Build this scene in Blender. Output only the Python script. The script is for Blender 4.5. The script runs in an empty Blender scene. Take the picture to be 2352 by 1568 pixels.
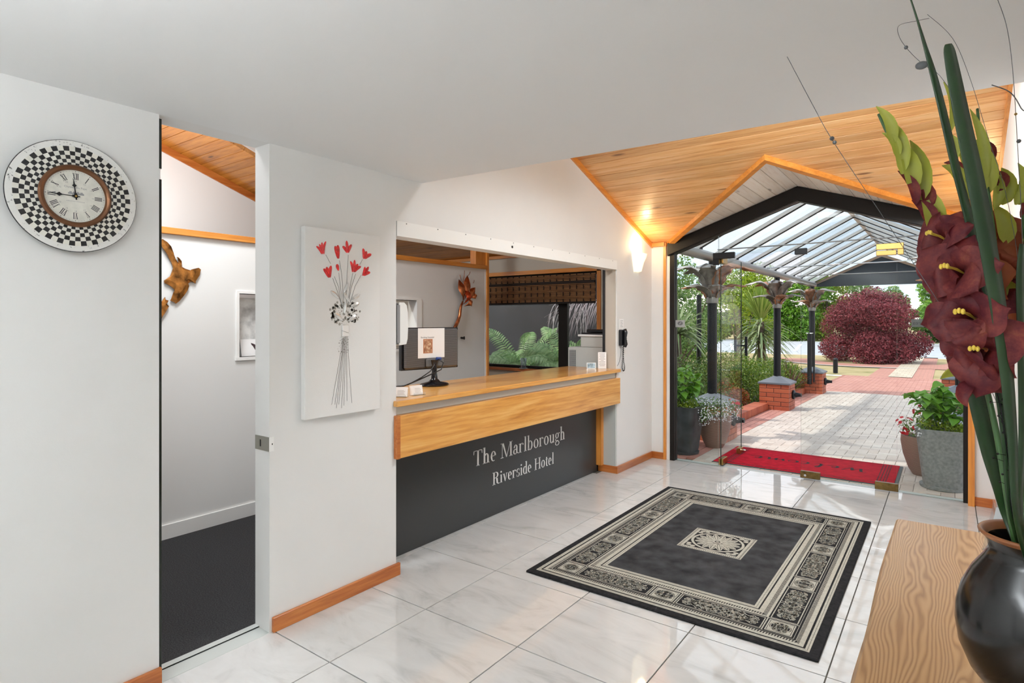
import bpy, math, random
import numpy as np
from mathutils import Vector, Matrix, Euler

SC = bpy.context.scene
COL = SC.collection
RND = random.Random(11)
PI = math.pi

# ------------------------------------------------------------------ camera
CAM_H, CAM_YAW, CAM_F = 1.523, math.radians(36.55), 1350.0
cam_data = bpy.data.cameras.new('camera')
cam_data.sensor_width = 36.0
cam_data.lens = CAM_F / 2352.0 * 36.0
cam_data.shift_y = -47.0 / 2352.0
cam_data.clip_start = 0.02
cam_data.clip_end = 3000
cam = bpy.data.objects.new('camera', cam_data)
cam.location = (0, 0, CAM_H)
cam.rotation_euler = (PI / 2, 0, CAM_YAW)
COL.objects.link(cam)
SC.camera = cam

# ------------------------------------------------------------------ world: pale summer sky with broken cloud
world = bpy.data.worlds.new('sky')
SC.world = world
world.use_nodes = True
wn, wl = world.node_tree.nodes, world.node_tree.links
wn.clear()
w_out = wn.new('ShaderNodeOutputWorld')
w_bg = wn.new('ShaderNodeBackground')
w_tc = wn.new('ShaderNodeTexCoord')
w_sep = wn.new('ShaderNodeSeparateXYZ')
w_ramp = wn.new('ShaderNodeValToRGB')
w_ramp.color_ramp.elements[0].position = 0.0
w_ramp.color_ramp.elements[0].color = (0.84, 0.89, 0.96, 1)
w_ramp.color_ramp.elements[1].position = 0.7
w_ramp.color_ramp.elements[1].color = (0.46, 0.62, 0.86, 1)
w_map = wn.new('ShaderNodeMapping')
w_map.inputs['Scale'].default_value = (1.0, 1.0, 2.2)
w_noise = wn.new('ShaderNodeTexNoise')
w_noise.inputs['Scale'].default_value = 2.3
w_noise.inputs['Detail'].default_value = 7.0
w_noise.inputs['Roughness'].default_value = 0.55
w_cr = wn.new('ShaderNodeValToRGB')
w_cr.color_ramp.elements[0].position = 0.38
w_cr.color_ramp.elements[0].color = (0, 0, 0, 1)
w_cr.color_ramp.elements[1].position = 0.56
w_cr.color_ramp.elements[1].color = (1, 1, 1, 1)
w_mix = wn.new('ShaderNodeMixRGB')
w_mix.inputs['Color2'].default_value = (0.98, 0.98, 1.0, 1)
wl.new(w_tc.outputs['Generated'], w_sep.inputs[0])
wl.new(w_sep.outputs['Z'], w_ramp.inputs[0])
wl.new(w_tc.outputs['Generated'], w_map.inputs[0])
wl.new(w_map.outputs[0], w_noise.inputs['Vector'])
wl.new(w_noise.outputs['Fac'], w_cr.inputs[0])
wl.new(w_cr.outputs[0], w_mix.inputs['Fac'])
wl.new(w_ramp.outputs[0], w_mix.inputs['Color1'])
wl.new(w_mix.outputs[0], w_bg.inputs['Color'])
w_bg.inputs['Strength'].default_value = 1.05
wl.new(w_bg.outputs[0], w_out.inputs[0])

# ------------------------------------------------------------------ sun, high over the building from the left
sun_d = bpy.data.lights.new('sun', 'SUN')
sun_d.energy = 1.8
sun_d.angle = math.radians(1.5)
sun_d.color = (1.0, 0.95, 0.87)
sun = bpy.data.objects.new('sun', sun_d)
sun.rotation_euler = Vector((0.50, 0.42, -1.0)).to_track_quat('-Z', 'Y').to_euler()
sun.location = (-10, -10, 30)
COL.objects.link(sun)


def area_light(name, loc, direction, sx, sy, energy, color=(1, 1, 1)):
    d = bpy.data.lights.new(name, 'AREA')
    d.shape = 'RECTANGLE'
    d.size, d.size_y, d.energy, d.color = sx, sy, energy, color
    o = bpy.data.objects.new(name, d)
    o.location = loc
    o.rotation_euler = Vector(direction).to_track_quat('-Z', 'Y').to_euler()
    COL.objects.link(o)
    return o


# unseen fill lights added for brightness: lobby, entry, and two in the office
area_light('lobby_fill_uplight', (-1.15, -1.15, 2.02), (0, 0, 1), 0.2, 2.2, 72, (0.90, 0.96, 1.0))
area_light('entry_fill_light', (-0.80, 3.45, 3.22), (0, 0.55, -1), 1.4, 0.90, 66, (0.90, 0.96, 1.0))
area_light('office_fill_light', (-3.5, 1.6, 3.3), (-0.15, 0.5, -1), 0.5, 0.9, 34, (0.93, 0.97, 1.0))
area_light('back_office_fill_light', (-5.7, 2.2, 2.55), (-0.5, 0.3, 1), 0.5, 1.2, 26, (0.97, 0.98, 1.0))

SC.view_settings.view_transform = 'Standard'
SC.view_settings.look = 'None'
SC.view_settings.gamma = 1.0
SC.view_settings.use_curve_mapping = False
SC.view_settings.exposure = 0.72
SC.cycles.use_denoising = True
SC.cycles.max_bounces = 10
SC.cycles.diffuse_bounces = 6
SC.cycles.transparent_max_bounces = 24
SC.cycles.caustics_reflective = False
SC.cycles.caustics_refractive = False
SC.cycles.sample_clamp_indirect = 6.0


# ------------------------------------------------------------------ helpers
_s, _c = math.sin(CAM_YAW), math.cos(CAM_YAW)


def at(u, v, x=None, y=None, z=None, d=None):
    """point of the room where the sight line through a photograph pixel meets a known plane"""
    a = (u - 1176.0) / CAM_F
    r = Vector((-_s + _c * a, _c + _s * a, (737.0 - v) / CAM_F))
    if x is not None:
        t = x / r.x
    elif y is not None:
        t = y / r.y
    elif z is not None:
        t = (z - CAM_H) / r.z
    else:
        t = d
    return r * t + Vector((0, 0, CAM_H))


def wloc(o):
    p = Vector((0, 0, 0))
    while o is not None:
        p += o.location
        o = o.parent
    return p


def tag(o, label=None, cat=None, group=None, kind=None):
    if label:
        o['label'] = label
    if cat:
        o['category'] = cat
    if group:
        o['group'] = group
    if kind:
        o['kind'] = kind
    return o


def thing(name, loc, label, cat, group=None):
    o = bpy.data.objects.new(name, None)
    o.empty_display_size = 0.05
    o.location = loc
    COL.objects.link(o)
    return tag(o, label, cat, group)


def copy_tree(o, parent=None):
    c = o.copy()
    COL.objects.link(c)
    if parent is not None:
        c.parent = parent
    for ch in list(o.children):
        copy_tree(ch, c)
    return c


class MB:
    """collects geometry in world coordinates and links it as one mesh object"""

    def __init__(self):
        self.v, self.f, self.m = [], [], []

    def add(self, vs, fs, m=0):
        b = len(self.v)
        self.v += [tuple(p) for p in vs]
        self.f += [tuple(b + i for i in f) for f in fs]
        self.m += [m] * len(fs)
        return self

    def box(self, x0, x1, y0, y1, z0, z1, m=0, M=None, taper=None):
        tx = taper or 0
        vs = [(x0, y0, z0), (x1, y0, z0), (x1, y1, z0), (x0, y1, z0),
              (x0 + tx, y0 + tx, z1), (x1 - tx, y0 + tx, z1), (x1 - tx, y1 - tx, z1), (x0 + tx, y1 - tx, z1)]
        if M is not None:
            vs = [M @ Vector(p) for p in vs]
        return self.add(vs, [(3, 2, 1, 0), (4, 5, 6, 7), (0, 1, 5, 4), (1, 2, 6, 5), (2, 3, 7, 6), (3, 0, 4, 7)], m)

    def bbox(self, x0, x1, y0, y1, z0, z1, b, m=0, M=None):
        """box with chamfered edges"""
        X, Y, Z = (x0, x1), (y0, y1), (z0, z1)
        vs, idx = [], {}
        for i in (0, 1):
            for j in (0, 1):
                for k in (0, 1):
                    sx, sy, sz = (1 - 2 * i), (1 - 2 * j), (1 - 2 * k)
                    for a, off in (('x', (0, sy * b, sz * b)), ('y', (sx * b, 0, sz * b)), ('z', (sx * b, sy * b, 0))):
                        idx[(i, j, k, a)] = len(vs)
                        vs.append((X[i] + off[0], Y[j] + off[1], Z[k] + off[2]))
        I = idx
        fs = []
        for i in (0, 1):
            q = [I[(i, 0, 0, 'x')], I[(i, 1, 0, 'x')], I[(i, 1, 1, 'x')], I[(i, 0, 1, 'x')]]
            fs.append(q if i else q[::-1])
            q = [I[(0, i, 0, 'y')], I[(0, i, 1, 'y')], I[(1, i, 1, 'y')], I[(1, i, 0, 'y')]]
            fs.append(q if i else q[::-1])
            q = [I[(0, 0, i, 'z')], I[(1, 0, i, 'z')], I[(1, 1, i, 'z')], I[(0, 1, i, 'z')]]
            fs.append(q if i else q[::-1])
        for a in (0, 1):
            for c in (0, 1):
                fs.append([I[(0, a, c, 'y')], I[(1, a, c, 'y')], I[(1, a, c, 'z')], I[(0, a, c, 'z')]])
                fs.append([I[(a, 0, c, 'x')], I[(a, 1, c, 'x')], I[(a, 1, c, 'z')], I[(a, 0, c, 'z')]])
                fs.append([I[(a, c, 0, 'x')], I[(a, c, 1, 'x')], I[(a, c, 1, 'y')], I[(a, c, 0, 'y')]])
        for i in (0, 1):
            for j in (0, 1):
                for k in (0, 1):
                    fs.append([I[(i, j, k, 'x')], I[(i, j, k, 'y')], I[(i, j, k, 'z')]])
        if M is not None:
            vs = [M @ Vector(p) for p in vs]
        return self.add(vs, fs, m)

    def prism(self, pts, off, m=0):
        """polygon (3-D points) extruded by a vector"""
        n = len(pts)
        off = Vector(off)
        vs = [Vector(p) for p in pts] + [Vector(p) + off for p in pts]
        fs = [tuple(range(n - 1, -1, -1)), tuple(range(n, 2 * n))]
        fs += [(i, (i + 1) % n, n + (i + 1) % n, n + i) for i in range(n)]
        return self.add(vs, fs, m)

    def tube(self, pts, r, n=8, m=0, cap=True):
        pts = [Vector(p) for p in pts]
        rs = r if isinstance(r, (list, tuple)) else [r] * len(pts)
        vs, fs = [], []
        up = None
        for i, p in enumerate(pts):
            t = (pts[min(i + 1, len(pts) - 1)] - pts[max(i - 1, 0)])
            t = t.normalized() if t.length > 1e-9 else Vector((0, 0, 1))
            if up is None:
                up = t.orthogonal().normalized()
            else:
                up = up - t * up.dot(t)
                up = up.normalized() if up.length > 1e-6 else t.orthogonal().normalized()
            b = t.cross(up)
            for k in range(n):
                a = 2 * PI * k / n
                vs.append(p + (up * math.cos(a) + b * math.sin(a)) * rs[i])
        for i in range(len(pts) - 1):
            for k in range(n):
                k2 = (k + 1) % n
                fs.append((i * n + k, i * n + k2, (i + 1) * n + k2, (i + 1) * n + k))
        if cap:
            fs.append(tuple(range(n - 1, -1, -1)))
            fs.append(tuple((len(pts) - 1) * n + k for k in range(n)))
        return self.add(vs, fs, m)

    def lathe(self, prof, c=(0, 0, 0), n=32, m=0, sq=None, cap=True, M=None):
        """profile [(r,z)...] turned about z; sq = superellipse exponent for squarish pots"""
        vs, fs = [], []
        for r, z in prof:
            for k in range(n):
                a = 2 * PI * (k + 0.5) / n
                ca, sa = math.cos(a), math.sin(a)
                q = 1.0
                if sq:
                    q = (abs(ca) ** sq + abs(sa) ** sq) ** (-1.0 / sq)
                p = Vector((r * q * ca, r * q * sa, z))
                if M is not None:
                    p = M @ p
                vs.append(p + Vector(c))
        for i in range(len(prof) - 1):
            for k in range(n):
                k2 = (k + 1) % n
                fs.append((i * n + k, i * n + k2, (i + 1) * n + k2, (i + 1) * n + k))
        if cap:
            fs.append(tuple(range(n - 1, -1, -1)))
            fs.append(tuple((len(prof) - 1) * n + k for k in range(n)))
        return self.add(vs, fs, m)

    def ball(self, c, r, n=8, m=0, sc=(1, 1, 1)):
        prof = [(max(1e-4, r * math.sin(PI * i / n)), -r * math.cos(PI * i / n)) for i in range(n + 1)]
        return self.lathe(prof, c, n + 2, m, M=Matrix.Diagonal((*sc, 1)).to_3x3())

    def strip(self, pts, ws, side, thick=0.0, m=0, fold=0.0):
        """leaf blade: centre line, half widths, side vector (or list); folded along the middle"""
        pts = [Vector(p) for p in pts]
        vs, fs = [], []
        for i, p in enumerate(pts):
            t = (pts[min(i + 1, len(pts) - 1)] - pts[max(i - 1, 0)]).normalized()
            s = Vector(side[i] if isinstance(side, list) else side)
            s = (s - t * s.dot(t))
            s = s.normalized() if s.length > 1e-6 else t.orthogonal()
            nrm = t.cross(s)
            w = max(ws[i], 1e-4)
            vs += [p - s * w + nrm * fold * w, p, p + s * w + nrm * fold * w]
        for i in range(len(pts) - 1):
            a, b = i * 3, i * 3 + 3
            fs += [(a, a + 1, b + 1, b), (a + 1, a + 2, b + 2, b + 1)]
        return self.add(vs, fs, m)

    def build(self, name, mats, parent=None, smooth=False, kind=None, bevel=0, org=None):
        me = bpy.data.meshes.new(name)
        o0 = wloc(parent) if parent is not None else Vector(org or (0, 0, 0))
        vs = self.v
        if o0.length > 0:
            vs = [(p[0] - o0.x, p[1] - o0.y, p[2] - o0.z) for p in vs]
        me.from_pydata(vs, [], self.f)
        if not isinstance(mats, (list, tuple)):
            mats = [mats]
        for m in mats:
            me.materials.append(m)
        if len(mats) > 1:
            me.polygons.foreach_set('material_index', self.m)
        if smooth:
            me.polygons.foreach_set('use_smooth', [True] * len(me.polygons))
            if smooth is not True:
                me.set_sharp_from_angle(angle=math.radians(smooth))
        me.update()
        o = bpy.data.objects.new(name, me)
        COL.objects.link(o)
        if parent is not None:
            o.parent = parent
        elif org is not None:
            o.location = org
        if bevel:
            b = o.modifiers.new('bevel', 'BEVEL')
            b.width, b.segments, b.limit_method = bevel, 2, 'ANGLE'
        if kind:
            o['kind'] = kind
        return o


def text_mesh(s, size, M, depth=0.0004, align='CENTER', spacing=1.0):
    """flat sans lettering as triangles placed by matrix M (x right, y up)"""
    cu = bpy.data.curves.new('lettering', 'FONT')
    cu.body, cu.size, cu.align_x, cu.extrude = s, size, align, depth
    cu.space_character = spacing
    o = bpy.data.objects.new('lettering_tmp', cu)
    COL.objects.link(o)
    me = bpy.data.meshes.new_from_object(o.evaluated_get(bpy.context.evaluated_depsgraph_get()))
    vs = [M @ v.co for v in me.vertices]
    fs = [tuple(p.vertices) for p in me.polygons]
    bpy.data.objects.remove(o)
    bpy.data.curves.remove(cu)
    bpy.data.meshes.remove(me)
    return vs, fs


def frame(origin, xdir, ydir):
    x = Vector(xdir).normalized()
    y = Vector(ydir).normalized()
    n = x.cross(y)
    return Matrix(((x.x, y.x, n.x, origin[0]), (x.y, y.y, n.y, origin[1]), (x.z, y.z, n.z, origin[2]), (0, 0, 0, 1)))


# ------------------------------------------------------------------ materials
def new_mat(name):
    m = bpy.data.materials.new(name)
    m.use_nodes = True
    nt = m.node_tree
    b = nt.nodes['Principled BSDF']
    return m, nt, b


def ramp(nt, fac, stops):
    r = nt.nodes.new('ShaderNodeValToRGB')
    els = r.color_ramp.elements
    els[0].position, els[0].color = stops[0][0], (*stops[0][1], 1)
    els[1].position, els[1].color = stops[-1][0], (*stops[-1][1], 1)
    for p, c in stops[1:-1]:
        e = els.new(p)
        e.color = (*c, 1)
    nt.links.new(fac, r.inputs[0])
    return r.outputs[0]


def coords(nt, scale=(1, 1, 1), kind='Object', rot=(0, 0, 0)):
    tc = nt.nodes.new('ShaderNodeTexCoord')
    mp = nt.nodes.new('ShaderNodeMapping')
    mp.inputs['Scale'].default_value = scale
    mp.inputs['Rotation'].default_value = rot
    if kind == 'World':
        g = nt.nodes.new('ShaderNodeNewGeometry')
        nt.links.new(g.outputs['Position'], mp.inputs[0])
    else:
        nt.links.new(tc.outputs[kind], mp.inputs[0])
    return mp.outputs[0]


def noise(nt, vec, scale, detail=4, rough=0.5, dist=0.0, out='Fac'):
    n = nt.nodes.new('ShaderNodeTexNoise')
    n.inputs['Scale'].default_value = scale
    n.inputs['Detail'].default_value = detail
    n.inputs['Roughness'].default_value = rough
    n.inputs['Distortion'].default_value = dist
    nt.links.new(vec, n.inputs['Vector'])
    return n.outputs[out]


def bump(nt, b, h, strength=0.2, dist=0.01):
    n = nt.nodes.new('ShaderNodeBump')
    n.inputs['Strength'].default_value = strength
    n.inputs['Distance'].default_value = dist
    nt.links.new(h, n.inputs['Height'])
    nt.links.new(n.outputs[0], b.inputs['Normal'])


def obj_random(nt):
    return nt.nodes.new('ShaderNodeObjectInfo').outputs['Random']


def offset_by_random(nt, vec, amount=37.0):
    add = nt.nodes.new('ShaderNodeVectorMath')
    add.operation = 'ADD'
    mul = nt.nodes.new('ShaderNodeMath')
    mul.operation = 'MULTIPLY'
    mul.inputs[1].default_value = amount
    nt.links.new(obj_random(nt), mul.inputs[0])
    nt.links.new(vec, add.inputs[0])
    nt.links.new(mul.outputs[0], add.inputs[1])
    return add.outputs[0]


def flat(name, col, rough=0.5, metal=0.0, var=0.0, vscale=8.0, bmp=0.0, bscale=60.0, spec=0.5, coat=0.0):
    m, nt, b = new_mat(name)
    b.inputs['Base Color'].default_value = (*col, 1)
    b.inputs['Roughness'].default_value = rough
    b.inputs['Metallic'].default_value = metal
    b.inputs['Specular IOR Level'].default_value = spec
    b.inputs['Coat Weight'].default_value = coat
    b.inputs['Coat Roughness'].default_value = 0.08
    if var:
        n = noise(nt, coords(nt, kind='World'), vscale, 5)
        lo = tuple(max(0, c * (1 - var)) for c in col)
        hi = tuple(min(1, c * (1 + var)) for c in col)
        nt.links.new(ramp(nt, n, [(0.3, lo), (0.7, hi)]), b.inputs['Base Color'])
    if bmp:
        bump(nt, b, noise(nt, coords(nt, kind='World'), bscale, 4), bmp, 0.004)
    return m


def wood(name, dark, mid, light, axis='y', scale=1.0, rough=0.35, coat=0.3, rand=True, knots=False):
    """timber with grain along one world axis"""
    m, nt, b = new_mat(name)
    long_, across = 0.55 * scale, 9.0 * scale
    sc = {'x': (long_, across, across), 'y': (across, long_, across), 'z': (across, across, long_)}[axis]
    vec = coords(nt, sc, kind='World')
    if rand:
        vec = offset_by_random(nt, vec)
    n1 = noise(nt, vec, 2.2, 7, 0.62, 0.7)
    wv = nt.nodes.new('ShaderNodeTexNoise')
    wv.inputs['Scale'].default_value = 9.0
    wv.inputs['Detail'].default_value = 3
    nt.links.new(vec, wv.inputs['Vector'])
    mx = nt.nodes.new('ShaderNodeMath')
    mx.operation = 'MULTIPLY_ADD'
    mx.inputs[1].default_value = 0.35
    nt.links.new(wv.outputs['Fac'], mx.inputs[0])
    ms = nt.nodes.new('ShaderNodeMath')
    ms.operation = 'MULTIPLY'
    ms.inputs[1].default_value = 0.75
    nt.links.new(n1, ms.inputs[0])
    nt.links.new(ms.outputs[0], mx.inputs[2])
    col = ramp(nt, mx.outputs[0], [(0.36, dark), (0.54, mid), (0.72, light)])
    if rand:
        hs = nt.nodes.new('ShaderNodeHueSaturation')
        mr = nt.nodes.new('ShaderNodeMapRange')
        mr.inputs['To Min'].default_value = 0.86
        mr.inputs['To Max'].default_value = 1.12
        nt.links.new(obj_random(nt), mr.inputs['Value'])
        nt.links.new(mr.outputs[0], hs.inputs['Value'])
        nt.links.new(col, hs.inputs['Color'])
        col = hs.outputs[0]
    if knots:
        ksc = {'x': (1.5, 6, 6), 'y': (6, 1.5, 6), 'z': (6, 6, 1.5)}[axis]
        kv = offset_by_random(nt, coords(nt, ksc, kind='World'))
        vo = nt.nodes.new('ShaderNodeTexVoronoi')
        vo.inputs['Scale'].default_value = 1.1
        nt.links.new(kv, vo.inputs['Vector'])
        kr = ramp(nt, vo.outputs['Distance'], [(0.05, (1, 1, 1)), (0.13, (0, 0, 0))])
        mk = nt.nodes.new('ShaderNodeMixRGB')
        mk.inputs['Color2'].default_value = (*tuple(c * 0.45 for c in dark), 1)
        nt.links.new(kr, mk.inputs['Fac'])
        nt.links.new(col, mk.inputs['Color1'])
        col = mk.outputs[0]
    nt.links.new(col, b.inputs['Base Color'])
    b.inputs['Roughness'].default_value = rough
    b.inputs['Coat Weight'].default_value = coat
    b.inputs['Coat Roughness'].default_value = 0.12
    bump(nt, b, mx.outputs[0], 0.08, 0.002)
    return m


def leafy(name, cols, rough=0.45, scale=3.0, trans=0.25):
    """foliage: colour drifts from leaf to leaf"""
    m, nt, b = new_mat(name)
    g = nt.nodes.new('ShaderNodeNewGeometry')
    n = noise(nt, coords(nt, kind='World'), scale, 3, 0.6)
    mx = nt.nodes.new('ShaderNodeMath')
    mx.operation = 'MULTIPLY_ADD'
    mx.inputs[1].default_value = 0.45
    nt.links.new(g.outputs['Random Per Island'], mx.inputs[0])
    ms = nt.nodes.new('ShaderNodeMath')
    ms.operation = 'MULTIPLY'
    ms.inputs[1].default_value = 0.55
    nt.links.new(n, ms.inputs[0])
    nt.links.new(ms.outputs[0], mx.inputs[2])
    st = [(0.2 + 0.6 * i / (len(cols) - 1), c) for i, c in enumerate(cols)]
    col = ramp(nt, mx.outputs[0], st)
    nt.links.new(col, b.inputs['Base Color'])
    b.inputs['Roughness'].default_value = rough
    tr = nt.nodes.new('ShaderNodeBsdfTranslucent')
    nt.links.new(col, tr.inputs['Color'])
    ms2 = nt.nodes.new('ShaderNodeMixShader')
    ms2.inputs[0].default_value = trans
    nt.links.new(b.outputs[0], ms2.inputs[1])
    nt.links.new(tr.outputs[0], ms2.inputs[2])
    nt.links.new(ms2.outputs[0], nt.nodes['Material Output'].inputs['Surface'])
    return m


def glass(name, tint=(0.97, 0.99, 0.98), refl=1.0, rough=0.0, haze=0.0, haze_col=(0.9, 0.95, 1.0)):
    """thin architectural glazing: clear with a Fresnel reflection"""
    m, nt, b = new_mat(name)
    nt.nodes.remove(b)
    tr = nt.nodes.new('ShaderNodeBsdfTransparent')
    tr.inputs['Color'].default_value = (*tint, 1)
    gl = nt.nodes.new('ShaderNodeBsdfGlossy')
    gl.inputs['Roughness'].default_value = rough
    fr = nt.nodes.new('ShaderNodeFresnel')
    geo = nt.nodes.new('ShaderNodeNewGeometry')      # same reflectance from both faces of a thin pane
    ior = nt.nodes.new('ShaderNodeMapRange')
    ior.inputs['To Min'].default_value = 1.45
    ior.inputs['To Max'].default_value = 1.0 / 1.45
    nt.links.new(geo.outputs['Backfacing'], ior.inputs['Value'])
    nt.links.new(ior.outputs[0], fr.inputs['IOR'])
    mu = nt.nodes.new('ShaderNodeMath')
    mu.operation = 'MULTIPLY'
    mu.inputs[1].default_value = refl
    nt.links.new(fr.outputs[0], mu.inputs[0])
    mx = nt.nodes.new('ShaderNodeMixShader')
    nt.links.new(mu.outputs[0], mx.inputs[0])
    nt.links.new(tr.outputs[0], mx.inputs[1])
    nt.links.new(gl.outputs[0], mx.inputs[2])
    res = mx.outputs[0]
    if haze:
        tl = nt.nodes.new('ShaderNodeBsdfTranslucent')
        tl.inputs['Color'].default_value = (*haze_col, 1)
        df = nt.nodes.new('ShaderNodeBsdfDiffuse')
        df.inputs['Color'].default_value = (*haze_col, 1)
        m2 = nt.nodes.new('ShaderNodeMixShader')
        m2.inputs[0].default_value = 0.1
        nt.links.new(tl.outputs[0], m2.inputs[1])
        nt.links.new(df.outputs[0], m2.inputs[2])
        m3 = nt.nodes.new('ShaderNodeMixShader')
        m3.inputs[0].default_value = haze
        nt.links.new(res, m3.inputs[1])
        nt.links.new(m2.outputs[0], m3.inputs[2])
        res = m3.outputs[0]
    nt.links.new(res, nt.nodes['Material Output'].inputs['Surface'])
    return m


def emit(name, col, strength, diffuse=(0.9, 0.88, 0.8)):
    m, nt, b = new_mat(name)
    b.inputs['Base Color'].default_value = (*diffuse, 1)
    b.inputs['Emission Color'].default_value = (*col, 1)
    b.inputs['Emission Strength'].default_value = strength
    b.inputs['Roughness'].default_value = 0.25
    return m


M = {}
M['wall'] = flat('wall_paint', (0.77, 0.765, 0.75), 0.7, var=0.015, vscale=3, bmp=0.05, bscale=140)
M['ceiling'] = flat('ceiling_paint', (0.80, 0.80, 0.795), 0.8, bmp=0.05, bscale=160)
M['office_wall'] = flat('office_wall_paint', (0.75, 0.75, 0.735), 0.7, bmp=0.04, bscale=140)
M['beige_wall'] = flat('beige_office_paint', (0.60, 0.57, 0.49), 0.75)
M['jamb'] = flat('shaded_jamb_paint', (0.50, 0.45, 0.38), 0.7)  # taupe puts the jamb's shade into its colour
M['white_trim'] = flat('white_gloss_paint', (0.86, 0.86, 0.84), 0.35)
M['white_plastic'] = flat('white_plastic', (0.85, 0.85, 0.83), 0.3)
M['grey_plastic'] = flat('grey_plastic', (0.12, 0.125, 0.13), 0.4)
M['black'] = flat('black_plastic', (0.012, 0.012, 0.014), 0.25)
M['black_gloss'] = flat('black_gloss_plastic', (0.008, 0.008, 0.01), 0.08)
M['paper'] = flat('white_paper', (0.88, 0.88, 0.88), 0.8)
M['ink'] = flat('dark_ink', (0.05, 0.05, 0.055), 0.7)
M['grey_ink'] = flat('grey_ink', (0.30, 0.30, 0.31), 0.7)
M['pine_x'] = wood('pine_boards', (0.58, 0.24, 0.07), (0.80, 0.44, 0.17), (0.87, 0.56, 0.28), 'x', 1.0, 0.36, 0.12, knots=True)
M['pine_trim_x'] = wood('pine_trim_x', (0.50, 0.16, 0.025), (0.66, 0.25, 0.04), (0.76, 0.33, 0.07), 'x', 1.0, 0.35, 0.3)
M['pine_trim_y'] = wood('pine_trim_y', (0.50, 0.16, 0.025), (0.66, 0.25, 0.04), (0.76, 0.33, 0.07), 'y', 1.0, 0.35, 0.3)
M['pine_trim_z'] = wood('pine_trim_z', (0.50, 0.16, 0.025), (0.66, 0.25, 0.04), (0.76, 0.33, 0.07), 'z', 1.0, 0.35, 0.3)
M['base_y'] = wood('rimu_skirting_y', (0.30, 0.07, 0.012), (0.46, 0.135, 0.025), (0.60, 0.22, 0.05), 'y', 1.0, 0.35, 0.3)
M['base_x'] = wood('rimu_skirting_x', (0.30, 0.07, 0.012), (0.46, 0.135, 0.025), (0.60, 0.22, 0.05), 'x', 1.0, 0.35, 0.3)
M['counter'] = wood('honey_counter_wood', (0.50, 0.19, 0.03), (0.72, 0.34, 0.075), (0.84, 0.50, 0.16), 'y', 0.8, 0.28, 0.5, rand=False)
M['whitewash'] = wood('whitewashed_boards', (0.74, 0.64, 0.54), (0.87, 0.80, 0.72), (0.90, 0.86, 0.80), 'y', 1.0, 0.5, 0.1, knots=True)
M['oak'] = None
M['dark_frame'] = flat('dark_bronze_frame', (0.010, 0.008, 0.007), 0.45, spec=0.25)
M['panel_black'] = flat('charcoal_laminate', (0.035, 0.037, 0.038), 0.32, bmp=0.03, bscale=300)
M['grey_strip'] = flat('pale_grey_strip', (0.52, 0.55, 0.53), 0.5)
M['carpet'] = flat('charcoal_carpet', (0.045, 0.045, 0.047), 0.95, var=0.45, vscale=160, bmp=0.6, bscale=350, spec=0.1)
M['chrome'] = flat('chrome', (0.75, 0.75, 0.75), 0.12, 1.0)
M['brass'] = flat('aged_brass', (0.42, 0.27, 0.09), 0.3, 1.0)
M['silver'] = flat('silver_leaf', (0.82, 0.81, 0.79), 0.28, 0.7)
M['copper'] = flat('copper', (0.58, 0.19, 0.075), 0.25, 0.9, var=0.5, vscale=14)
M['copper_map'] = flat('patinated_copper', (0.36, 0.15, 0.035), 0.28, 0.8, var=0.75, vscale=20)
M['steel_grey'] = flat('grey_painted_steel', (0.30, 0.29, 0.28), 0.35, 0.3)
M['post_black'] = flat('black_painted_steel', (0.008, 0.009, 0.012), 0.4, spec=0.3)
M['navy'] = flat('navy_gable_panel', (0.012, 0.018, 0.026), 0.6)
M['glass'] = glass('clear_glass', refl=0.28)
M['glass_edge'] = flat('green_glass_edge', (0.16, 0.24, 0.19), 0.15)
M['door_edge'] = flat('dark_glass_edge', (0.02, 0.035, 0.028), 0.15)
M['glass_win'] = glass('window_glass', refl=1.6)
M['acrylic'] = glass('clear_acrylic', tint=(0.93, 0.95, 0.96), refl=1.3, haze=0.06)
M['roof_glass'] = glass('canopy_glazing', tint=(0.80, 0.83, 0.86), refl=0.4, haze=0.14, haze_col=(0.80, 0.83, 0.86))
M['tumbler'] = glass('tumbler_glass', tint=(0.85, 0.88, 0.9), refl=2.2, haze=0.1)
M['sconce'] = emit('lit_opal_glass', (1.0, 0.86, 0.58), 0.55)

# polished porcelain floor tiles
m, nt, b = new_mat('polished_tile')
tv = offset_by_random(nt, coords(nt, (1.2, 3.2, 1), kind='World', rot=(0, 0, 0.5)), 23.0)
tn = noise(nt, tv, 1.6, 8, 0.62, 1.6)
tcol = ramp(nt, tn, [(0.30, (0.50, 0.50, 0.49)), (0.46, (0.61, 0.61, 0.60)), (0.62, (0.65, 0.65, 0.64))])
nt.links.new(tcol, b.inputs['Base Color'])
b.inputs['Roughness'].default_value = 0.035
b.inputs['Specular IOR Level'].default_value = 0.9
bump(nt, b, noise(nt, offset_by_random(nt, coords(nt, kind='World'), 11.0), 2.6, 1.0), 0.16, 0.006)
M['tile'] = m
M['grout'] = flat('dark_grout', (0.10, 0.095, 0.085), 0.9)


def struct(mb, name, mats, parent=None, **k):
    o = mb.build(name, mats, parent, **k)
    if parent is None:
        o['kind'] = 'structure'
    return o


WL = -2.66          # lobby face of the reception wall
WT = -2.787         # office face of the same wall
WR = 0.31           # right-hand wall
YF = 6.21           # inside face of the entrance front
CZ = 2.39
RIDGE_X, RIDGE_Z = -1.16, 2.82


def roof_z(y):
    return 2.385 + 0.347 * (6.214 - y)


def valley_w(y):
    return (RIDGE_Z - roof_z(y)) / 0.343


def valley_y(w):
    return 6.214 - (RIDGE_Z - 0.343 * w - 2.385) / 0.347


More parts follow.
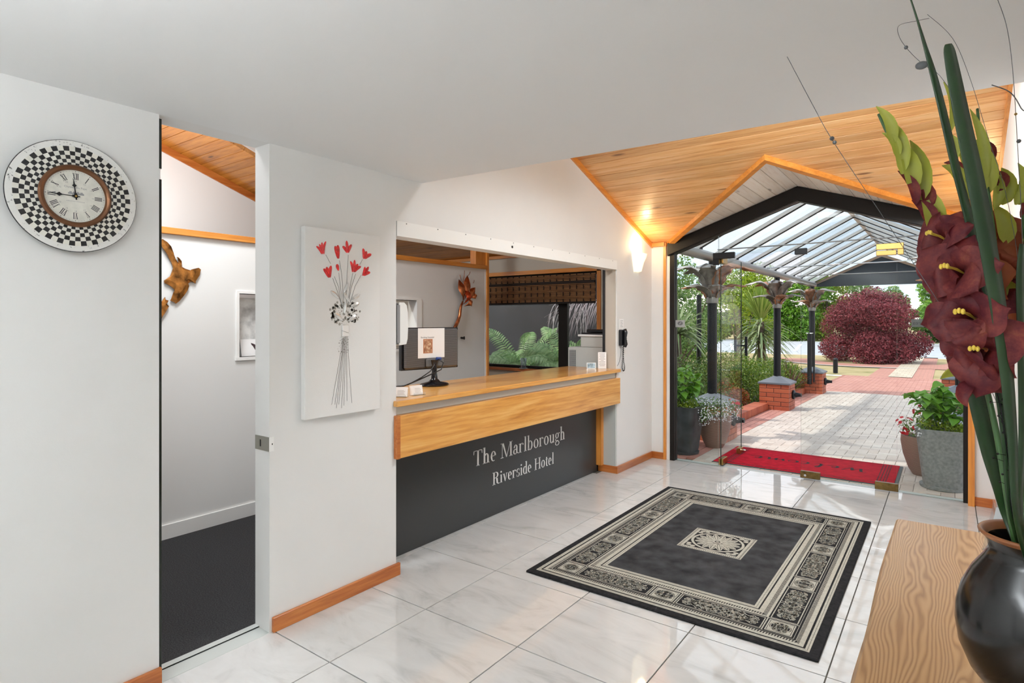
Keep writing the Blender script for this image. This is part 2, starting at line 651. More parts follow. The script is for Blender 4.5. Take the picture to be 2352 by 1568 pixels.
# ---- floor: screed plus one object for each tile
fl = MB().box(-2.87, WR, -2.5, 6.25, -0.12, -0.006).build('floor', M['grout'])
fl['kind'] = 'structure'
TX0, TY0, TS, TG = -2.818, 1.624, 0.6, 0.0028
tile_meshes = {}
for i in range(-1, 6):
    for k in range(-7, 8):
        y0, y1 = max(TY0 + TS * k, -2.5), min(TY0 + TS * (k + 1), 6.25)
        x0, x1 = max(TX0 + TS * i, -2.866 if y0 > 2.2 else WL - 0.1), min(TX0 + TS * (i + 1), WR)
        if y1 - y0 < 0.02 or x1 - x0 < 0.02 or y0 > 5.0 and i < 0:
            continue
        key = (round(x1 - x0, 3), round(y1 - y0, 3))
        if key not in tile_meshes:
            t = MB().bbox(TG, x1 - x0 - TG, TG, y1 - y0 - TG, -0.008, 0.0, 0.0008).build('tile', M['tile'])
            tile_meshes[key] = t.data
        else:
            t = bpy.data.objects.new('tile', tile_meshes[key])
            COL.objects.link(t)
        t.parent = fl
        t.location = (x0, y0, 0)

fo = struct(MB().box(-7.2, -2.90, 0.8, 6.3, -0.12, 0.006).box(-2.90, WT + 0.035, 0.8, 2.2, -0.12, 0.006), 'floor_office', M['carpet'])
struct(MB().box(WT + 0.02, WL, 1.10, 1.60, -0.02, 0.001).box(WT + 0.0, WT + 0.035, 1.09, 1.61, 0.0, 0.008, 0), 'trim_threshold', M['grey_strip'])

# ---- reception wall with doorway and counter opening
w = MB()
w.box(WT, WL, -2.6, 1.10, 0, 4.6)
w.box(WT, WL, 1.10, 1.60, CZ, 4.6)
w.box(WT, WL, 1.60, 2.42, 0, 4.6)
w.box(WT, WL, 2.42, 5.35, 2.125, 4.6)
w.box(WT, WL, 5.35, 6.33, 0, 3.0)
struct(w, 'wall_left', M['wall'])
# shutter housing over the counter
sh = MB().box(WT + 0.01, WL + 0.004, 2.425, 5.345, 2.035, 2.125)
shut = struct(sh, 'trim_shutter_housing', M['white_trim'])
for k in range(11):
    yy = 2.50 + k * 0.275
    MB().lathe([(0.004, 0), (0.004, 0.0015)], (0, 0, 0), 8, M=frame((0, 0, 0), (0, 1, 0), (0, 0, 1)).to_3x3()).build('screw', M['grey_plastic'], shut).location = (WL + 0.004, yy, 2.116)
MB().lathe([(0.010, 0), (0.010, 0.002)], (0, 0, 0), 12, M=frame((0, 0, 0), (0, 1, 0), (0, 0, 1)).to_3x3()).build('keyhole', M['black'], shut).location = (WL + 0.004, 3.585, 2.085)
struct(MB().box(WT, WL - 0.012, 5.338, 5.352, 0.70, 2.04).box(WT - 0.02, WT + 0.004, 5.325, 5.352, 0.70, 2.04, 1), 'trim_counter_jamb', [M['jamb'], M['black']])

# ---- right and rear walls
struct(MB().box(WR, WR + 0.13, -2.6, 6.33, 0, 4.2), 'wall_right', M['wall'])
struct(MB().box(WT, WR + 0.13, -2.62, -2.5, 0, 2.6), 'wall_back', M['wall'])

# ---- entrance front: plaster returns, office front wall with its window opening
f = MB()
f.box(WL, -2.515, YF, YF + 0.12, 0, 2.40)
f.box(0.175, WR, YF - 0.03, YF + 0.12, 0, 2.40)
struct(f, 'wall_front', M['wall'])
WX0, WX1, WZ0, WZ1 = -5.7, -3.335, 0.91, 2.125
f = MB()
f.box(-7.2, WX0, YF, YF + 0.12, 0, 2.40).box(WX1, WT + 0.001, YF, YF + 0.12, 0, 2.40)
f.box(WX0, WX1, YF, YF + 0.12, 0, WZ0).box(WX0, WX1, YF, YF + 0.12, WZ1, 2.40)
struct(f, 'wall_office_front', M['beige_wall'])

# ---- flat plaster ceiling over the lobby with its upstand
c = MB()
ya, yb = 2.634, 2.833
c.prism([(WL, -2.6, CZ), (WR + 0.1, -2.6, CZ), (WR + 0.1, yb, CZ), (WL, ya, CZ)], (0, 0, 0.12))
c.prism([(WL - 0.01, ya - 0.005, CZ + 0.05), (WR + 0.1, yb - 0.005, CZ + 0.05), (WR + 0.1, yb - 0.1, CZ + 0.05), (WL - 0.01, ya - 0.1, CZ + 0.05)], (0, 0, 1.35))
struct(c, 'ceiling', M['ceiling'])
struct(MB().box(-1.27, -1.03, -2.3, 0.0, 1.94, 2.005).box(-1.155, -1.145, -1.9, -1.89, 2.0, CZ).box(-1.155, -1.145, -0.3, -0.29, 2.0, CZ), 'trim_fill_light_housing', M['white_trim'])  # added housing under the lobby fill light, out of view
struct(MB().box(-1.62, 0.02, 2.95, 3.0, 3.0, 3.50).box(-1.62, -1.60, 2.95, 3.98, 2.87, 3.16).box(0.0, 0.02, 2.95, 3.98, 2.92, 3.16), 'trim_fill_light_baffles', M['white_trim'])  # added baffles, out of view, keeping the entry fill off the upper wall

# ---- raking pine ceiling over the entry, one object for each board
rk = struct(MB().box(WL, -2.5, 6.22, 6.33, roof_z(6.2) + 0.06, roof_z(6.2) + 0.10), 'ceiling_raking', M['dark_frame'])
PITCH, GR = 0.0945, 0.0030


def board(poly_lo, poly_hi, name, mat, parent, thick=0.05):
    n = len(poly_lo)
    U = lambda P, dz: [Vector(p) + Vector((0, 0, dz)) for p in P]
    vs = U(poly_lo, 0) + U(poly_lo, 0.018) + U(poly_hi, 0.0185) + U(poly_hi, thick)
    fs = [tuple(range(n - 1, -1, -1)), tuple(range(3 * n, 4 * n))]
    for s in (0, n, 2 * n):
        fs += [(s + i, s + (i + 1) % n, s + n + (i + 1) % n, s + n + i) for i in range(n)]
    o = MB().add(vs, fs).build(name, mat, parent)
    return o


def roof_board(xa0, xa1, xb0, xb1, y0, y1, parent, mat):
    """board between y0 and y1; x range xa at y0 and xb at y1"""
    def P(x, y):
        return (x, y, roof_z(y))
    lo = [P(xa0, y0 + GR), P(xa1, y0 + GR), P(xb1, y1 - GR), P(xb0, y1 - GR)]
    hi = [P(xa0, y0), P(xa1, y0), P(xb1, y1), P(xb0, y1)]
    return board(lo, hi, 'board', mat, parent)


y1 = 6.26
while y1 > 2.55:
    y0 = y1 - PITCH
    wa, wb_ = max(0, valley_w(y0)), max(0, valley_w(y1))
    if wb_ <= 0.001:
        roof_board(WL, WR, WL, WR, y0, y1, rk, M['pine_x'])
    else:
        roof_board(WL, max(WL, RIDGE_X - wa), WL, max(WL, RIDGE_X - wb_), y0, y1, rk, M['pine_x'])
        roof_board(min(WR, RIDGE_X + wa), WR, min(WR, RIDGE_X + wb_), WR, y0, y1, rk, M['pine_x'])
    y1 = y0


def slope_strip(x0, x1, ya, yb, dz0, dz1, name, mat, parent=None):
    mb = MB()
    mb.prism([(x0, ya, roof_z(ya) + dz0), (x0, yb, roof_z(yb) + dz0), (x0, yb, roof_z(yb) + dz1), (x0, ya, roof_z(ya) + dz1)], (x1 - x0, 0, 0))
    return struct(mb, name, mat, parent)


slope_strip(WL, WL + 0.018, 3.0, 6.21, -0.05, 0.0, 'trim_rake_left', M['pine_trim_y'])
slope_strip(WR - 0.018, WR, 3.0, 6.21, -0.05, 0.0, 'trim_rake_right', M['pine_trim_y'])
struct(MB().box(WL, -2.50, 6.17, 6.21, roof_z(6.2) - 0.045, roof_z(6.2)), 'trim_eave_left', M['pine_trim_x'])
struct(MB().box(0.17, WR, 6.15, 6.18, roof_z(6.2) - 0.045, roof_z(6.2)), 'trim_eave_right', M['pine_trim_x'])
# V-shaped trim where the gable soffit cuts into the boards
for sg, nm in ((-1, 'trim_valley_left'), (1, 'trim_valley_right')):
    def V(w, dz, dx=0.0):
        yy = valley_y(w)
        return Vector((RIDGE_X + sg * (w + dx), yy, RIDGE_Z - 0.343 * w + dz))
    a0, b0 = V(0.0, -0.045), V(1.36, -0.045)
    out = Vector((sg * 0.03, -0.035, 0))
    mb = MB().prism([a0, b0, b0 + out + Vector((0, 0, 0.02)), a0 + Vector((0, -0.05, 0.018))], (0, 0, 0.05))
    struct(mb, nm, M['pine_trim_x'])

# ---- whitewashed gable soffit boards running out to the glass
sf = struct(MB().box(RIDGE_X - 0.02, RIDGE_X + 0.02, 5.0, 6.3, RIDGE_Z + 0.03, RIDGE_Z + 0.06), 'ceiling_gable_soffit', M['white_trim'])
for sg in (-1, 1):
    wcur = 0.0
    while wcur < 1.34:
        w2 = min(wcur + 0.096, 1.36)
        ga, gb = wcur + GR * 0.7, w2 - GR * 0.7

        def Q(w, y):
            return (RIDGE_X + sg * w, y, RIDGE_Z - 0.343 * w)
        lo = [Q(ga, valley_y(ga)), Q(gb, valley_y(gb)), Q(gb, 6.30), Q(ga, 6.30)]
        hi = [Q(wcur, valley_y(wcur)), Q(w2, valley_y(w2)), Q(w2, 6.30), Q(wcur, 6.30)]
        if sg < 0:
            lo, hi = lo[::-1], hi[::-1]
        board(lo, hi, 'board', M['whitewash'], sf, 0.045)
        wcur = w2

# ---- dark gable frame and mullions of the entrance front
for sg, nm in ((-1, 'trim_gable_beam_left'), (1, 'trim_gable_beam_right')):
    def G(w, dz, y):
        return Vector((RIDGE_X + sg * w, y, RIDGE_Z - 0.343 * w + dz))
    mb = MB()
    mb.prism([G(0, -0.135, 6.16), G(1.30, -0.135, 6.16), G(1.30, -0.005, 6.16), G(0, -0.005, 6.16)], (0, 0.15, 0))
    beam = struct(mb, nm, M['dark_frame'])
    for k in range(4):
        yy = 6.175 + 0.034 * k
        MB().prism([G(0, -0.140, yy), G(1.30, -0.140, yy), G(1.30, -0.134, yy), G(0, -0.134, yy)], (0, 0.022, 0)).build('rib', M['dark_frame'], beam)
struct(MB().box(-2.445, -2.395, 6.20, 6.29, 0, 2.30), 'trim_mullion_left', M['dark_frame'])
struct(MB().box(0.105, 0.135, 6.21, 6.29, 0, 2.36), 'trim_mullion_right', M['dark_frame'])
struct(MB().box(-2.515, -2.487, 6.19, 6.30, 0, 2.385), 'trim_post_left', M['pine_trim_z'])
struct(MB().box(-2.487, -2.445, 6.215, 6.31, 0, 2.36), 'trim_post_inner_left', M['white_trim'])
struct(MB().box(0.135, 0.178, 6.13, 6.30, 0, 2.385), 'trim_post_right', M['pine_trim_z'])
struct(MB().box(-2.50, 0.18, 6.25, 6.345, -0.12, -0.003), 'trim_sill', M['grey_strip'])

# ---- skirtings
BH, BD = 0.072, 0.018
for nm, (x0, x1, y0_, y1_), mt in (
        ('baseboard_left', (WL, WL + BD, -2.5, 1.105), 'base_y'),
        ('baseboard_painting_wall', (WL, WL + BD, 1.612, 2.44), 'base_y'),
        ('baseboard_phone_wall', (WL - 0.0, WL + BD, 5.345, YF), 'base_y'),
        ('baseboard_counter_end', (-2.86, WL + BD, 5.327, 5.345), 'base_x'),
        ('baseboard_entrance', (WL + BD, -2.515, YF - BD, YF), 'base_x'),
        ('baseboard_entrance_right', (0.178, WR, YF - 0.03 - BD, YF - 0.03), 'base_x'),
        ('baseboard_right', (WR - BD, WR, -2.5, YF - 0.05), 'base_y')):
    struct(MB().bbox(x0, x1, y0_, y1_, 0, BH, 0.002), nm, M[mt])

# ---- office: partition with a hatch, rail, end post, side and rear walls, raking ceiling, skylight
PX = -4.38
HY0, HY1, HZ0, HZ1 = 2.37, 4.27, 1.245, 1.735
p = MB()
p.box(PX - 0.11, PX, 0.8, HY0, 0, 2.13).box(PX - 0.11, PX, HY1, 5.40, 0, 2.13)
p.box(PX - 0.11, PX, HY0, HY1, 0, HZ0).box(PX - 0.11, PX, HY0, HY1, HZ1, 2.13)
struct(p, 'wall_partition', M['office_wall'])
for nm, bx_ in (('trim_hatch_sill', (PX - 0.13, PX + 0.014, HY0 - 0.02, HY1 + 0.05, HZ0 - 0.025, HZ0)),
                ('trim_hatch_head', (PX - 0.12, PX + 0.010, HY0 - 0.01, HY1 + 0.05, HZ1, HZ1 + 0.02)),
                ('trim_hatch_side', (PX - 0.12, PX + 0.010, HY1 - 0.01, HY1 + 0.06, HZ0, HZ1)),
                ('trim_hatch_jamb', (PX - 0.12, PX + 0.010, HY0 - 0.012, HY0 + 0.01, HZ0, HZ1))):
    struct(MB().box(*bx_), nm, M['white_trim'])
struct(MB().bbox(PX - 0.13, PX + 0.028, 0.8, 5.39, 2.13, 2.176, 0.003), 'trim_partition_rail', M['pine_trim_y'])
struct(MB().box(PX - 0.09, PX - 0.005, 5.215, 5.385, 2.176, 2.86), 'trim_partition_post', M['pine_trim_z'])
struct(MB().box(PX - 0.13, PX + 0.02, 5.392, 5.425, 0, 2.80).box(PX - 0.002, PX + 0.004, 5.372, 5.392, 0, 2.13, 1), 'trim_partition_end', [M['pine_trim_z'], M['white_trim']])
struct(MB().box(PX, PX + 0.016, 0.8, 5.39, 0.006, 0.105), 'baseboard_office', M['white_trim'])
struct(MB().box(-7.25, -7.1, 0.7, 6.33, 0, 4.6), 'wall_office_far', M['office_wall'])
struct(MB().box(-7.25, WT, 0.7, 0.8, 0, 4.6), 'wall_office_side', M['office_wall'])
slope_strip(-7.1, -7.08, 0.8, 6.21, -0.085, 0.0, 'trim_rake_office', M['base_y'])
struct(MB().box(-7.1, WT, 6.18, 6.21, roof_z(6.2) - 0.04, roof_z(6.2)), 'trim_eave_office', M['pine_trim_x'])

# office ceiling pine is stained darker than the entry boards
M['pine_office'] = wood('amber_pine_boards', (0.22, 0.07, 0.008), (0.40, 0.14, 0.016), (0.52, 0.21, 0.03), 'x', 1.0, 0.35, 0.25, knots=True)
SKX0, SKX1, SKY0, SKY1 = -6.12, -4.9, 2.78, 3.80
ro = struct(MB().box(-7.1, WT, 6.2, 6.33, roof_z(6.2) + 0.06, roof_z(6.2) + 0.10), 'ceiling_office_raking', M['dark_frame'])
OP = 0.115
y1 = 6.26
k = 0
while y1 > 0.75:
    y0 = y1 - OP
    if y0 > SKY0 and y1 < SKY1 + 0.06:
        roof_board(-7.1, SKX0, -7.1, SKX0, y0, y1, ro, M['pine_office'])
        roof_board(SKX1, WT, SKX1, WT, y0, y1, ro, M['pine_office'])
    else:
        j = -7.1 + 1.1 + (k * 1.37) % 2.9
        roof_board(-7.1, j - 0.001, -7.1, j - 0.001, y0, y1, ro, M['pine_office'])
        roof_board(j + 0.001, WT, j + 0.001, WT, y0, y1, ro, M['pine_office'])
    k += 1
    y1 = y0
sk = MB()
za = lambda y: roof_z(y) + 0.05
sk.prism([(SKX0, SKY0 - 0.15, za(SKY0 - 0.15)), (SKX1, SKY0 - 0.15, za(SKY0 - 0.15)), (SKX1, SKY1 + 0.15, za(SKY1 + 0.15)), (SKX0, SKY1 + 0.15, za(SKY1 + 0.15))], (0, 0, 0.01))
struct(sk, 'window_3', M['glass_win'])

# ---- office window: timber lining, black aluminium sash, two panes
wo = struct(MB().box(WX0, WX1, YF + 0.085, YF + 0.095, WZ0, WZ1), 'window_1', M['glass_win'])
MB().box(WX1 - 0.005, WX1 + 0.045, YF - 0.02, YF + 0.06, WZ0 - 0.03, WZ1 + 0.045).build('window_frame', M['pine_trim_z'], wo)
MB().box(WX0 - 0.045, WX1 + 0.045, YF - 0.02, YF + 0.06, WZ1 - 0.005, WZ1 + 0.045).build('window_frame', M['pine_trim_x'], wo)
MB().box(WX0 - 0.045, WX1 + 0.045, YF - 0.05, YF + 0.07, WZ0 - 0.035, WZ0 + 0.0).build('window_sill', M['base_x'], wo)
for (xa, xb, za_, zb_) in ((-3.93, -3.80, WZ0, WZ1), (WX1 - 0.04, WX1, WZ0, WZ1), (WX0, WX1, WZ0, WZ0 + 0.03), (WX0, WX1, WZ1 - 0.04, WZ1)):
    MB().box(xa, xb, YF + 0.07, YF + 0.115, za_, zb_).build('sash', M['dark_frame'], wo)

# ---- frameless entrance glazing
GZ = 6.235


def gable_z(x):
    return RIDGE_Z - 0.343 * abs(x - RIDGE_X) - 0.14


def pane_poly(xs, z0, name, parent=None, y=GZ, top=None):
    pts = [(xs[0], y, z0), (xs[1], y, z0)]
    if top is None:
        pts.append((xs[1], y, gable_z(xs[1])))
        if xs[0] < RIDGE_X < xs[1]:
            pts.append((RIDGE_X, y, gable_z(RIDGE_X)))
        pts.append((xs[0], y, gable_z(xs[0])))
    else:
        pts += [(xs[1], y, top), (xs[0], y, top)]
    n = len(pts)
    mb = MB()
    vs = [Vector(q) for q in pts] + [Vector(q) + Vector((0, 0.01, 0)) for q in pts]
    mb.add(vs, [tuple(range(n)), tuple(range(2 * n - 1, n - 1, -1))], 0)
    mb.f += [(i, (i + 1) % n, n + (i + 1) % n, n + i) for i in range(n)]
    mb.m += [1] * n
    return struct(mb, name, [M['glass'], M['glass_edge']], parent)


pane_poly((-2.395, -1.932), 0.004, 'window_2')
pane_poly((-1.926, -0.366), 2.212, 'window_5')
pane_poly((-0.360, 0.105), 0.004, 'window_6')

# ================================================================== reception counter
CT = 1.045
rc = thing('reception_counter', (-2.9, 3.88, 0), 'built-in reception counter with honey timber top and black lettered front panel', 'counter')
MB().bbox(-3.24, -2.625, 2.40, 5.372, CT - 0.034, CT, 0.004).build('worktop', M['counter'], rc)
MB().box(-3.20, -2.672, 2.425, 5.345, CT - 0.088, CT - 0.034).build('recessed_strip', M['grey_strip'], rc)  # pale grey strip set back under the worktop
fp = MB().bbox(-2.70, -2.632, 2.405, 5.372, 0.70, CT - 0.09, 0.003).build('fascia', M['counter'], rc)
MB().bbox(-2.7005, -2.6305, 2.403, 2.43, 0.698, CT - 0.0885, 0.002).build('end_edging', M['base_y'], fp)
MB().box(-2.92, -2.858, 2.42, 5.30, 0.002, 0.705).build('front_panel', M['panel_black'], rc)
MB().box(-2.872, -2.80, 5.285, 5.338, 0.07, 0.705).build('end_post', M['pine_trim_z'], rc)
MB().box(-2.80, -2.668, 5.334, 5.349, 0.07, 0.70).build('end_lining', M['grey_strip'], rc)
for ys in (2.43, 5.29):
    MB().box(-3.22, -2.92, ys, ys + 0.04, 0.006, CT - 0.034).build('end_support', M['office_wall'], rc)


# ---- serif lettering drawn from thick stems, hairlines and contrast bowls
def glyphs():
    st, hr = 0.085, 0.026       # stem and hairline

    def rect(x0, y0, x1, y1):
        return [[(x0, y0), (x1, y0), (x1, y1), (x0, y1)]]

    def quad(*p):
        return [list(p)]

    def arc(cx, cy, rx, ry, a0, a1, tx, ty, n=14):
        out = []
        for i in range(n):
            a, c_ = math.radians(a0 + (a1 - a0) * i / n), math.radians(a0 + (a1 - a0) * (i + 1) / n)
            P = lambda t, dx, dy: (cx + (rx - dx) * math.cos(t), cy + (ry - dy) * math.sin(t))
            q = [P(a, 0, 0), P(c_, 0, 0), P(c_, tx, ty), P(a, tx, ty)]
            if a1 < a0:
                q = q[::-1]
            out.append(q)
        return out

    def serif(xc, y, w, up=True):
        h = hr
        return rect(xc - w / 2, y if up else y - h, xc + w / 2, y + h if up else y)

    G = {}
    X, C, A, D = 0.44, 0.68, 0.72, -0.22

    def stem(x, y0, y1, foot=True, head=False, w=0.17):
        r = rect(x - st / 2, y0, x + st / 2, y1)
        if foot:
            r += serif(x, y0, w)
        if head == 'full':
            r += serif(x, y1, w, False)
        elif head:
            r += quad((x - st / 2 - 0.045, y1 - hr), (x, y1 - hr), (x, y1), (x - st / 2 - 0.045, y1 - 0.008))
        return r

    G['T'] = (0.52, rect(0.02, C - hr, 0.50, C) + stem(0.26, 0, C) + quad((0.02, C - 0.17), (0.045, C - 0.17), (0.07, C), (0.02, C)) + quad((0.475, C - 0.17), (0.50, C - 0.17), (0.50, C), (0.45, C)))
    G['h'] = (0.43, stem(0.10, 0, A, True, True) + arc(0.215, X - 0.15, 0.125, 0.15, 0, 150, st, hr * 1.4) + stem(0.30, 0, X - 0.14))
    G['e'] = (0.37, arc(0.185, X / 2, 0.155, X / 2 + 0.01, 0, 300, st, hr) + rect(0.07, X / 2 + 0.0, 0.33, X / 2 + hr))
    G['M'] = (0.76, rect(0.09, 0, 0.115, C) + serif(0.10, 0, 0.17) + serif(0.09, C, 0.15, False) + stem(0.64, 0, C, True, 'full', 0.2) + quad((0.09, C), (0.19, C), (0.40, 0.0), (0.35, 0.0)) + quad((0.36, 0.0), (0.385, 0.0), (0.62, C), (0.595, C)))
    G['a'] = (0.38, arc(0.19, X - 0.13, 0.115, 0.14, 0, 165, st * 0.9, hr) + rect(0.218, 0.05, 0.303, X - 0.13) + arc(0.155, 0.125, 0.125, 0.13, 35, 330, st * 0.8, hr) + quad((0.24, 0.05), (0.37, 0.0), (0.38, 0.03), (0.30, 0.09)) + arc(0.10, X - 0.11, 0.035, 0.035, 0, 360, 0.034, 0.034))
    G['r'] = (0.34, stem(0.10, 0, X, True, True) + arc(0.235, X - 0.10, 0.11, 0.11, 40, 170, 0.03, hr) + arc(0.29, X - 0.055, 0.04, 0.04, 0, 360, 0.039, 0.039))
    G['l'] = (0.22, stem(0.11, 0, A, True, True))
    G['b'] = (0.43, rect(0.06, 0.0, 0.06 + st, A) + quad((0.01, A - hr), (0.10, A - hr), (0.10, A), (0.01, A - 0.008)) + arc(0.22, X / 2, 0.165, X / 2 + 0.01, -150, 150, st, hr))
    G['o'] = (0.41, arc(0.205, X / 2, 0.175, X / 2 + 0.01, 0, 360, st, hr, 26))
    G['u'] = (0.44, rect(0.07, 0.12, 0.07 + st, X) + serif(0.075, X, 0.13, False) + arc(0.20, 0.14, 0.13, 0.15, 180, 340, st, hr * 1.3) + rect(0.29, 0, 0.29 + st, X) + serif(0.295, X, 0.13, False) + serif(0.36, 0, 0.1))
    G['g'] = (0.42, arc(0.185, X - 0.135, 0.135, 0.145, 0, 360, st * 0.8, hr, 22) + arc(0.20, -0.09, 0.165, 0.12, 0, 360, st * 0.55, hr, 22) + arc(0.13, 0.10, 0.085, 0.075, 100, 290, 0.03, 0.03) + rect(0.12, 0.026, 0.27, 0.06) + arc(0.36, X - 0.02, 0.035, 0.035, 0, 360, 0.034, 0.034) + quad((0.27, X - 0.06), (0.36, X - 0.01), (0.36, X + 0.012), (0.27, X - 0.03)))
    G['R'] = (0.58, stem(0.13, 0, C, True, False, 0.22) + serif(0.10, C, 0.18, False) + arc(0.26, C - 0.165, 0.20, 0.165, -90, 90, st, hr) + rect(0.13, C - hr, 0.27, C) + rect(0.13, C - 0.33, 0.27, C - 0.33 + hr) + quad((0.33, 0.06), (0.43, 0.06), (0.40, C - 0.36), (0.30, C - 0.34)) + quad((0.36, 0.06), (0.55, 0.03), (0.56, 0.0), (0.42, 0.0)))
    G['i'] = (0.22, stem(0.11, 0, X, True, True) + arc(0.105, X + 0.15, 0.05, 0.05, 0, 360, 0.049, 0.049))
    G['v'] = (0.40, quad((0.05, X), (0.145, X), (0.235, 0.0), (0.185, 0.0)) + quad((0.19, 0.0), (0.215, 0.0), (0.355, X), (0.33, X)) + serif(0.09, X, 0.15, False) + serif(0.33, X, 0.12, False))
    G['s'] = (0.33, arc(0.165, X - 0.115, 0.125, 0.125, 60, 230, st * 0.7, hr) + arc(0.165, 0.115, 0.125, 0.125, -120, 60, st * 0.7, hr) + quad((0.06, X - 0.17), (0.12, X - 0.20), (0.27, 0.16), (0.21, 0.20)) + rect(0.24, X - 0.12, 0.26, X) + rect(0.05, 0.0, 0.07, 0.13))
    G['d'] = (0.43, rect(0.28, 0.0, 0.28 + st, A) + quad((0.22, A - hr), (0.33, A - hr), (0.33, A), (0.22, A - 0.008)) + serif(0.36, 0, 0.1) + arc(0.20, X / 2, 0.165, X / 2 + 0.01, 30, 330, st, hr))
    G['H'] = (0.62, stem(0.13, 0, C, True, 'full', 0.2) + stem(0.49, 0, C, True, 'full', 0.2) + rect(0.13, C / 2, 0.49, C / 2 + hr))
    G['t'] = (0.28, rect(0.09, 0.08, 0.09 + st, X + 0.12) + rect(0.03, X - hr, 0.25, X) + arc(0.19, 0.09, 0.10, 0.10, 180, 320, st * 0.9, hr * 1.3))
    G[' '] = (0.24, [])
    return G


GLY = glyphs()


def serif_text(s, origin, along, cap_h, width, mat, parent, name, normal):
    """lettering on a plane: origin at lower left, along = reading direction, up = +z"""
    tot = sum(GLY[ch][0] for ch in s)
    kx, kz = width / tot, cap_h / 0.68
    along, normal = Vector(along), Vector(normal)
    pen = 0.0
    objs = []
    for ch in s:
        adv, polys = GLY[ch]
        if polys:
            mb = MB()
            for q in polys:
                pts = [Vector(origin) + along * ((pen + px) * kx) + Vector((0, 0, py * kz)) for px, py in q]
                mb.prism(pts, normal * 0.0015)
            objs.append(mb.build(name, mat, parent))
        pen += adv
    return objs


M['letter'] = flat('white_vinyl_letter', (0.80, 0.80, 0.80), 0.5)
serif_text('The Marlborough', (-2.8575, 3.365, 0.428), (0, 1, 0), 0.118, 1.32, M['letter'], rc, 'letter', (1, 0, 0))
serif_text('Riverside Hotel', (-2.8575, 3.595, 0.238), (0, 1, 0), 0.098, 0.895, M['letter'], rc, 'letter', (1, 0, 0))

# ================================================================== monitor seen from behind, with a taped sheet
MY = 3.16
Rm = Matrix.Translation((-3.06, MY, CT)) @ Matrix.Rotation(math.radians(-9), 4, 'Z')
mo = thing('computer_monitor', (-3.06, MY, CT), 'black flat-panel computer monitor turned away on the counter with a sheet taped on its back', 'monitor')


def loc_box(mb, x0, x1, y0, y1, z0, z1, m=0, b=0.003):
    return mb.bbox(x0, x1, y0, y1, z0, z1, b, m, M=Rm)


m_, nt, b = new_mat('ribbed_grey_plastic')
wv = nt.nodes.new('ShaderNodeTexWave')
wv.bands_direction = 'Z'
wv.inputs['Scale'].default_value = 45
wv.inputs['Distortion'].default_value = 2.5
wv.inputs['Detail'].default_value = 2
nt.links.new(coords(nt, (1, 0.3, 1)), wv.inputs['Vector'])
nt.links.new(ramp(nt, wv.outputs['Fac'], [(0.2, (0.03, 0.03, 0.032)), (0.8, (0.14, 0.14, 0.145))]), b.inputs['Base Color'])
b.inputs['Roughness'].default_value = 0.3
bump(nt, b, wv.outputs['Fac'], 0.4, 0.002)
M['ribbed'] = m_
loc_box(MB(), -0.075, -0.045, -0.262, 0.262, 0.12, 0.43).build('screen_bezel', M['black'], mo)
loc_box(MB(), -0.047, -0.018, -0.245, 0.245, 0.128, 0.422, 0, 0.012).build('back_shell', M['ribbed'], mo)
loc_box(MB(), -0.02, 0.004, -0.07, 0.09, 0.135, 0.202, 0, 0.01).build('connector_bay', M['grey_plastic'], mo)
MB().lathe([(0.118, 0.002), (0.122, 0.008), (0.11, 0.018), (0.05, 0.03), (0.028, 0.05), (0.021, 0.10), (0.024, 0.15), (0.035, 0.19)], (-3.06 + 0.0, MY, CT), 28, M=Matrix.Diagonal((0.78, 1.0, 1.0))).build('stand', M['black_gloss'], mo, smooth=50)
cb = MB()
T = lambda x, y, z: Rm @ Vector((x, y, z))
cb.tube([T(0.01, 0.02, 0.20), T(0.05, 0.045, 0.17), T(0.045, 0.03, 0.12), T(0.02, -0.05, 0.085), T(0.0, -0.16, 0.045), T(-0.03, -0.25, 0.012), T(-0.1, -0.31, 0.006)], 0.0045, 8)
cb.build('cable', M['black'], mo, smooth=True)
MB().tube([T(0.01, -0.02, 0.19), T(0.04, -0.03, 0.155), T(0.03, -0.06, 0.11), T(0.01, -0.12, 0.07), T(-0.02, -0.22, 0.02), T(-0.09, -0.30, 0.006)], 0.004, 8).build('cable', M['black'], mo, smooth=True)
MB().tube([T(0.012, 0.012, 0.20), T(0.012, 0.05, 0.198)], 0.011, 8).build('plug', flat('blue_plug', (0.02, 0.06, 0.25), 0.4), mo)
sp = MB()
sp.box(-0.0175, -0.0165, -0.135, 0.108, 0.205, 0.425, M=Rm)
sheet = tag(sp.build('paper_sheet', M['paper']), 'white printed booking sheet taped to the back of the black monitor', 'paper')
vs, fs = text_mesh('Booking Essential', 0.017, Rm @ frame((-0.016, -0.05, 0.352), (0, 1, 0), (0, 0, 1)))
MB().add(vs, fs).build('lettering', M['grey_ink'], sheet)
pm, nt, b = new_mat('printed_poster_picture')
pn = noise(nt, coords(nt), 38, 2, 0.6)
nt.links.new(ramp(nt, pn, [(0.30, (0.05, 0.03, 0.02)), (0.42, (0.36, 0.16, 0.08)), (0.56, (0.52, 0.30, 0.18)), (0.7, (0.72, 0.62, 0.42))]), b.inputs['Base Color'])
pic = MB().box(-0.0165, -0.0158, -0.088, -0.004, 0.240, 0.345, M=Rm).build('printed_picture', flat('terracotta_print', (0.48, 0.20, 0.10), 0.7), sheet)
MB().box(-0.0159, -0.0154, -0.080, -0.012, 0.246, 0.338, M=Rm).build('picture_inset', pm, pic)

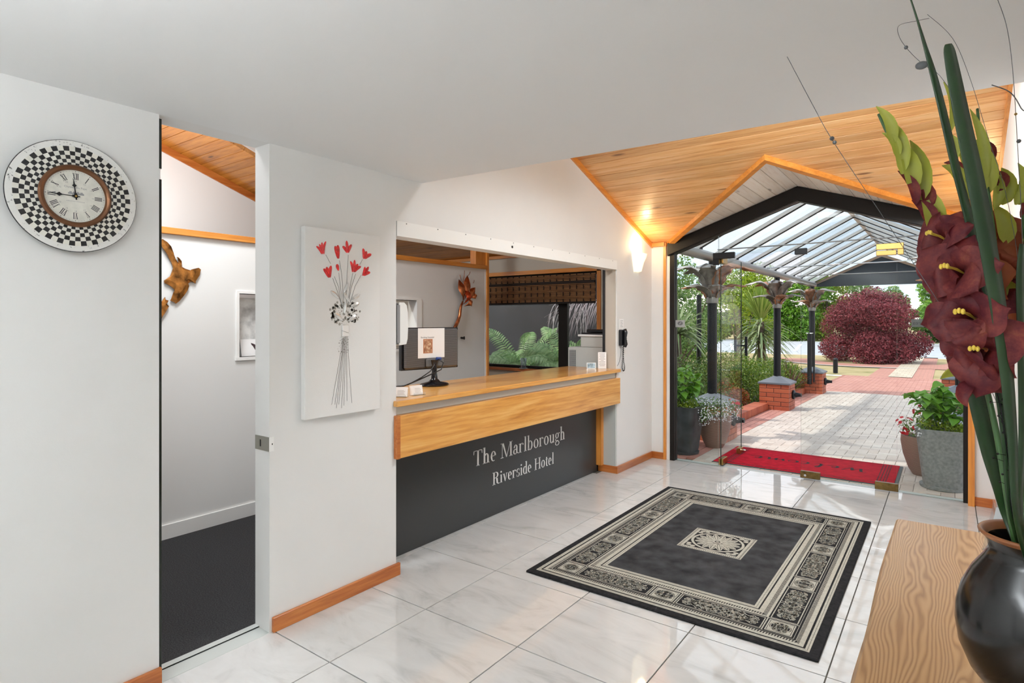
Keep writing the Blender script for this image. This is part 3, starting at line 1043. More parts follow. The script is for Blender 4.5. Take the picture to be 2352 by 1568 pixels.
# ================================================================== counter items
def card_holder(loc, rot, label, tall=0.052):
    t = thing('business_card_holder', loc, label, 'card holder', 'card holders on the counter')
    t.rotation_euler.z = 0
    Q = Matrix.Translation(loc) @ Matrix.Rotation(rot, 4, 'Z')
    MB().box(-0.028, 0.028, -0.046, 0.046, 0.0, 0.003, M=Q).box(0.024, 0.027, -0.046, 0.046, 0.003, 0.018, M=Q).box(-0.02, -0.017, -0.046, 0.046, 0.003, tall, M=Q).build('tray', M['acrylic'], t)
    MB().box(-0.016, 0.004, -0.043, 0.043, 0.004, tall + 0.012, M=Q @ Matrix.Rotation(math.radians(-12), 4, 'Y')).build('card_stack', M['paper'], t)
    mb = MB()
    Q2 = Q @ Matrix.Rotation(math.radians(-12), 4, 'Y')
    for k in range(4):
        mb.box(0.0041, 0.0046, -0.018, 0.03 - 0.006 * (k % 2), 0.018 + 0.008 * k, 0.0195 + 0.008 * k, M=Q2)
    mb.build('print', M['grey_ink'], t)
    return t


card_holder((-2.745, 2.68, CT), math.radians(-8), 'clear card holder with landscape white cards beside the monitor foot')
card_holder((-2.76, 2.545, CT), math.radians(-62), 'small clear card holder turned sideways next to the wall corner')

cs = thing('sign_card', (-2.79, 5.28, CT), 'upright white printed notice card standing at the far end of the counter', 'card')
Q = Matrix.Translation((-2.79, 5.285, CT)) @ Matrix.Rotation(math.radians(-52), 4, 'Z')
MB().box(-0.0015, 0.0015, -0.042, 0.042, 0.0, 0.165, M=Q).build('card', M['paper'], cs)
mb = MB()
for k, wd in enumerate((0.06, 0.05, 0.055, 0.045, 0.062, 0.03, 0.06, 0.058, 0.062, 0.05)):
    mb.box(0.0016, 0.002, -wd / 2, wd / 2, 0.148 - 0.0135 * k, 0.152 - 0.0135 * k, M=Q)
mb.build('print', M['grey_ink'], cs)
MB().box(-0.02, 0.02, -0.03, 0.03, 0.0, 0.003, M=Q).build('foot', M['acrylic'], cs)

pf = thing('picture_stand', (-2.86, 5.18, CT), 'small framed pale blue picture leaning at the far end of the counter', 'picture')
Q = Matrix.Translation((-2.86, 5.19, CT)) @ Matrix.Rotation(math.radians(-50), 4, 'Z') @ Matrix.Rotation(math.radians(-8), 4, 'Y')
MB().box(-0.004, 0.002, -0.046, 0.046, 0.001, 0.062, M=Q).build('picture_frame', M['silver'], pf)
MB().box(0.0021, 0.003, -0.039, 0.039, 0.008, 0.056, M=Q).build('picture', flat('pale_blue_picture', (0.30, 0.42, 0.50), 0.5, var=0.5, vscale=40), pf)
MB().box(-0.06, -0.004, -0.03, 0.03, 0.0, 0.02, M=Matrix.Translation((-2.86, 5.19, CT)) @ Matrix.Rotation(math.radians(-50), 4, 'Z')).build('easel', M['base_x'], pf)

# ================================================================== paper towel dispenser on the inner jamb
pd = thing('towel_dispenser', (-2.73, 2.46, 1.37), 'white and charcoal paper towel dispenser on the jamb beside the counter', 'dispenser')
prof = [(0.0, 0), (0.085, 0.005), (0.10, 0.04), (0.106, 0.12), (0.103, 0.20), (0.09, 0.245), (0.06, 0.262), (0.0, 0.262)]
mb = MB()
y0_, zz = 2.424, 1.375
mb.prism([(-2.785, y0_ + 0.03 + d_ * 0.72, zz + h_) for d_, h_ in prof], (0.115, 0, 0))
mb.build('cover', M['white_plastic'], pd, bevel=0.004)
MB().bbox(-2.786, -2.672, y0_ - 0.002, y0_ + 0.030, 1.38, 1.63, 0.004).build('back_box', M['grey_plastic'], pd)
MB().bbox(-2.671, -2.668, y0_ + 0.012, y0_ + 0.036, 1.39, 1.62, 0.001).build('window_strip', flat('smoky_window', (0.28, 0.28, 0.29), 0.2), pd)

# ================================================================== copier behind the counter end
cp = thing('copier', (-3.05, 5.78, 0.006), 'pale grey office copier standing behind the counter below the window', 'copier')
gp = flat('pale_grey_casing', (0.52, 0.53, 0.50), 0.45)
MB().bbox(-3.36, -2.83, 5.56, 6.12, 0.006, 1.24, 0.012).build('body', gp, cp)
MB().bbox(-3.20, -2.83, 5.56, 6.12, 1.24, 1.355, 0.008).build('scanner_base', gp, cp)
MB().bbox(-3.225, -2.82, 5.545, 6.14, 1.355, 1.378, 0.006).build('scanner_lid', M['white_plastic'], cp)
MB().bbox(-3.19, -2.83, 5.57, 6.10, 1.38, 1.398, 0.004).bbox(-3.15, -2.84, 5.60, 6.08, 1.40, 1.432, 0.008).build('paper_tray', M['black'], cp)
gr = MB()
for k in range(20):
    for j in range(5):
        gr.box(-3.335 + 0.017 * j, -3.324 + 0.017 * j, 5.557, 5.561, 1.0 + 0.0105 * k, 1.007 + 0.0105 * k)
gr.build('grille', M['grey_plastic'], cp, kind='stuff')

# ================================================================== tumbler on the office sill
tu = thing('drinking_glass', (-4.40, 6.185, WZ0), 'clear drinking glass on a small dish on the office window sill', 'glass')
MB().lathe([(0.055, 0.0), (0.062, 0.006), (0.05, 0.01)], (-4.40, 6.185, WZ0), 20).build('dish', M['tumbler'], tu, smooth=True)
MB().lathe([(0.034, 0.011), (0.038, 0.05), (0.04, 0.135), (0.037, 0.135), (0.034, 0.02)], (-4.40, 6.185, WZ0), 20).build('tumbler', M['tumbler'], tu, smooth=True)

# ================================================================== bamboo roman blind
bb = thing('bamboo_blind', (-4.5, 6.17, 1.76), 'brown woven bamboo blind half drawn over the office window', 'blind')
slat_m = wood('bamboo_slat', (0.10, 0.04, 0.010), (0.36, 0.16, 0.045), (0.52, 0.27, 0.09), 'x', 1.2, 0.5, 0.0)
bz1, bz0 = 2.10, 1.745
sl = MB()
nsl = 21
for k in range(nsl):
    za_ = bz0 + (bz1 - bz0) * k / nsl
    dy = 0.010 * math.sin(k * 1.3)
    sl.box(-5.65, WX1 - 0.012, 6.165 + dy, 6.170 + dy, za_ + 0.0015, za_ + 0.0098)
sl.build('slats', slat_m, bb, kind='stuff')
co = MB()
k = 0
xx = -5.60
while xx < WX1 - 0.03:
    co.box(xx, xx + 0.009, 6.162, 6.176, bz0, bz1)
    xx += 0.095
co.box(-5.65, WX1 - 0.012, 6.178, 6.181, bz0, bz1)
co.build('weave_bands', flat('dark_weave', (0.018, 0.010, 0.006), 0.8), bb, kind='stuff')
MB().bbox(-5.66, WX1 - 0.01, 6.150, 6.175, 1.975, 2.012, 0.004).build('valance_hem', flat('dark_hem', (0.02, 0.012, 0.008), 0.8), bb)
MB().bbox(-5.66, WX1 - 0.01, 6.156, 6.18, 1.735, 1.757, 0.004).build('bottom_hem', flat('dark_hem_low', (0.015, 0.010, 0.007), 0.8), bb)

# ================================================================== wall phone and its note
ph = thing('wall_phone', (WL, 5.47, 1.26), 'black and white wall telephone with coiled black cord beside the counter', 'telephone')
MB().bbox(WL, WL + 0.035, 5.385, 5.455, 1.275, 1.435, 0.006).build('cradle', M['black'], ph)
MB().bbox(WL, WL + 0.03, 5.455, 5.53, 1.285, 1.435, 0.008).build('base', M['white_plastic'], ph)
hs = [(WL + 0.045, 5.436, 1.262), (WL + 0.055, 5.436, 1.29), (WL + 0.050, 5.436, 1.35), (WL + 0.055, 5.436, 1.41), (WL + 0.045, 5.436, 1.442)]
MB().tube(hs, [0.016, 0.021, 0.014, 0.021, 0.016], 10).build('handset', M['black'], ph, smooth=True)
kb = MB()
for r_ in range(5):
    kb.box(WL + 0.03, WL + 0.033, 5.492, 5.50, 1.30 + 0.022 * r_, 1.308 + 0.022 * r_).box(WL + 0.03, WL + 0.033, 5.508, 5.516, 1.30 + 0.022 * r_, 1.308 + 0.022 * r_)
kb.build('keypad', M['grey_plastic'], ph)
loop = []
pth = [(5.455, 1.265), (5.45, 1.21), (5.455, 1.15), (5.435, 1.09), (5.432, 1.045), (5.455, 1.015), (5.482, 1.025), (5.488, 1.06), (5.468, 1.11), (5.458, 1.17), (5.462, 1.23), (5.458, 1.28)]
for i in range(len(pth) - 1):
    for j in range(10):
        t = j / 10
        yy = pth[i][0] * (1 - t) + pth[i + 1][0] * t
        z_ = pth[i][1] * (1 - t) + pth[i + 1][1] * t
        a = (i * 10 + j) * 1.9
        loop.append((WL + 0.018 + 0.006 * math.cos(a), yy + 0.005 * math.sin(a), z_))
MB().tube(loop, 0.0028, 6).build('coiled_cord', M['black'], ph, smooth=True)
MB().tube([(WL + 0.004, 5.44, 1.275), (WL + 0.003, 5.43, 1.17), (WL + 0.003, 5.39, 1.10), (WL + 0.002, 5.36, 1.075), (WL - 0.03, 5.353, 1.06)], 0.002, 6).build('line_cord', M['grey_plastic'], ph)
nt_ = thing('wall_note', (WL, 5.452, 1.51), 'small white dialling note pinned above the wall telephone', 'note')
MB().box(WL, WL + 0.002, 5.405, 5.50, 1.445, 1.545).build('sheet', M['paper'], nt_)
mb = MB()
for k in range(5):
    mb.box(WL + 0.002, WL + 0.0024, 5.425, 5.485 - 0.012 * (k % 2), 1.463 + 0.015 * k, 1.467 + 0.015 * k)
mb.build('print', M['grey_ink'], nt_)

# ================================================================== wall sconces: tapering opal half cones
def sconce(x, y, sx, label):
    t = thing('wall_sconce', (x, y, 2.05), label, 'wall lamp', 'lit wall sconces by the entrance')
    mb = MB()
    n = 14
    rows = [(0.062, 0.05, 2.045), (0.085, 0.072, 2.13), (0.112, 0.098, 2.225), (0.122, 0.106, 2.262)]
    vs, fs = [], []
    for hw, dp, z_ in rows:
        for k in range(n + 1):
            a = PI * k / n
            vs.append((x + sx * (0.004 + dp * math.sin(a)), y - hw * math.cos(a), z_ - 0.03 * math.sin(a) * (1 if z_ > 2.2 else -0.4)))
    for i in range(len(rows) - 1):
        for k in range(n):
            fs.append((i * (n + 1) + k, i * (n + 1) + k + 1, (i + 1) * (n + 1) + k + 1, (i + 1) * (n + 1) + k))
    fs.append(tuple(range(n, -1, -1)))
    mb.add(vs, fs)
    mb.build('lamp_shade', M['sconce'], t, smooth=60)
    MB().box(min(x, x + sx * 0.006), max(x, x + sx * 0.006), y - 0.05, y + 0.05, 2.06, 2.22).build('back_plate', M['white_plastic'], t)
    d = bpy.data.lights.new('sconce_bulb', 'POINT')
    d.energy, d.color, d.shadow_soft_size = 2.6, (1.0, 0.74, 0.40), 0.04
    o = bpy.data.objects.new('sconce_bulb', d)
    o.location = (sx * 0.06, 0, 0.28)
    o.parent = t
    COL.objects.link(o)
    return t


sconce(WL, 5.81, 1, 'lit white glass wall sconce above the wall telephone')
sconce(WR, 5.55, -1, 'lit white glass wall sconce on the wall behind the flowers')

# ================================================================== copper map and copper lilies on the partition
XM = PX + 0.008
cm = thing('copper_wall_map', (PX, 1.95, 1.8), 'burnished copper island map hung on the partition below the rail', 'wall art')
north = [(368, 551), (372, 549), (383, 556), (392, 566), (393, 578), (398, 584), (396, 592), (403, 596), (408, 604), (410, 599), (406, 590), (410, 592), (416, 600), (417, 613), (424, 617), (437, 621), (441, 623), (447, 617), (455, 615), (460, 619), (457, 632), (452, 640), (448, 646), (448, 651), (443, 648), (436, 647), (431, 651), (433, 657), (430, 666), (422, 678), (411, 691), (403, 697), (398, 693), (390, 690), (396, 683), (400, 674), (400, 665), (394, 659), (386, 654), (377, 650), (376, 644), (382, 640), (390, 634), (394, 624), (397, 615), (394, 604), (388, 594), (382, 582), (374, 570), (366, 560)]
south = [(364, 690), (371, 692), (378, 682), (379, 688), (386, 690), (380, 696), (387, 703), (380, 716), (373, 726), (369, 734), (362, 742), (352, 735), (356, 712)]
for nm, outl in (('copper_sheet', north), ('copper_sheet', south)):
    pts = [at(u, v, x=XM) for u, v in outl]
    cen = sum(pts, Vector()) / len(pts)
    mb = MB()
    n = len(pts)
    vs = [q.copy() for q in pts] + [q + Vector((0.010, 0, 0)) for q in pts] + [cen + (q - cen) * 0.72 + Vector((0.018, 0, 0)) for q in pts]
    fs = [(i, (i + 1) % n, n + (i + 1) % n, n + i) for i in range(n)] + [(n + i, n + (i + 1) % n, 2 * n + (i + 1) % n, 2 * n + i) for i in range(n)] + [tuple(range(2 * n, 3 * n))]
    mb.add(vs, fs)
    mb.build(nm, M['copper_map'], cm)

ly = thing('copper_lily_sculpture', (PX, 4.9, 1.42), 'copper lily spray with twisting stem fixed to the partition wall', 'sculpture')
XL = PX + 0.04
stem_px = [(1041, 762), (1046, 750), (1052, 737), (1056, 724), (1057, 712), (1059, 702), (1063, 692)]
MB().tube([at(u, v, x=XL) for u, v in stem_px], [0.022, 0.021, 0.02, 0.018, 0.018, 0.014, 0.010], 10).build('stem', M['copper'], ly, smooth=True)


def lily(px_tip, px_base, px_w, bulge, tone):
    base, tip = at(*px_base, x=XL), at(*px_tip, x=XL + 0.03)
    pts, ws = [], []
    side = Vector((0, 1, 0.0))
    ax = (tip - base)
    sd = Vector((0, ax.z, -ax.y)).normalized()
    for i in range(8):
        t = i / 7
        p_ = base + ax * t + Vector((bulge * math.sin(t * PI), 0, 0))
        pts.append(p_)
        ws.append(px_w * math.sin(PI * min(1, t * 1.02) ** 1.7) + 0.002)
    MB().strip(pts, ws, sd, fold=0.55).build('petal', tone, ly, smooth=True)


red_cu = flat('red_enamelled_copper', (0.62, 0.09, 0.03), 0.25, 0.6)
lily((1054, 641), (1062, 697), 0.055, 0.06, M['copper'])
lily((1074, 632), (1066, 690), 0.06, 0.05, M['copper'])
lily((1092, 660), (1068, 692), 0.05, 0.04, M['copper'])
lily((1085, 690), (1066, 703), 0.05, 0.05, M['copper'])
lily((1073, 664), (1062, 700), 0.06, 0.09, red_cu)
lily((1096, 678), (1075, 684), 0.03, 0.04, M['copper'])
for a, b_ in (((1063, 648), (1067, 621)), ((1075, 633), (1080, 624)), ((1059, 645), (1056, 631)), ((1087, 650), (1089, 643))):
    MB().tube([at(*a, x=XL), at((a[0] + b_[0]) / 2 + 1, (a[1] + b_[1]) / 2, x=XL + 0.02), at(*b_, x=XL + 0.01)], 0.003, 6).build('stamen', M['copper'], ly)

hk = tag(MB().tube([(PX, 4.95, 1.335), (PX + 0.03, 4.95, 1.333), (PX + 0.045, 4.955, 1.334)], [0.012, 0.012, 0.020], 10).build('wall_hook', M['black']), 'small black knob hook on the partition beside the monitor', 'hook')

# hatch pictures
bd = thing('bird_card', (PX - 0.05, 2.6, HZ0), 'card with a dark swamp bird standing on the hatch sill', 'card')
Q = Matrix.Translation((PX - 0.07, 2.58, HZ0)) @ Matrix.Rotation(math.radians(-10), 4, 'Y')
MB().box(-0.002, 0.002, -0.14, 0.16, 0.0, 0.135, M=Q).build('card', M['paper'], bd)
bird = MB()
bird.prism([Q @ Vector((0.0022, y_, z_)) for y_, z_ in ((-0.055, 0.105), (-0.035, 0.098), (0.02, 0.07), (0.03, 0.055), (0.0, 0.04), (-0.025, 0.05), (-0.04, 0.08), (-0.05, 0.088), (-0.052, 0.098))], (0.001, 0, 0))
bird.prism([Q @ Vector((0.0022, y_, z_)) for y_, z_ in ((-0.012, 0.045), (-0.008, 0.045), (-0.014, 0.012), (-0.018, 0.012))], (0.001, 0, 0))
bird.prism([Q @ Vector((0.0022, y_, z_)) for y_, z_ in ((0.004, 0.045), (0.008, 0.045), (0.004, 0.012), (0.0, 0.012))], (0.001, 0, 0))
bird.build('bird_print', flat('dark_plum_ink', (0.05, 0.025, 0.03), 0.6), bd)
cvp = thing('grey_canvas_print', (PX - 0.09, 2.75, HZ0), 'pale grey and white canvas print filling the hatch behind the bird card', 'picture')
gm, nt, b = new_mat('grey_wash_print')
nt.links.new(ramp(nt, noise(nt, coords(nt, kind='World'), 7, 4), [(0.38, (0.42, 0.43, 0.43)), (0.55, (0.80, 0.81, 0.80)), (0.7, (0.88, 0.88, 0.87))]), b.inputs['Base Color'])
MB().box(PX - 0.118, PX - 0.10, 2.40, 3.05, HZ0, HZ0 + 0.462).build('canvas', gm, cvp)
# sliding door edge and strike plate in the doorway
edge_m = flat('dark_green_black_edge', (0.012, 0.018, 0.012), 0.12)
d1 = struct(MB().box(WT + 0.03, WL - 0.006, 1.080, 1.1125, 0.012, 2.12), 'door_1', edge_m)
MB().box(WT + 0.03, WL - 0.006, 1.080, 1.1125, 2.165, 2.375).build('upper_leaf', edge_m, d1)
MB().box(WT + 0.031, WL - 0.007, 1.080, 1.108, 2.118, 2.167).build('pale_strip', M['paper'], d1)
for z_ in (0.30, 0.40):
    MB().box(WT + 0.055, WL - 0.03, 1.112, 1.119, z_, z_ + 0.03).build('bracket', M['chrome'], d1)
stp = thing('strike_plate', (WL, 1.60, 0.91), 'steel latch strike plate wrapped around the doorway edge', 'latch plate')
MB().box(WT + 0.002, WL + 0.001, 1.5975, 1.600, 0.885, 0.955).build('plate', flat('brushed_plate', (0.42, 0.42, 0.37), 0.35, 0.8), stp)
MB().box(WL, WL + 0.002, 1.5975, 1.622, 0.885, 0.955).build('return_plate', M['white_trim'], stp)
MB().box(-2.742, -2.732, 1.5968, 1.599, 0.903, 0.937).build('slot', M['black'], stp)
MB().box(WL + 0.002, WL + 0.003, 1.611, 1.616, 0.917, 0.924).build('screw', M['black'], stp)

# ================================================================== checkered wall clock
CK = Vector((WL + 0.014, 0.795, 1.990))
FC = frame(CK, (0, 1, 0), (0, 0, 1)) @ Matrix.Scale(0.965, 4)
ck = thing('wall_clock', CK, 'round wall clock with black and white chequered rim and copper bezel', 'clock')
cream = flat('clock_enamel', (0.72, 0.70, 0.63), 0.4, var=0.08, vscale=40)
cwhite, nt, b = new_mat('distressed_white_enamel')
dn = noise(nt, coords(nt), 55, 6, 0.75)
nt.links.new(ramp(nt, dn, [(0.365, (0.03, 0.03, 0.03)), (0.41, (0.74, 0.73, 0.70))]), b.inputs['Base Color'])
b.inputs['Roughness'].default_value = 0.4


def ringface(mb, r0, r1, z0, z1, n, m=0, sel=None):
    for k in range(n):
        if sel and not sel(k):
            continue
        a, c_ = 2 * PI * k / n, 2 * PI * (k + 1) / n
        pts = [(r0, a, z0), (r1, a, z1), (r1, c_, z1), (r0, c_, z0)]
        mb.add([FC @ Vector((r * math.cos(t), r * math.sin(t), z)) for r, t, z in pts], [(0, 1, 2, 3)], m)


mb = MB()
mb.lathe([(0.205, 0.004), (0.215, 0.008), (0.216, 0.013), (0.2135, 0.0165)], (0, 0, 0), 90, m=1, M=FC.to_3x3(), cap=False)
mb.v = [tuple(Vector(p) + CK) for p in mb.v]
ringface(mb, 0.192, 0.2135, 0.0175, 0.0165, 90, 2)
radii = [0.112, 0.129, 0.1425, 0.1575, 0.1735, 0.192]
zs = [0.022, 0.0213, 0.0204, 0.0195, 0.0186, 0.0175]
for r_ in range(5):
    ringface(mb, radii[r_], radii[r_ + 1], zs[r_], zs[r_ + 1], 60, 1, lambda k: (k + r_) % 2 == 0)
    ringface(mb, radii[r_], radii[r_ + 1], zs[r_], zs[r_ + 1], 60, 0, lambda k: (k + r_) % 2 == 1)
mb.build('checkered_rim', [cream, flat('black_enamel', (0.012, 0.012, 0.013), 0.35), cwhite], ck)
bp = MB().lathe([(0.17, -0.0135), (0.175, 0.004), (0.10, 0.004)], (0, 0, 0), 40, M=FC.to_3x3())
bp.v = [tuple(Vector(p) + CK) for p in bp.v]
bp.build('back_plate', M['black'], ck)
mb = MB().lathe([(0.119, 0.020), (0.120, 0.030), (0.114, 0.037), (0.107, 0.036), (0.101, 0.030), (0.100, 0.020)], (0, 0, 0), 72, M=FC.to_3x3(), cap=False)
mb.v = [tuple(Vector(p) + CK) for p in mb.v]
mb.build('bezel', flat('antique_copper_bezel', (0.17, 0.08, 0.042), 0.3, 0.9), ck, smooth=40)
mb = MB().lathe([(0.1015, 0.019), (0.1015, 0.0225), (0.0005, 0.0226)], (0, 0, 0), 64, M=FC.to_3x3())
mb.v = [tuple(Vector(p) + CK) for p in mb.v]
dial = mb.build('dial', cream, ck)
num = MB()


def roman(s, hour):
    ang = PI / 2 - 2 * PI * hour / 12
    h, r0 = 0.0245, 0.064
    strokes, pen = [], 0.0
    for ch in s:
        if ch == 'I':
            strokes.append([(pen, 0), (pen + 0.0028, 0), (pen + 0.0028, h), (pen, h)])
            pen += 0.0052
        elif ch == 'V':
            strokes.append([(pen, h), (pen + 0.003, h), (pen + 0.0058, 0), (pen + 0.004, 0)])
            strokes.append([(pen + 0.0042, 0), (pen + 0.005, 0), (pen + 0.0090, h), (pen + 0.0078, h)])
            pen += 0.0112
        else:
            strokes.append([(pen, h), (pen + 0.003, h), (pen + 0.0092, 0), (pen + 0.0062, 0)])
            strokes.append([(pen, 0), (pen + 0.0010, 0), (pen + 0.0092, h), (pen + 0.0080, h)])
            pen += 0.0112
    wd = pen - 0.002
    for sr in ([(-0.001, 0), (wd + 0.001, 0), (wd + 0.001, 0.0008), (-0.001, 0.0008)], [(-0.001, h - 0.0008), (wd + 0.001, h - 0.0008), (wd + 0.001, h), (-0.001, h)]):
        strokes.append(sr)
    for q in strokes:
        pts = []
        for px, py in q:
            lx, ly_ = px - wd / 2, py + r0
            # local up is radial, local x is tangential (clockwise)
            rx, ry = math.cos(ang), math.sin(ang)
            tx, ty = math.sin(ang), -math.cos(ang)
            pts.append(FC @ Vector((rx * ly_ + tx * lx, ry * ly_ + ty * lx, 0.0228)))
        num.add(pts, [tuple(range(len(pts) - 1, -1, -1))])


for hr_, s_ in enumerate(('XII', 'I', 'II', 'III', 'IIII', 'V', 'VI', 'VII', 'VIII', 'IX', 'X', 'XI')):
    roman(s_, hr_)
for k in range(60):
    a = 2 * PI * k / 60
    r0, r1, w_ = (0.0935, 0.0965, 0.0012) if k % 5 == 0 else (0.094, 0.096, 0.0004)
    ca, sa = math.cos(a), math.sin(a)
    num.add([FC @ Vector((r * ca - t * sa, r * sa + t * ca, 0.0228)) for r, t in ((r0, -w_), (r1, -w_), (r1, w_), (r0, w_))], [(0, 1, 2, 3)])
num.build('numerals', M['ink'], dial, kind='stuff')
tx = MB()
for k in range(1, 13):
    a = PI / 2 - 2 * PI * k / 12
    vs, fs = text_mesh(str(12 + k), 0.0085, FC @ Matrix.Translation((0.058 * math.cos(a), 0.058 * math.sin(a) - 0.003, 0.0229)), 0.0)
    tx.add(vs, fs)
for s_, sz, yy in (('Chateau Du Pape', 0.0105, 0.030), ('APPELLATION  CONTROLEE', 0.0048, -0.022)):
    vs, fs = text_mesh(s_, sz, FC @ Matrix.Translation((0, yy, 0.0229)), 0.0)
    tx.add(vs, fs)
tx.build('lettering', M['grey_ink'], dial, kind='stuff')
town = MB()
for k in range(13):
    xx = -0.024 + 0.004 * k
    hh = 0.005 + 0.005 * abs(math.sin(k * 2.1))
    town.add([FC @ Vector(q) for q in ((xx, 0.006, 0.0228), (xx + 0.0038, 0.006, 0.0228), (xx + 0.0038, 0.006 + hh, 0.0228), (xx + 0.0018, 0.009 + hh, 0.0228), (xx, 0.006 + hh, 0.0228))], [(0, 1, 2, 3, 4)])
town.build('castle_print', M['grey_ink'], dial, kind='stuff')


def hand(name, ang, ln, w_):
    mb = MB()
    R2 = FC @ Matrix.Rotation(ang, 4, 'Z')
    P = lambda x, y, z=0.026: R2 @ Vector((x, y, z))
    mb.prism([P(-w_, -0.014), P(w_, -0.014), P(w_ * 0.8, ln * 0.55), P(-w_ * 0.8, ln * 0.55)], FC.to_3x3() @ Vector((0, 0, 0.001)))
    mb.prism([P(0, ln * 0.50), P(0.008, ln * 0.62), P(0, ln * 0.74), P(-0.008, ln * 0.62)], FC.to_3x3() @ Vector((0, 0, 0.001)))
    mb.prism([P(-w_, ln * 0.72), P(w_, ln * 0.72), P(0.0004, ln), P(-0.0004, ln)], FC.to_3x3() @ Vector((0, 0, 0.001)))
    mb.prism([P(-0.006, -0.006), P(0.006, -0.006), P(0.004, 0.012), P(-0.004, 0.012)], FC.to_3x3() @ Vector((0, 0, 0.0012)))
    mb.build(name, M['black'], ck)


hand('minute_hand', math.radians(90), 0.086, 0.0018)
hand('hour_hand', math.radians(7), 0.066, 0.0024)
mb = MB().lathe([(0.004, 0.026), (0.004, 0.029), (0.001, 0.030)], (0, 0, 0), 12, M=FC.to_3x3())
mb.v = [tuple(Vector(p) + CK) for p in mb.v]
mb.build('hand_pin', M['brass'], ck)

# ================================================================== relief canvas of a red bouquet
XC = WL + 0.036
pt = thing('flower_canvas', (WL, 2.05, 1.01), 'tall white canvas with raised red tulips and silver leaves', 'painting')
c00, c11 = at(700, 515, x=XC), at(872, 941, x=XC)
PY0, PY1 = at(700, 740, x=XC).y, at(873, 740, x=XC).y
MB().bbox(WL + 0.001, XC, PY0, PY1, 1.018, 2.008, 0.003).build('canvas', flat('primed_canvas', (0.80, 0.79, 0.77), 0.75, bmp=0.15, bscale=260), pt)


def cpx(a, b_, dx=0.0005):
    return at(720 + a / 6.033, 540 + b_ / 6.033, x=XC + dx)


def lens(tip, base, wd, h=0.006, bend=0.0, dx=0.0004):
    """raised almond shape on the canvas"""
    t0, b0 = Vector((0, tip.y, tip.z)), Vector((0, base.y, base.z))
    ax = t0 - b0
    sd = Vector((0, ax.z, -ax.y)).normalized()
    L_, R_, C_ = [], [], []
    n = 12
    for i in range(n + 1):
        t = 0.5 - 0.5 * math.cos(PI * i / n)
        w_ = wd * math.sqrt(max(0.0, 1 - (2 * t - 1) ** 2)) * (0.70 + 0.45 * t)
        w_ = max(w_, wd * 0.05)
        c_ = b0 + ax * t + sd * bend * math.sin(PI * t)
        L_.append(c_ - sd * w_)
        R_.append(c_ + sd * w_)
        C_.append(c_ + Vector((h * math.sin(PI * (0.1 + 0.8 * t)), 0, 0)))
    off = Vector((XC + dx, 0, 0))
    vs = [p + off for p in L_] + [p + off for p in C_] + [p + off for p in R_]
    k = n + 1
    fs = []
    for i in range(n):
        fs += [(i, i + 1, k + i + 1, k + i), (k + i, k + i + 1, 2 * k + i + 1, 2 * k + i)]
    return MB().add(vs, fs)


red = flat('red_relief_paint', (0.62, 0.025, 0.025), 0.3, var=0.35, vscale=70)
flowers = [((130, 262), [(40, 150), (82, 122), (118, 98), (172, 84)], 0.0075),
           ((345, 325), [(300, 148), (338, 136)], 0.0125),
           ((475, 245), [(404, 150), (460, 76), (528, 128)], 0.0100),
           ((703, 328), [(690, 182), (738, 222), (802, 262)], 0.0110),
           ((222, 588), [(140, 462), (182, 438), (244, 422)], 0.0110),
           ((348, 492), [(324, 400)], 0.0110),
           ((556, 512), [(514, 358), (572, 342), (618, 398), (658, 432)], 0.0095),
           ((690, 562), [(716, 438), (766, 438), (786, 512)], 0.0100)]
wire = flat('dark_wire', (0.10, 0.095, 0.085), 0.5)
for base, tips, wd in flowers:
    fobj = None
    for j, tp in enumerate(tips):
        L = lens(cpx(*tp), cpx(base[0] + (j - (len(tips) - 1) / 2) * 12, base[1]), wd, 0.006, (j - (len(tips) - 1) / 2) * -0.004)
        if fobj is None:
            fobj = L.build('flower', red, pt, smooth=50)
        else:
            L.build('petal', red, fobj, smooth=50)
stem_lines = [[(170, 270), (238, 395)], [(268, 595), (350, 830), (400, 1010)], [(290, 572), (350, 720), (385, 950)], [(350, 520), (372, 700), (405, 980)], [(360, 350), (395, 560), (420, 1000)], [(483, 272), (465, 560), (455, 1010)],
              [(545, 522), (510, 690), (470, 1000)], [(585, 535), (520, 740), (480, 990)], [(662, 550), (580, 700), (500, 960)], [(680, 335), (642, 408)]]
for ln in stem_lines:
    MB().tube([cpx(*q, 0.0012) for q in ln], 0.0008, 5).build('stem', wire, pt)
z2 = lambda a, b_: at(580 + a / 3.015, 480 + b_ / 3.015, x=XC + 0.0012)
for e in ((548, 1355), (570, 1353), (581, 1378), (598, 1352), (617, 1378), (633, 1360), (655, 1328), (688, 1342)):
    sx_ = 622 + (e[0] - 548) * 0.26
    MB().tube([z2(sx_, 880), z2(sx_ - 3 + (e[0] - 610) * 0.1, 985), z2(*e)], 0.0007, 5).build('stem', wire, pt)
for tp, bs, wd in (((234, 772), (352, 878), 0.011), ((482, 656), (420, 792), 0.0095), ((415, 800), (500, 935), 0.0095), ((640, 815), (528, 892), 0.0105), ((632, 938), (512, 985), 0.0125), ((442, 926), (428, 1085), 0.010), ((292, 1085), (405, 1185), 0.0125), ((586, 1108), (478, 1188), 0.0125), ((372, 1440), (430, 1405), 0.008)):
    lens(cpx(*tp), cpx(*bs), wd, 0.007, 0.002, 0.003).build('leaf', M['silver'], pt, smooth=40)
wy0, wz0, wy1, wz1 = cpx(396, 1400).y, cpx(396, 1405).z, cpx(486, 1240).y, cpx(486, 1240).z
MB().bbox(XC, XC + 0.006, wy0, wy1, wz0, wz1, 0.0025).build('ribbon_wrap', M['silver'], pt)
MB().tube([cpx(392, 1320, 0.007), cpx(486, 1352, 0.007)], 0.0008, 5).build('wrap_wire', wire, pt)
sp_ = MB()
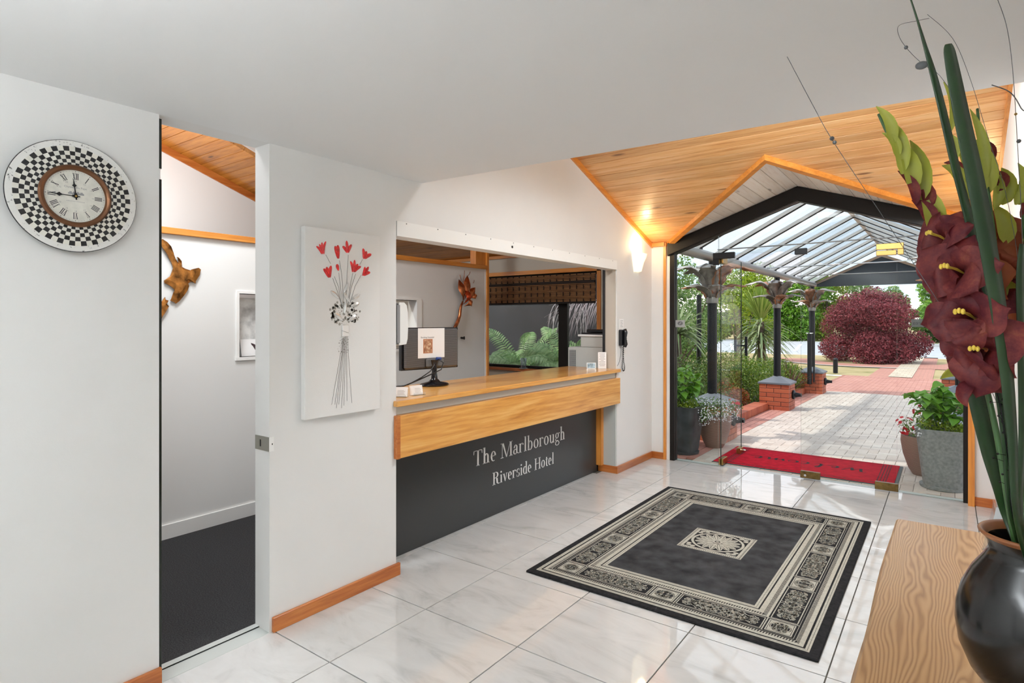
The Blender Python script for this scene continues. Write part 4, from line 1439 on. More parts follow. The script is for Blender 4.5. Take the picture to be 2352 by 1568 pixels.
rr = random.Random(5)
for k in range(230):
    if k < 170:
        a, q = rr.uniform(0, 2 * PI), rr.random() ** 0.6
        u_, v_ = 430 + 215 * q * math.cos(a), 1080 + 175 * q * math.sin(a)
        if 380 < u_ < 490 and rr.random() < 0.5:
            continue
    else:
        u_, v_ = rr.uniform(340, 480), rr.uniform(1430, 1640)
    c_ = cpx(u_, v_, 0.0006)
    s_ = rr.uniform(0.0015, 0.0095) * (0.4 if k > 160 else 1)
    n_ = 9
    ph_ = rr.random() * 6
    sp_.add([c_ + Vector((0, s_ * math.cos(ph_ + 2 * PI * i / n_) * rr.uniform(0.75, 1.15), s_ * math.sin(ph_ + 2 * PI * i / n_) * rr.uniform(0.75, 1.15))) for i in range(n_)], [tuple(range(n_))])
sp_.build('grey_spatter', flat('grey_stipple_paint', (0.36, 0.34, 0.30), 0.7, var=0.4, vscale=120), pt, kind='stuff')

# ================================================================== bordered rug
RX0, RX1, RY0, RY1 = -2.055, -0.462, 2.912, 5.168
rug = thing('area_rug', ((RX0 + RX1) / 2, (RY0 + RY1) / 2, 0), 'charcoal area rug with cream medallion border on the tiled floor', 'rug')
char = flat('charcoal_pile', (0.050, 0.052, 0.056), 0.95, var=0.45, vscale=9, bmp=0.7, bscale=420, spec=0.1)
rcream = flat('cream_pile', (0.46, 0.45, 0.39), 0.95, var=0.12, vscale=60, bmp=0.5, bscale=420, spec=0.1)
rblack = flat('black_pile', (0.024, 0.024, 0.026), 0.95, var=0.3, vscale=50, bmp=0.5, bscale=420, spec=0.1)
ZT = 0.0135
MB().bbox(RX0, RX1, RY0, RY1, 0.001, ZT, 0.005).build('pile', rblack, rug)
rg = MB()


def rrect(x0, x1, y0, y1, lv, m):
    z = ZT + 0.0004 * lv
    rg.add([(x0, y0, z), (x1, y0, z), (x1, y1, z), (x0, y1, z)], [(0, 1, 2, 3)], m)


def rframe(d0, d1, lv, m):
    a0, a1, b0, b1 = RX0 + d0, RX1 - d0, RY0 + d0, RY1 - d0
    i0, i1, j0, j1 = RX0 + d1, RX1 - d1, RY0 + d1, RY1 - d1
    rrect(a0, a1, b0, j0, lv, m)
    rrect(a0, a1, j1, b1, lv, m)
    rrect(a0, i0, j0, j1, lv, m)
    rrect(i1, a1, j0, j1, lv, m)


for d0, d1, m_ in ((0.045, 0.066, 1), (0.0545, 0.0560, 2), (0.076, 0.094, 1), (0.094, 0.116, 1), (0.126, 0.128, 1), (0.272, 0.282, 1), (0.282, 0.302, 1), (0.304, 0.330, 1), (0.338, 0.362, 1), (0.349, 0.3505, 2)):
    rframe(d0, d1, 1 if m_ == 1 else 2, m_)
# dashed guard bands
for d0, d1 in ((0.097, 0.114), (0.284, 0.301)):
    a0, a1, b0, b1 = RX0 + d0, RX1 - d0, RY0 + d0, RY1 - d0
    wd = d1 - d0
    step = 0.013
    z = ZT + 0.0009

    def dash(ox, oy, dx, dy, n):
        for k in range(n):
            px, py = ox + dx * k * step, oy + dy * k * step
            nx, ny = -dy, dx
            pts = [(px, py), (px + dx * 0.0065, py + dy * 0.0065), (px + dx * 0.0105 + nx * wd, py + dy * 0.0105 + ny * wd), (px + dx * 0.004 + nx * wd, py + dy * 0.004 + ny * wd)]
            rg.add([(q[0], q[1], z) for q in pts], [(0, 1, 2, 3)], 2)
    dash(a0, b0, 1, 0, int((a1 - a0) / step))
    dash(a1, b0, 0, 1, int((b1 - b0) / step))
    dash(a1, b1, -1, 0, int((a1 - a0) / step))
    dash(a0, b1, 0, -1, int((b1 - b0) / step))


def ribbon(pts, w_, lv, m):
    z = ZT + 0.0004 * lv
    for i in range(len(pts) - 1):
        p0, p1 = Vector((*pts[i], 0)), Vector((*pts[i + 1], 0))
        t = (p1 - p0)
        if t.length < 1e-6:
            continue
        n_ = Vector((-t.y, t.x, 0)).normalized() * w_ / 2
        rg.add([(q.x, q.y, z) for q in (p0 - n_, p1 - n_, p1 + n_, p0 + n_)], [(0, 1, 2, 3)], m)


def outline(x0, x1, y0, y1, w_, lv, m):
    rrect(x0, x1, y0, y0 + w_, lv, m)
    rrect(x0, x1, y1 - w_, y1, lv, m)
    rrect(x0, x0 + w_, y0, y1, lv, m)
    rrect(x1 - w_, x1, y0, y1, lv, m)


def curls(cx, cy, hx, hy, m, lv, n, w_=0.0042, seed=1):
    """four-fold mirrored scrollwork inside an ellipse-ish field"""
    r_ = random.Random(seed)
    for k in range(n):
        x, y = r_.uniform(0.02, 0.93) * hx, r_.uniform(0.02, 0.93) * hy
        if (x / hx) ** 3 + (y / hy) ** 3 > 0.95:
            continue
        rad, a0, tw = r_.uniform(0.006, 0.013), r_.uniform(0, 6.28), r_.choice((-1, 1))
        base = [(x + rad * (1 - 0.09 * i) * math.cos(a0 + tw * 0.62 * i), y + rad * (1 - 0.09 * i) * math.sin(a0 + tw * 0.62 * i)) for i in range(8)]
        for sx_ in (-1, 1):
            for sy_ in (-1, 1):
                ribbon([(cx + sx_ * p_[0], cy + sy_ * p_[1]) for p_ in base], w_, lv, m)


def ellipse(cx, cy, rx, ry, lv, m, n=24, inner=0.0):
    z = ZT + 0.0004 * lv
    for k in range(n):
        a, c_ = 2 * PI * k / n, 2 * PI * (k + 1) / n
        rg.add([(cx + rx * math.cos(a), cy + ry * math.sin(a), z), (cx + rx * math.cos(c_), cy + ry * math.sin(c_), z),
                (cx + rx * inner * math.cos(c_), cy + ry * inner * math.sin(c_), z), (cx + rx * inner * math.cos(a), cy + ry * inner * math.sin(a), z)], [(0, 1, 2, 3)], m)


def panel(x0, x1, y0, y1, kind, seed):
    cx, cy, hx, hy = (x0 + x1) / 2, (y0 + y1) / 2, (x1 - x0) / 2, (y1 - y0) / 2
    if kind == 'sq':
        rrect(x0 + 0.010, x1 - 0.010, y0 + 0.010, y1 - 0.010, 1, 1)
        outline(x0 + 0.016, x1 - 0.016, y0 + 0.016, y1 - 0.016, 0.0025, 2, 2)
        ellipse(cx, cy, hx - 0.022, hy - 0.022, 2, 2)
        ellipse(cx, cy, hx - 0.025, hy - 0.025, 3, 1)
        ellipse(cx, cy, hx - 0.029, hy - 0.029, 4, 2)
        curls(cx, cy, hx - 0.030, hy - 0.030, 1, 5, 26, 0.0040, seed)
    else:
        outline(x0 + 0.008, x1 - 0.008, y0 + 0.008, y1 - 0.008, 0.005, 1, 1)
        curls(cx, cy, hx - 0.022, hy - 0.022, 1, 3, 95, 0.0045, seed)


xs = [RX0 + 0.128, RX0 + 0.272, RX0 + 0.722, RX0 + 0.875, RX1 - 0.272, RX1 - 0.128]
ys = [RY0 + 0.128, RY0 + 0.272, RY0 + 0.712, RY0 + 0.880, RY0 + 1.345, RY0 + 1.512, RY1 - 0.272, RY1 - 0.128]
sd_ = 0
for (ya_, yb_) in ((ys[0], ys[1]), (ys[6], ys[7])):
    for i in range(5):
        sd_ += 1
        panel(xs[i], xs[i + 1], ya_, yb_, 'sq' if i % 2 == 0 else 'long', sd_ % 3)
        if i:
            rrect(xs[i] - 0.003, xs[i] + 0.003, ya_, yb_, 2, 1)
for (xa_, xb_) in ((xs[0], xs[1]), (xs[4], xs[5])):
    for i in range(1, 6):
        sd_ += 1
        panel(xa_, xb_, ys[i], ys[i + 1], 'long' if i % 2 == 1 else 'sq', 3 + sd_ % 3)
        rrect(xa_, xb_, ys[i] - 0.003, ys[i] + 0.003, 2, 1)
    rrect(xa_, xb_, ys[6] - 0.003, ys[6] + 0.003, 2, 1)
# field and centre medallion
rrect(RX0 + 0.362, RX1 - 0.362, RY0 + 0.362, RY1 - 0.362, 1, 0)
mx0, mx1, my0, my1 = -1.468, -1.052, 3.845, 4.258
mcx, mcy = (mx0 + mx1) / 2, (my0 + my1) / 2
rrect(mx0, mx1, my0, my1, 2, 1)
for k in range(34):
    xx = mx0 + 0.008 + k * 0.0119
    for yy in (my0 + 0.008, my1 - 0.018):
        rrect(xx, xx + 0.005, yy, yy + 0.010, 3, 2)
    yy = my0 + 0.008 + k * 0.0118
    for xx in (mx0 + 0.008, mx1 - 0.018):
        rrect(xx, xx + 0.010, yy, yy + 0.005, 3, 2)
rrect(mx0 + 0.034, mx1 - 0.034, my0 + 0.034, my1 - 0.034, 3, 2)
ellipse(mcx, mcy, 0.172, 0.170, 4, 1, 40, 0.90)
for sx_ in (-1, 1):
    for sy_ in (-1, 1):
        for (ox, oy) in ((0.148, 0.148), (0.155, 0.118), (0.118, 0.155)):
            ellipse(mcx + sx_ * ox, mcy + sy_ * oy, 0.018, 0.015, 4, 1, 8)
z = ZT + 0.0004 * 5
for ring_, (r0, r1, n_, wd) in enumerate(((0.030, 0.150, 16, 0.024), (0.030, 0.105, 16, 0.015), (0.028, 0.075, 8, 0.012))):
    for k in range(n_):
        a = 2 * PI * (k + 0.5 * ring_) / n_
        ca, sa = math.cos(a), math.sin(a)
        for lv, sc_, m_ in ((0, 1.0, 1), (1, 0.62, 2), (2, 0.38, 1)):
            prof = [(0, 0), (0.35, 0.7), (0.68, 1.0), (0.9, 0.6), (1, 0), (0.9, -0.6), (0.68, -1.0), (0.35, -0.7)]
            zz = ZT + 0.0004 * 5 + 0.00025 * (lv + 3 * ring_)
            if m_ == 2 and ring_ == 2:
                continue
            pts = []
            for t, w_ in prof:
                rr_ = r0 + (r1 - r0) * (0.5 + (t - 0.5) * (1 if m_ == 1 and lv == 0 else 0.85))
                pts.append((mcx + rr_ * ca - wd * w_ * sc_ * 0.9 * sa, mcy + rr_ * sa + wd * w_ * sc_ * 0.9 * ca, zz))
            rg.add(pts, [tuple(range(8))], m_)
ellipse(mcx, mcy, 0.034, 0.034, 14, 1, 20)
ellipse(mcx, mcy, 0.018, 0.018, 15, 2, 16, 0.6)
rg.build('woven_pattern', [char, rcream, rblack], rug)

# ================================================================== oak side table
m, nt, b = new_mat('figured_oak')
dn = noise(nt, coords(nt, (3.2, 0.55, 3.2), kind='World'), 2.3, 2.5, 0.5, 0.2)
sx_n = nt.nodes.new('ShaderNodeSeparateXYZ')
nt.links.new(coords(nt, kind='World'), sx_n.inputs[0])
ph1 = nt.nodes.new('ShaderNodeMath')
ph1.operation = 'MULTIPLY_ADD'
ph1.inputs[1].default_value = 640.0
ph2 = nt.nodes.new('ShaderNodeMath')
ph2.operation = 'MULTIPLY'
ph2.inputs[1].default_value = 125.0
nt.links.new(dn, ph2.inputs[0])
nt.links.new(sx_n.outputs['X'], ph1.inputs[0])
nt.links.new(ph2.outputs[0], ph1.inputs[2])
sn = nt.nodes.new('ShaderNodeMath')
sn.operation = 'SINE'
nt.links.new(ph1.outputs[0], sn.inputs[0])
wv = nt.nodes.new('ShaderNodeMapRange')
wv.inputs['From Min'].default_value = -1.0
nt.links.new(sn.outputs[0], wv.inputs['Value'])
fine = noise(nt, coords(nt, (160, 9, 160), kind='World'), 1.0, 4, 0.6)
mm = nt.nodes.new('ShaderNodeMath')
mm.operation = 'MULTIPLY_ADD'
mm.inputs[1].default_value = 0.35
nt.links.new(fine, mm.inputs[0])
m7 = nt.nodes.new('ShaderNodeMath')
m7.operation = 'MULTIPLY'
m7.inputs[1].default_value = 0.75
nt.links.new(wv.outputs[0], m7.inputs[0])
nt.links.new(m7.outputs[0], mm.inputs[2])
nt.links.new(ramp(nt, mm.outputs[0], [(0.10, (0.24, 0.115, 0.04)), (0.40, (0.35, 0.19, 0.075)), (0.85, (0.43, 0.26, 0.12))]), b.inputs['Base Color'])
b.inputs['Roughness'].default_value = 0.34
b.inputs['Coat Weight'].default_value = 0.6
b.inputs['Coat Roughness'].default_value = 0.22
bump(nt, b, mm.outputs[0], 0.25, 0.002)
M['oak'] = m
TZ = 0.75
tb = thing('side_table', (0.06, 1.65, 0), 'long figured oak side table against the right wall', 'table')
edge = []
TYN, TYF = 0.62, 2.745
n = 22
for i in range(n + 1):
    y = TYN + (TYF - TYN) * i / n
    edge.append((-0.165 + 0.004 * math.sin(y * 5.1) - 0.006 * math.exp(-((y - 1.5) / 0.16) ** 2), y))
top = MB()
vs, fs = [], []
for (x, y) in edge:
    vs += [(x + 0.002, y, TZ - 0.042), (x - 0.002, y, TZ - 0.008), (x + 0.006, y, TZ), (0.287, y, TZ), (0.287, y, TZ - 0.042)]
for i in range(n):
    for k in range(5):
        k2 = (k + 1) % 5
        fs.append((i * 5 + k, i * 5 + k2, (i + 1) * 5 + k2, (i + 1) * 5 + k))
fs += [(0, 1, 2, 3, 4), tuple(n * 5 + k for k in (4, 3, 2, 1, 0))]
top.add(vs, fs)
top.build('table_top', M['oak'], tb, smooth=40)
for lx in (-0.12, 0.22):
    for ly_ in (TYN + 0.08, TYF - 0.14):
        MB().bbox(lx, lx + 0.05, ly_, ly_ + 0.05, 0.001, TZ - 0.042, 0.004).build('leg', M['oak'], tb)
MB().box(-0.11, 0.26, TYN + 0.10, TYN + 0.12, TZ - 0.11, TZ - 0.042).build('rail', M['oak'], tb)
MB().box(-0.11, 0.26, TYF - 0.12, TYF - 0.10, TZ - 0.11, TZ - 0.042).build('rail', M['oak'], tb)

# ================================================================== black vase
VC = Vector((0.146, 1.60, TZ))
va = thing('ceramic_vase', VC, 'glossy black round ceramic vase with copper rim on the oak table', 'vase')
vg, nt, b = new_mat('black_glaze')
b.inputs['Base Color'].default_value = (0.006, 0.006, 0.0065, 1)
b.inputs['Roughness'].default_value = 0.22
b.inputs['Coat Weight'].default_value = 0.25
b.inputs['Coat Roughness'].default_value = 0.12
b.inputs['Specular IOR Level'].default_value = 0.45
bump(nt, b, noise(nt, coords(nt), 25, 3), 0.05, 0.004)
prof = [(0.065, 0.0), (0.085, 0.012), (0.110, 0.045), (0.128, 0.09), (0.1345, 0.135), (0.133, 0.17), (0.124, 0.21), (0.106, 0.25), (0.086, 0.280), (0.078, 0.298), (0.079, 0.312), (0.088, 0.328)]
MB().lathe(prof, VC, 64, cap=False).build('body', vg, va, smooth=True)
MB().lathe([(0.0870, 0.324), (0.0945, 0.331), (0.0955, 0.335), (0.0925, 0.338), (0.085, 0.333), (0.078, 0.322)], VC, 64, cap=False).build('rim', flat('rust_glaze_rim', (0.24, 0.085, 0.03), 0.3), va, smooth=True)
MB().lathe([(0.079, 0.323), (0.072, 0.306), (0.080, 0.27), (0.09, 0.22), (0.01, 0.215)], VC, 48, cap=False).build('inner_wall', vg, va, smooth=True)

# clear brochure stand behind the vase
br = thing('brochure_stand', (0.17, 2.60, TZ), 'clear acrylic A-frame brochure stand behind the vase', 'stand')
Q = Matrix.Translation((0.17, 2.56, TZ)) @ Matrix.Rotation(math.radians(-28), 4, 'Z')
MB().add([Q @ Vector(q) for q in ((-0.06, -0.05, 0), (0.06, -0.05, 0), (0.06, 0.02, 0.15), (-0.06, 0.02, 0.15))], [(0, 1, 2, 3)]).add([Q @ Vector(q) for q in ((-0.06, -0.053, 0), (0.06, -0.053, 0), (0.06, 0.017, 0.15), (-0.06, 0.017, 0.15))], [(3, 2, 1, 0)]).build('front_panel', M['acrylic'], br)
MB().box(-0.06, 0.06, 0.0, 0.003, 0.0, 0.15, M=Q @ Matrix.Translation((0, 0.085, 0)) @ Matrix.Rotation(math.radians(24), 4, 'X')).build('back_panel', M['acrylic'], br)
MB().box(-0.06, 0.06, -0.05, 0.08, 0.0, 0.003, M=Q).build('base', M['acrylic'], br)
MB().add([Q @ Vector(q) for q in ((-0.05, -0.046, 0.004), (0.05, -0.046, 0.004), (0.05, 0.016, 0.138), (-0.05, 0.016, 0.138))], [(0, 1, 2, 3)]).build('leaflet', M['paper'], br)

# ================================================================== gladiolus arrangement
pm_, nt, b = new_mat('maroon_petal')
pn = noise(nt, coords(nt, kind='World'), 24, 4, 0.7)
g = nt.nodes.new('ShaderNodeNewGeometry')
mxp = nt.nodes.new('ShaderNodeMath')
mxp.operation = 'MULTIPLY_ADD'
mxp.inputs[1].default_value = 0.35
nt.links.new(g.outputs['Random Per Island'], mxp.inputs[0])
mh = nt.nodes.new('ShaderNodeMath')
mh.operation = 'MULTIPLY'
mh.inputs[1].default_value = 0.65
nt.links.new(pn, mh.inputs[0])
nt.links.new(mh.outputs[0], mxp.inputs[2])
pcol = ramp(nt, mxp.outputs[0], [(0.28, (0.045, 0.005, 0.009)), (0.46, (0.13, 0.012, 0.020)), (0.60, (0.25, 0.040, 0.035)), (0.72, (0.38, 0.11, 0.05)), (0.82, (0.24, 0.21, 0.05))])
nt.links.new(pcol, b.inputs['Base Color'])
b.inputs['Roughness'].default_value = 0.55
trn = nt.nodes.new('ShaderNodeBsdfTranslucent')
nt.links.new(pcol, trn.inputs['Color'])
msx = nt.nodes.new('ShaderNodeMixShader')
msx.inputs[0].default_value = 0.45
nt.links.new(b.outputs[0], msx.inputs[1])
nt.links.new(trn.outputs[0], msx.inputs[2])
nt.links.new(msx.outputs[0], nt.nodes['Material Output'].inputs['Surface'])
M['petal'] = pm_
M['rust_petal'] = leafy('rust_orange_petal', [(0.16, 0.02, 0.015), (0.36, 0.08, 0.03), (0.48, 0.19, 0.05)], 0.5, 10, 0.5)
M['bract'] = leafy('lime_bract', [(0.26, 0.30, 0.035), (0.42, 0.44, 0.06), (0.50, 0.52, 0.10)], 0.4, 6, 0.35)
M['blade'] = leafy('dark_green_blade', [(0.012, 0.032, 0.012), (0.02, 0.052, 0.017), (0.032, 0.075, 0.024)], 0.3, 5, 0.15)
M['stem'] = flat('green_stem', (0.05, 0.12, 0.035), 0.4)
M['stamen'] = flat('yellow_stamen', (0.70, 0.50, 0.06), 0.5)
TOCAM = lambda p: (Vector((0, 0, CAM_H)) - p).normalized()


def blossom(parent, c, face, size, seed, mat=None):
    """open gladiolus flower: funnel throat, six broad pointed ruffled tepals"""
    mat = mat or M['petal']
    r_ = random.Random(seed)
    face = Vector(face).normalized()
    up = (Vector((0, 0, 1)) - face * face.z)
    up = up.normalized() if up.length > 0.05 else face.orthogonal().normalized()
    rt = up.cross(face)
    throat = c - face * size * 0.9
    first = None
    for k in range(6):
        a = 2 * PI * k / 6 + 0.26 + r_.uniform(-0.2, 0.2)
        dirv = rt * math.cos(a) + up * math.sin(a)
        side = dirv.cross(face)
        outer = k % 2 == 0
        L = size * (1.25 if outer else 1.05) * r_.uniform(0.85, 1.2)
        flare = r_.uniform(0.25, 0.75)
        tilt = r_.uniform(-0.25, 0.25)
        vs, fs = [], []
        NA, NB = 9, 5
        for i in range(NA):
            t = i / (NA - 1)
            radial = L * (0.05 + 0.95 * t ** 1.45)
            fw = size * (1.05 * t ** 0.75 - flare * max(0, t - 0.5) ** 1.5 * 3.2)
            c0 = throat + dirv * radial + face * fw + side * (tilt * size * t * t)
            w_ = size * (0.04 + 0.62 * math.sin(PI * min(1, 0.03 + 0.93 * t ** 1.1)) ** 0.75) * (1.05 if outer else 0.9)
            if i == NA - 1:
                w_ *= 0.25
            cup = 0.30 * (1 - 1.5 * t)
            for j in range(NB):
                q = (j / (NB - 1) - 0.5) * 2
                ruf = 0.11 * size * math.sin(t * 7 + q * 2.4 + seed * 1.3 + k) * abs(q) * t
                vs.append(c0 + side * w_ * q + face * (cup * w_ * q * q + ruf) - dirv * (0.10 * size * q * q * t))
        for i in range(NA - 1):
            for j in range(NB - 1):
                fs.append((i * NB + j, i * NB + j + 1, (i + 1) * NB + j + 1, (i + 1) * NB + j))
        mb = MB().add(vs, fs)
        if first is None:
            first = mb.build('blossom', mat, parent, smooth=True)
            po = first
        else:
            po = mb.build('petal', mat, first, smooth=True)
        sb = po.modifiers.new('subdivision', 'SUBSURF')
        sb.levels = sb.render_levels = 1
    mb = MB()
    for k in range(3):
        a = PI / 2 + (k - 1) * 0.5
        e = throat + face * size * 0.85 + (rt * math.cos(a) + up * math.sin(a)) * size * 0.20
        mb.tube([throat, (throat + e) / 2 + up * size * 0.05, e], size * 0.02, 5)
        mb.ball(e, size * 0.055, 5, sc=(1, 1, 1.5))
    mb.build('stamens', M['stamen'], first)
    return first


def bract(parent, base, tip, wd, mat, name='bud', curve=0.012):
    ax = tip - base
    toc = TOCAM(base)
    side = ax.cross(toc).normalized()
    pts, ws = [], []
    for i in range(8):
        t = i / 7
        pts.append(base + ax * t + side * curve * math.sin(PI * t) + toc * 0.35 * wd * math.sin(PI * t))
        ws.append(0.85 * wd * math.sin(PI * min(1.0, 0.02 + 0.98 * t ** 0.8)) ** 0.8 * (1 - 0.2 * t) + 0.0006)
    mb = MB().strip(pts, ws, side, fold=-0.75)
    pts2 = [p_ - toc * 0.5 * wd * math.sin(PI * i / 7) for i, p_ in enumerate(pts)]
    mb.strip(pts2, ws, side, fold=0.55)
    return mb.build(name, mat, parent, smooth=True)


def px_line(pts, d):
    return [at(u, v, d=(d if not isinstance(d, (list, tuple)) else d[0] + (d[1] - d[0]) * i / max(1, len(pts) - 1))) for i, (u, v) in enumerate(pts)]


def smooth_line(pts, n=6):
    out = []
    for i in range(len(pts) - 1):
        p0, p1, p2, p3 = pts[max(i - 1, 0)], pts[i], pts[i + 1], pts[min(i + 2, len(pts) - 1)]
        for k in range(n):
            t = k / n
            out.append(0.5 * ((2 * p1) + (p2 - p0) * t + (2 * p0 - 5 * p1 + 4 * p2 - p3) * t * t + (3 * p1 - p0 - 3 * p2 + p3) * t ** 3))
    out.append(pts[-1])
    return out


VB = VC + Vector((0, 0, 0.235))
# spike with open maroon flowers leaning out over the table
ga = thing('gladiolus_stem', VB, 'gladiolus stem with open maroon flowers leaning away from the wall', 'flower', 'gladiolus stems in the black vase')
la = smooth_line([VB + Vector((-0.02, 0.0, 0))] + px_line([(2322, 1190), (2290, 1000), (2250, 830), (2200, 660), (2140, 520), (2085, 400), (2045, 320), (2018, 262)], (1.18, 1.30)), 5)
MB().tube(la, [0.0065 - 0.0035 * i / (len(la) - 1) for i in range(len(la))], 8).build('stem', M['stem'], ga, smooth=True)
for k, (u, v, d, fx, sz) in enumerate(((2128, 545, 1.22, (-0.72, -0.60, 0.18), 0.058), (2165, 625, 1.17, (-0.60, -0.75, 0.05), 0.068), (2200, 730, 1.14, (-0.45, -0.85, 0.05), 0.072), (2236, 815, 1.13, (-0.35, -0.9, -0.15), 0.066), (2140, 660, 1.24, (-0.85, -0.4, -0.1), 0.055), (2180, 790, 1.20, (-0.9, -0.3, -0.3), 0.056), (2215, 860, 1.17, (-0.7, -0.55, -0.5), 0.058))):
    blossom(ga, at(u, v, d=d), fx, sz, 20 + k)
bract(ga, at(2236, 880, d=1.16), at(2222, 934, d=1.15), 0.016, M['petal'], 'drooping_bud')
for b0, t0, wd, mt in (((2050, 335), (2012, 244), 0.0135, 'bract'), ((2072, 400), (2040, 272), 0.017, 'bract'), ((2060, 362), (2026, 305), 0.011, 'bract'), ((2098, 440), (2058, 322), 0.020, 'bract'), ((2118, 462), (2090, 322), 0.019, 'bract'), ((2104, 470), (2062, 392), 0.012, 'petal'), ((2132, 478), (2100, 412), 0.016, 'petal'), ((2150, 545), (2108, 420), 0.024, 'bract'), ((2140, 520), (2094, 460), 0.018, 'petal'), ((2185, 620), (2160, 545), 0.02, 'bract'), ((2222, 720), (2200, 640), 0.018, 'bract'), ((2240, 860), (2160, 870), 0.014, 'bract')):
    bract(ga, at(*b0, d=1.25), at(*t0, d=1.26), wd, M[mt])
# upright spike behind the tall leaf
gb = thing('gladiolus_stem', VB, 'gladiolus stem with rust-orange flowers standing upright behind the tall green leaf', 'flower', 'gladiolus stems in the black vase')
lb = smooth_line([VB + Vector((0.01, 0.03, 0))] + px_line([(2335, 1190), (2322, 950), (2300, 750), (2285, 560), (2268, 430), (2252, 320), (2245, 250)], (1.30, 1.42)), 5)
MB().tube(lb, [0.006 - 0.003 * i / (len(lb) - 1) for i in range(len(lb))], 8).build('stem', M['stem'], gb, smooth=True)
for k, (u, v, d, fx, sz) in enumerate(((2205, 495, 1.36, (-0.9, -0.1, 0.35), 0.062), (2325, 530, 1.38, (0.5, -0.75, 0.3), 0.066), (2318, 650, 1.36, (0.45, -0.85, 0.0), 0.062), (2250, 640, 1.40, (-0.6, -0.6, 0.1), 0.060), (2295, 770, 1.34, (0.2, -0.95, -0.1), 0.058))):
    blossom(gb, at(u, v, d=d), fx, sz, 40 + k, M['rust_petal'])
for b0, t0, wd, mt in (((2185, 300), (2167, 188), 0.010, 'bract'), ((2262, 420), (2228, 250), 0.014, 'bract'), ((2210, 425), (2163, 380), 0.016, 'bract'), ((2205, 400), (2168, 374), 0.011, 'petal'), ((2270, 445), (2240, 320), 0.022, 'bract'), ((2262, 380), (2262, 322), 0.013, 'petal'), ((2300, 470), (2300, 385), 0.022, 'bract'), ((2285, 440), (2292, 392), 0.016, 'petal'), ((2285, 480), (2276, 386), 0.014, 'bract'), ((2222, 460), (2200, 345), 0.012, 'bract'), ((2190, 370), (2176, 305), 0.010, 'bract'), ((2310, 560), (2280, 470), 0.022, 'bract'), ((2320, 700), (2290, 640), 0.022, 'bract')):
    bract(gb, at(*b0, d=1.38), at(*t0, d=1.39), wd, M[mt])
gc = thing('gladiolus_stem', VB, 'gladiolus stem with pale lime buds closest to the right wall', 'flower', 'gladiolus stems in the black vase')
lc = smooth_line([VB + Vector((0.04, 0.02, 0))] + px_line([(2352, 1190), (2362, 900), (2360, 650), (2350, 480), (2342, 380)], (1.25, 1.40)), 5)
MB().tube(lc, [0.006 - 0.003 * i / (len(lc) - 1) for i in range(len(lc))], 8).build('stem', M['stem'], gc, smooth=True)
for b0, t0, wd, mt in (((2340, 470), (2338, 374), 0.014, 'bract'), ((2332, 470), (2322, 420), 0.012, 'bract'), ((2352, 470), (2350, 385), 0.013, 'bract'), ((2345, 500), (2343, 455), 0.014, 'petal')):
    bract(gc, at(*b0, d=1.36), at(*t0, d=1.37), wd, M[mt])
blossom(gc, at(2360, 560, d=1.34), (-0.1, -0.95, 0.2), 0.062, 61, M['rust_petal'])
blossom(gc, at(2372, 700, d=1.32), (-0.3, -0.9, 0.0), 0.060, 62)


def blade(px, hw, d, label, twist=0.0):
    pts = smooth_line([VB] + [at(u, v, d=d if not isinstance(d, tuple) else d[0] + (d[1] - d[0]) * i / (len(px) - 1)) for i, (u, v) in enumerate(px)], 4)
    n_ = len(pts)
    hws = [hw[0]] + list(hw)
    ws, sides = [], []
    for i in range(n_):
        f_ = i / (n_ - 1) * (len(hws) - 1)
        a = int(min(f_, len(hws) - 2))
        ws.append((hws[a] * (1 - (f_ - a)) + hws[a + 1] * (f_ - a)) * 0.00078)
        sides.append(Vector((_c, _s, 0)) + Vector((-_s, _c, 0)) * twist)
    o = MB().strip(pts, ws, sides, fold=0.14).build('sword_leaf', M['blade'], org=VB, smooth=True)
    so = o.modifiers.new('solid', 'SOLIDIFY')
    so.thickness = 0.0016
    return tag(o, label, 'leaf', 'sword leaves in the black vase')


blade([(2338, 1190), (2328, 1000), (2312, 820), (2290, 660), (2262, 500), (2238, 380), (2214, 270), (2196, 180), (2184, 118), (2180, 100)], [9, 15, 21, 25, 27, 26, 24, 21, 17, 9], 1.10, 'widest upright dark green sword leaf with a blunt tip rising from the vase', 0.2)
blade([(2326, 1190), (2312, 1020), (2290, 850), (2262, 680), (2232, 520), (2196, 380), (2166, 250), (2144, 165), (2126, 105), (2108, 45), (2090, -10)], [8, 11, 12, 13, 13, 12, 11, 9, 5, 2.5, 1.5], 1.16, 'narrow dark green leaf tapering to a long whip-thin point', 0.1)
blade([(2318, 1195), (2298, 1120), (2276, 1040), (2257, 960), (2240, 890), (2222, 800), (2210, 740)], [13, 18, 22, 24, 22, 16, 4], 1.27, 'short broad dark green leaf tucked behind the lowest maroon flowers', -0.1)
blade([(2345, 1190), (2352, 1000), (2350, 800), (2346, 640), (2350, 560)], [10, 14, 15, 14, 8], 1.14, 'dark green leaf standing against the lime-budded stem', 0.3)
blade([(2330, 1190), (2318, 1000), (2300, 820), (2270, 640), (2220, 500)], [6, 8, 8, 8, 5], 1.26, 'thin green leaf running behind the maroon flowers', 0.5)


def wire_sprig(px, d, r, beads, label, mat=None):
    t = thing('bead_wire', VB, label, 'wire', 'decorative wires in the black vase')
    pts = smooth_line(([VB] if px[0][1] > 900 else []) + px_line(px, d), 6)
    MB().tube(pts, r * 0.6, 5).build('wire', mat or M['grey_plastic'], t, smooth=True)
    for (u, v, s_, dd) in beads:
        MB().ball(at(u, v, d=dd), s_, 8).build('bead', M['grey_plastic'] if s_ > 0.0035 else M['brass'], t, smooth=True)
    return t


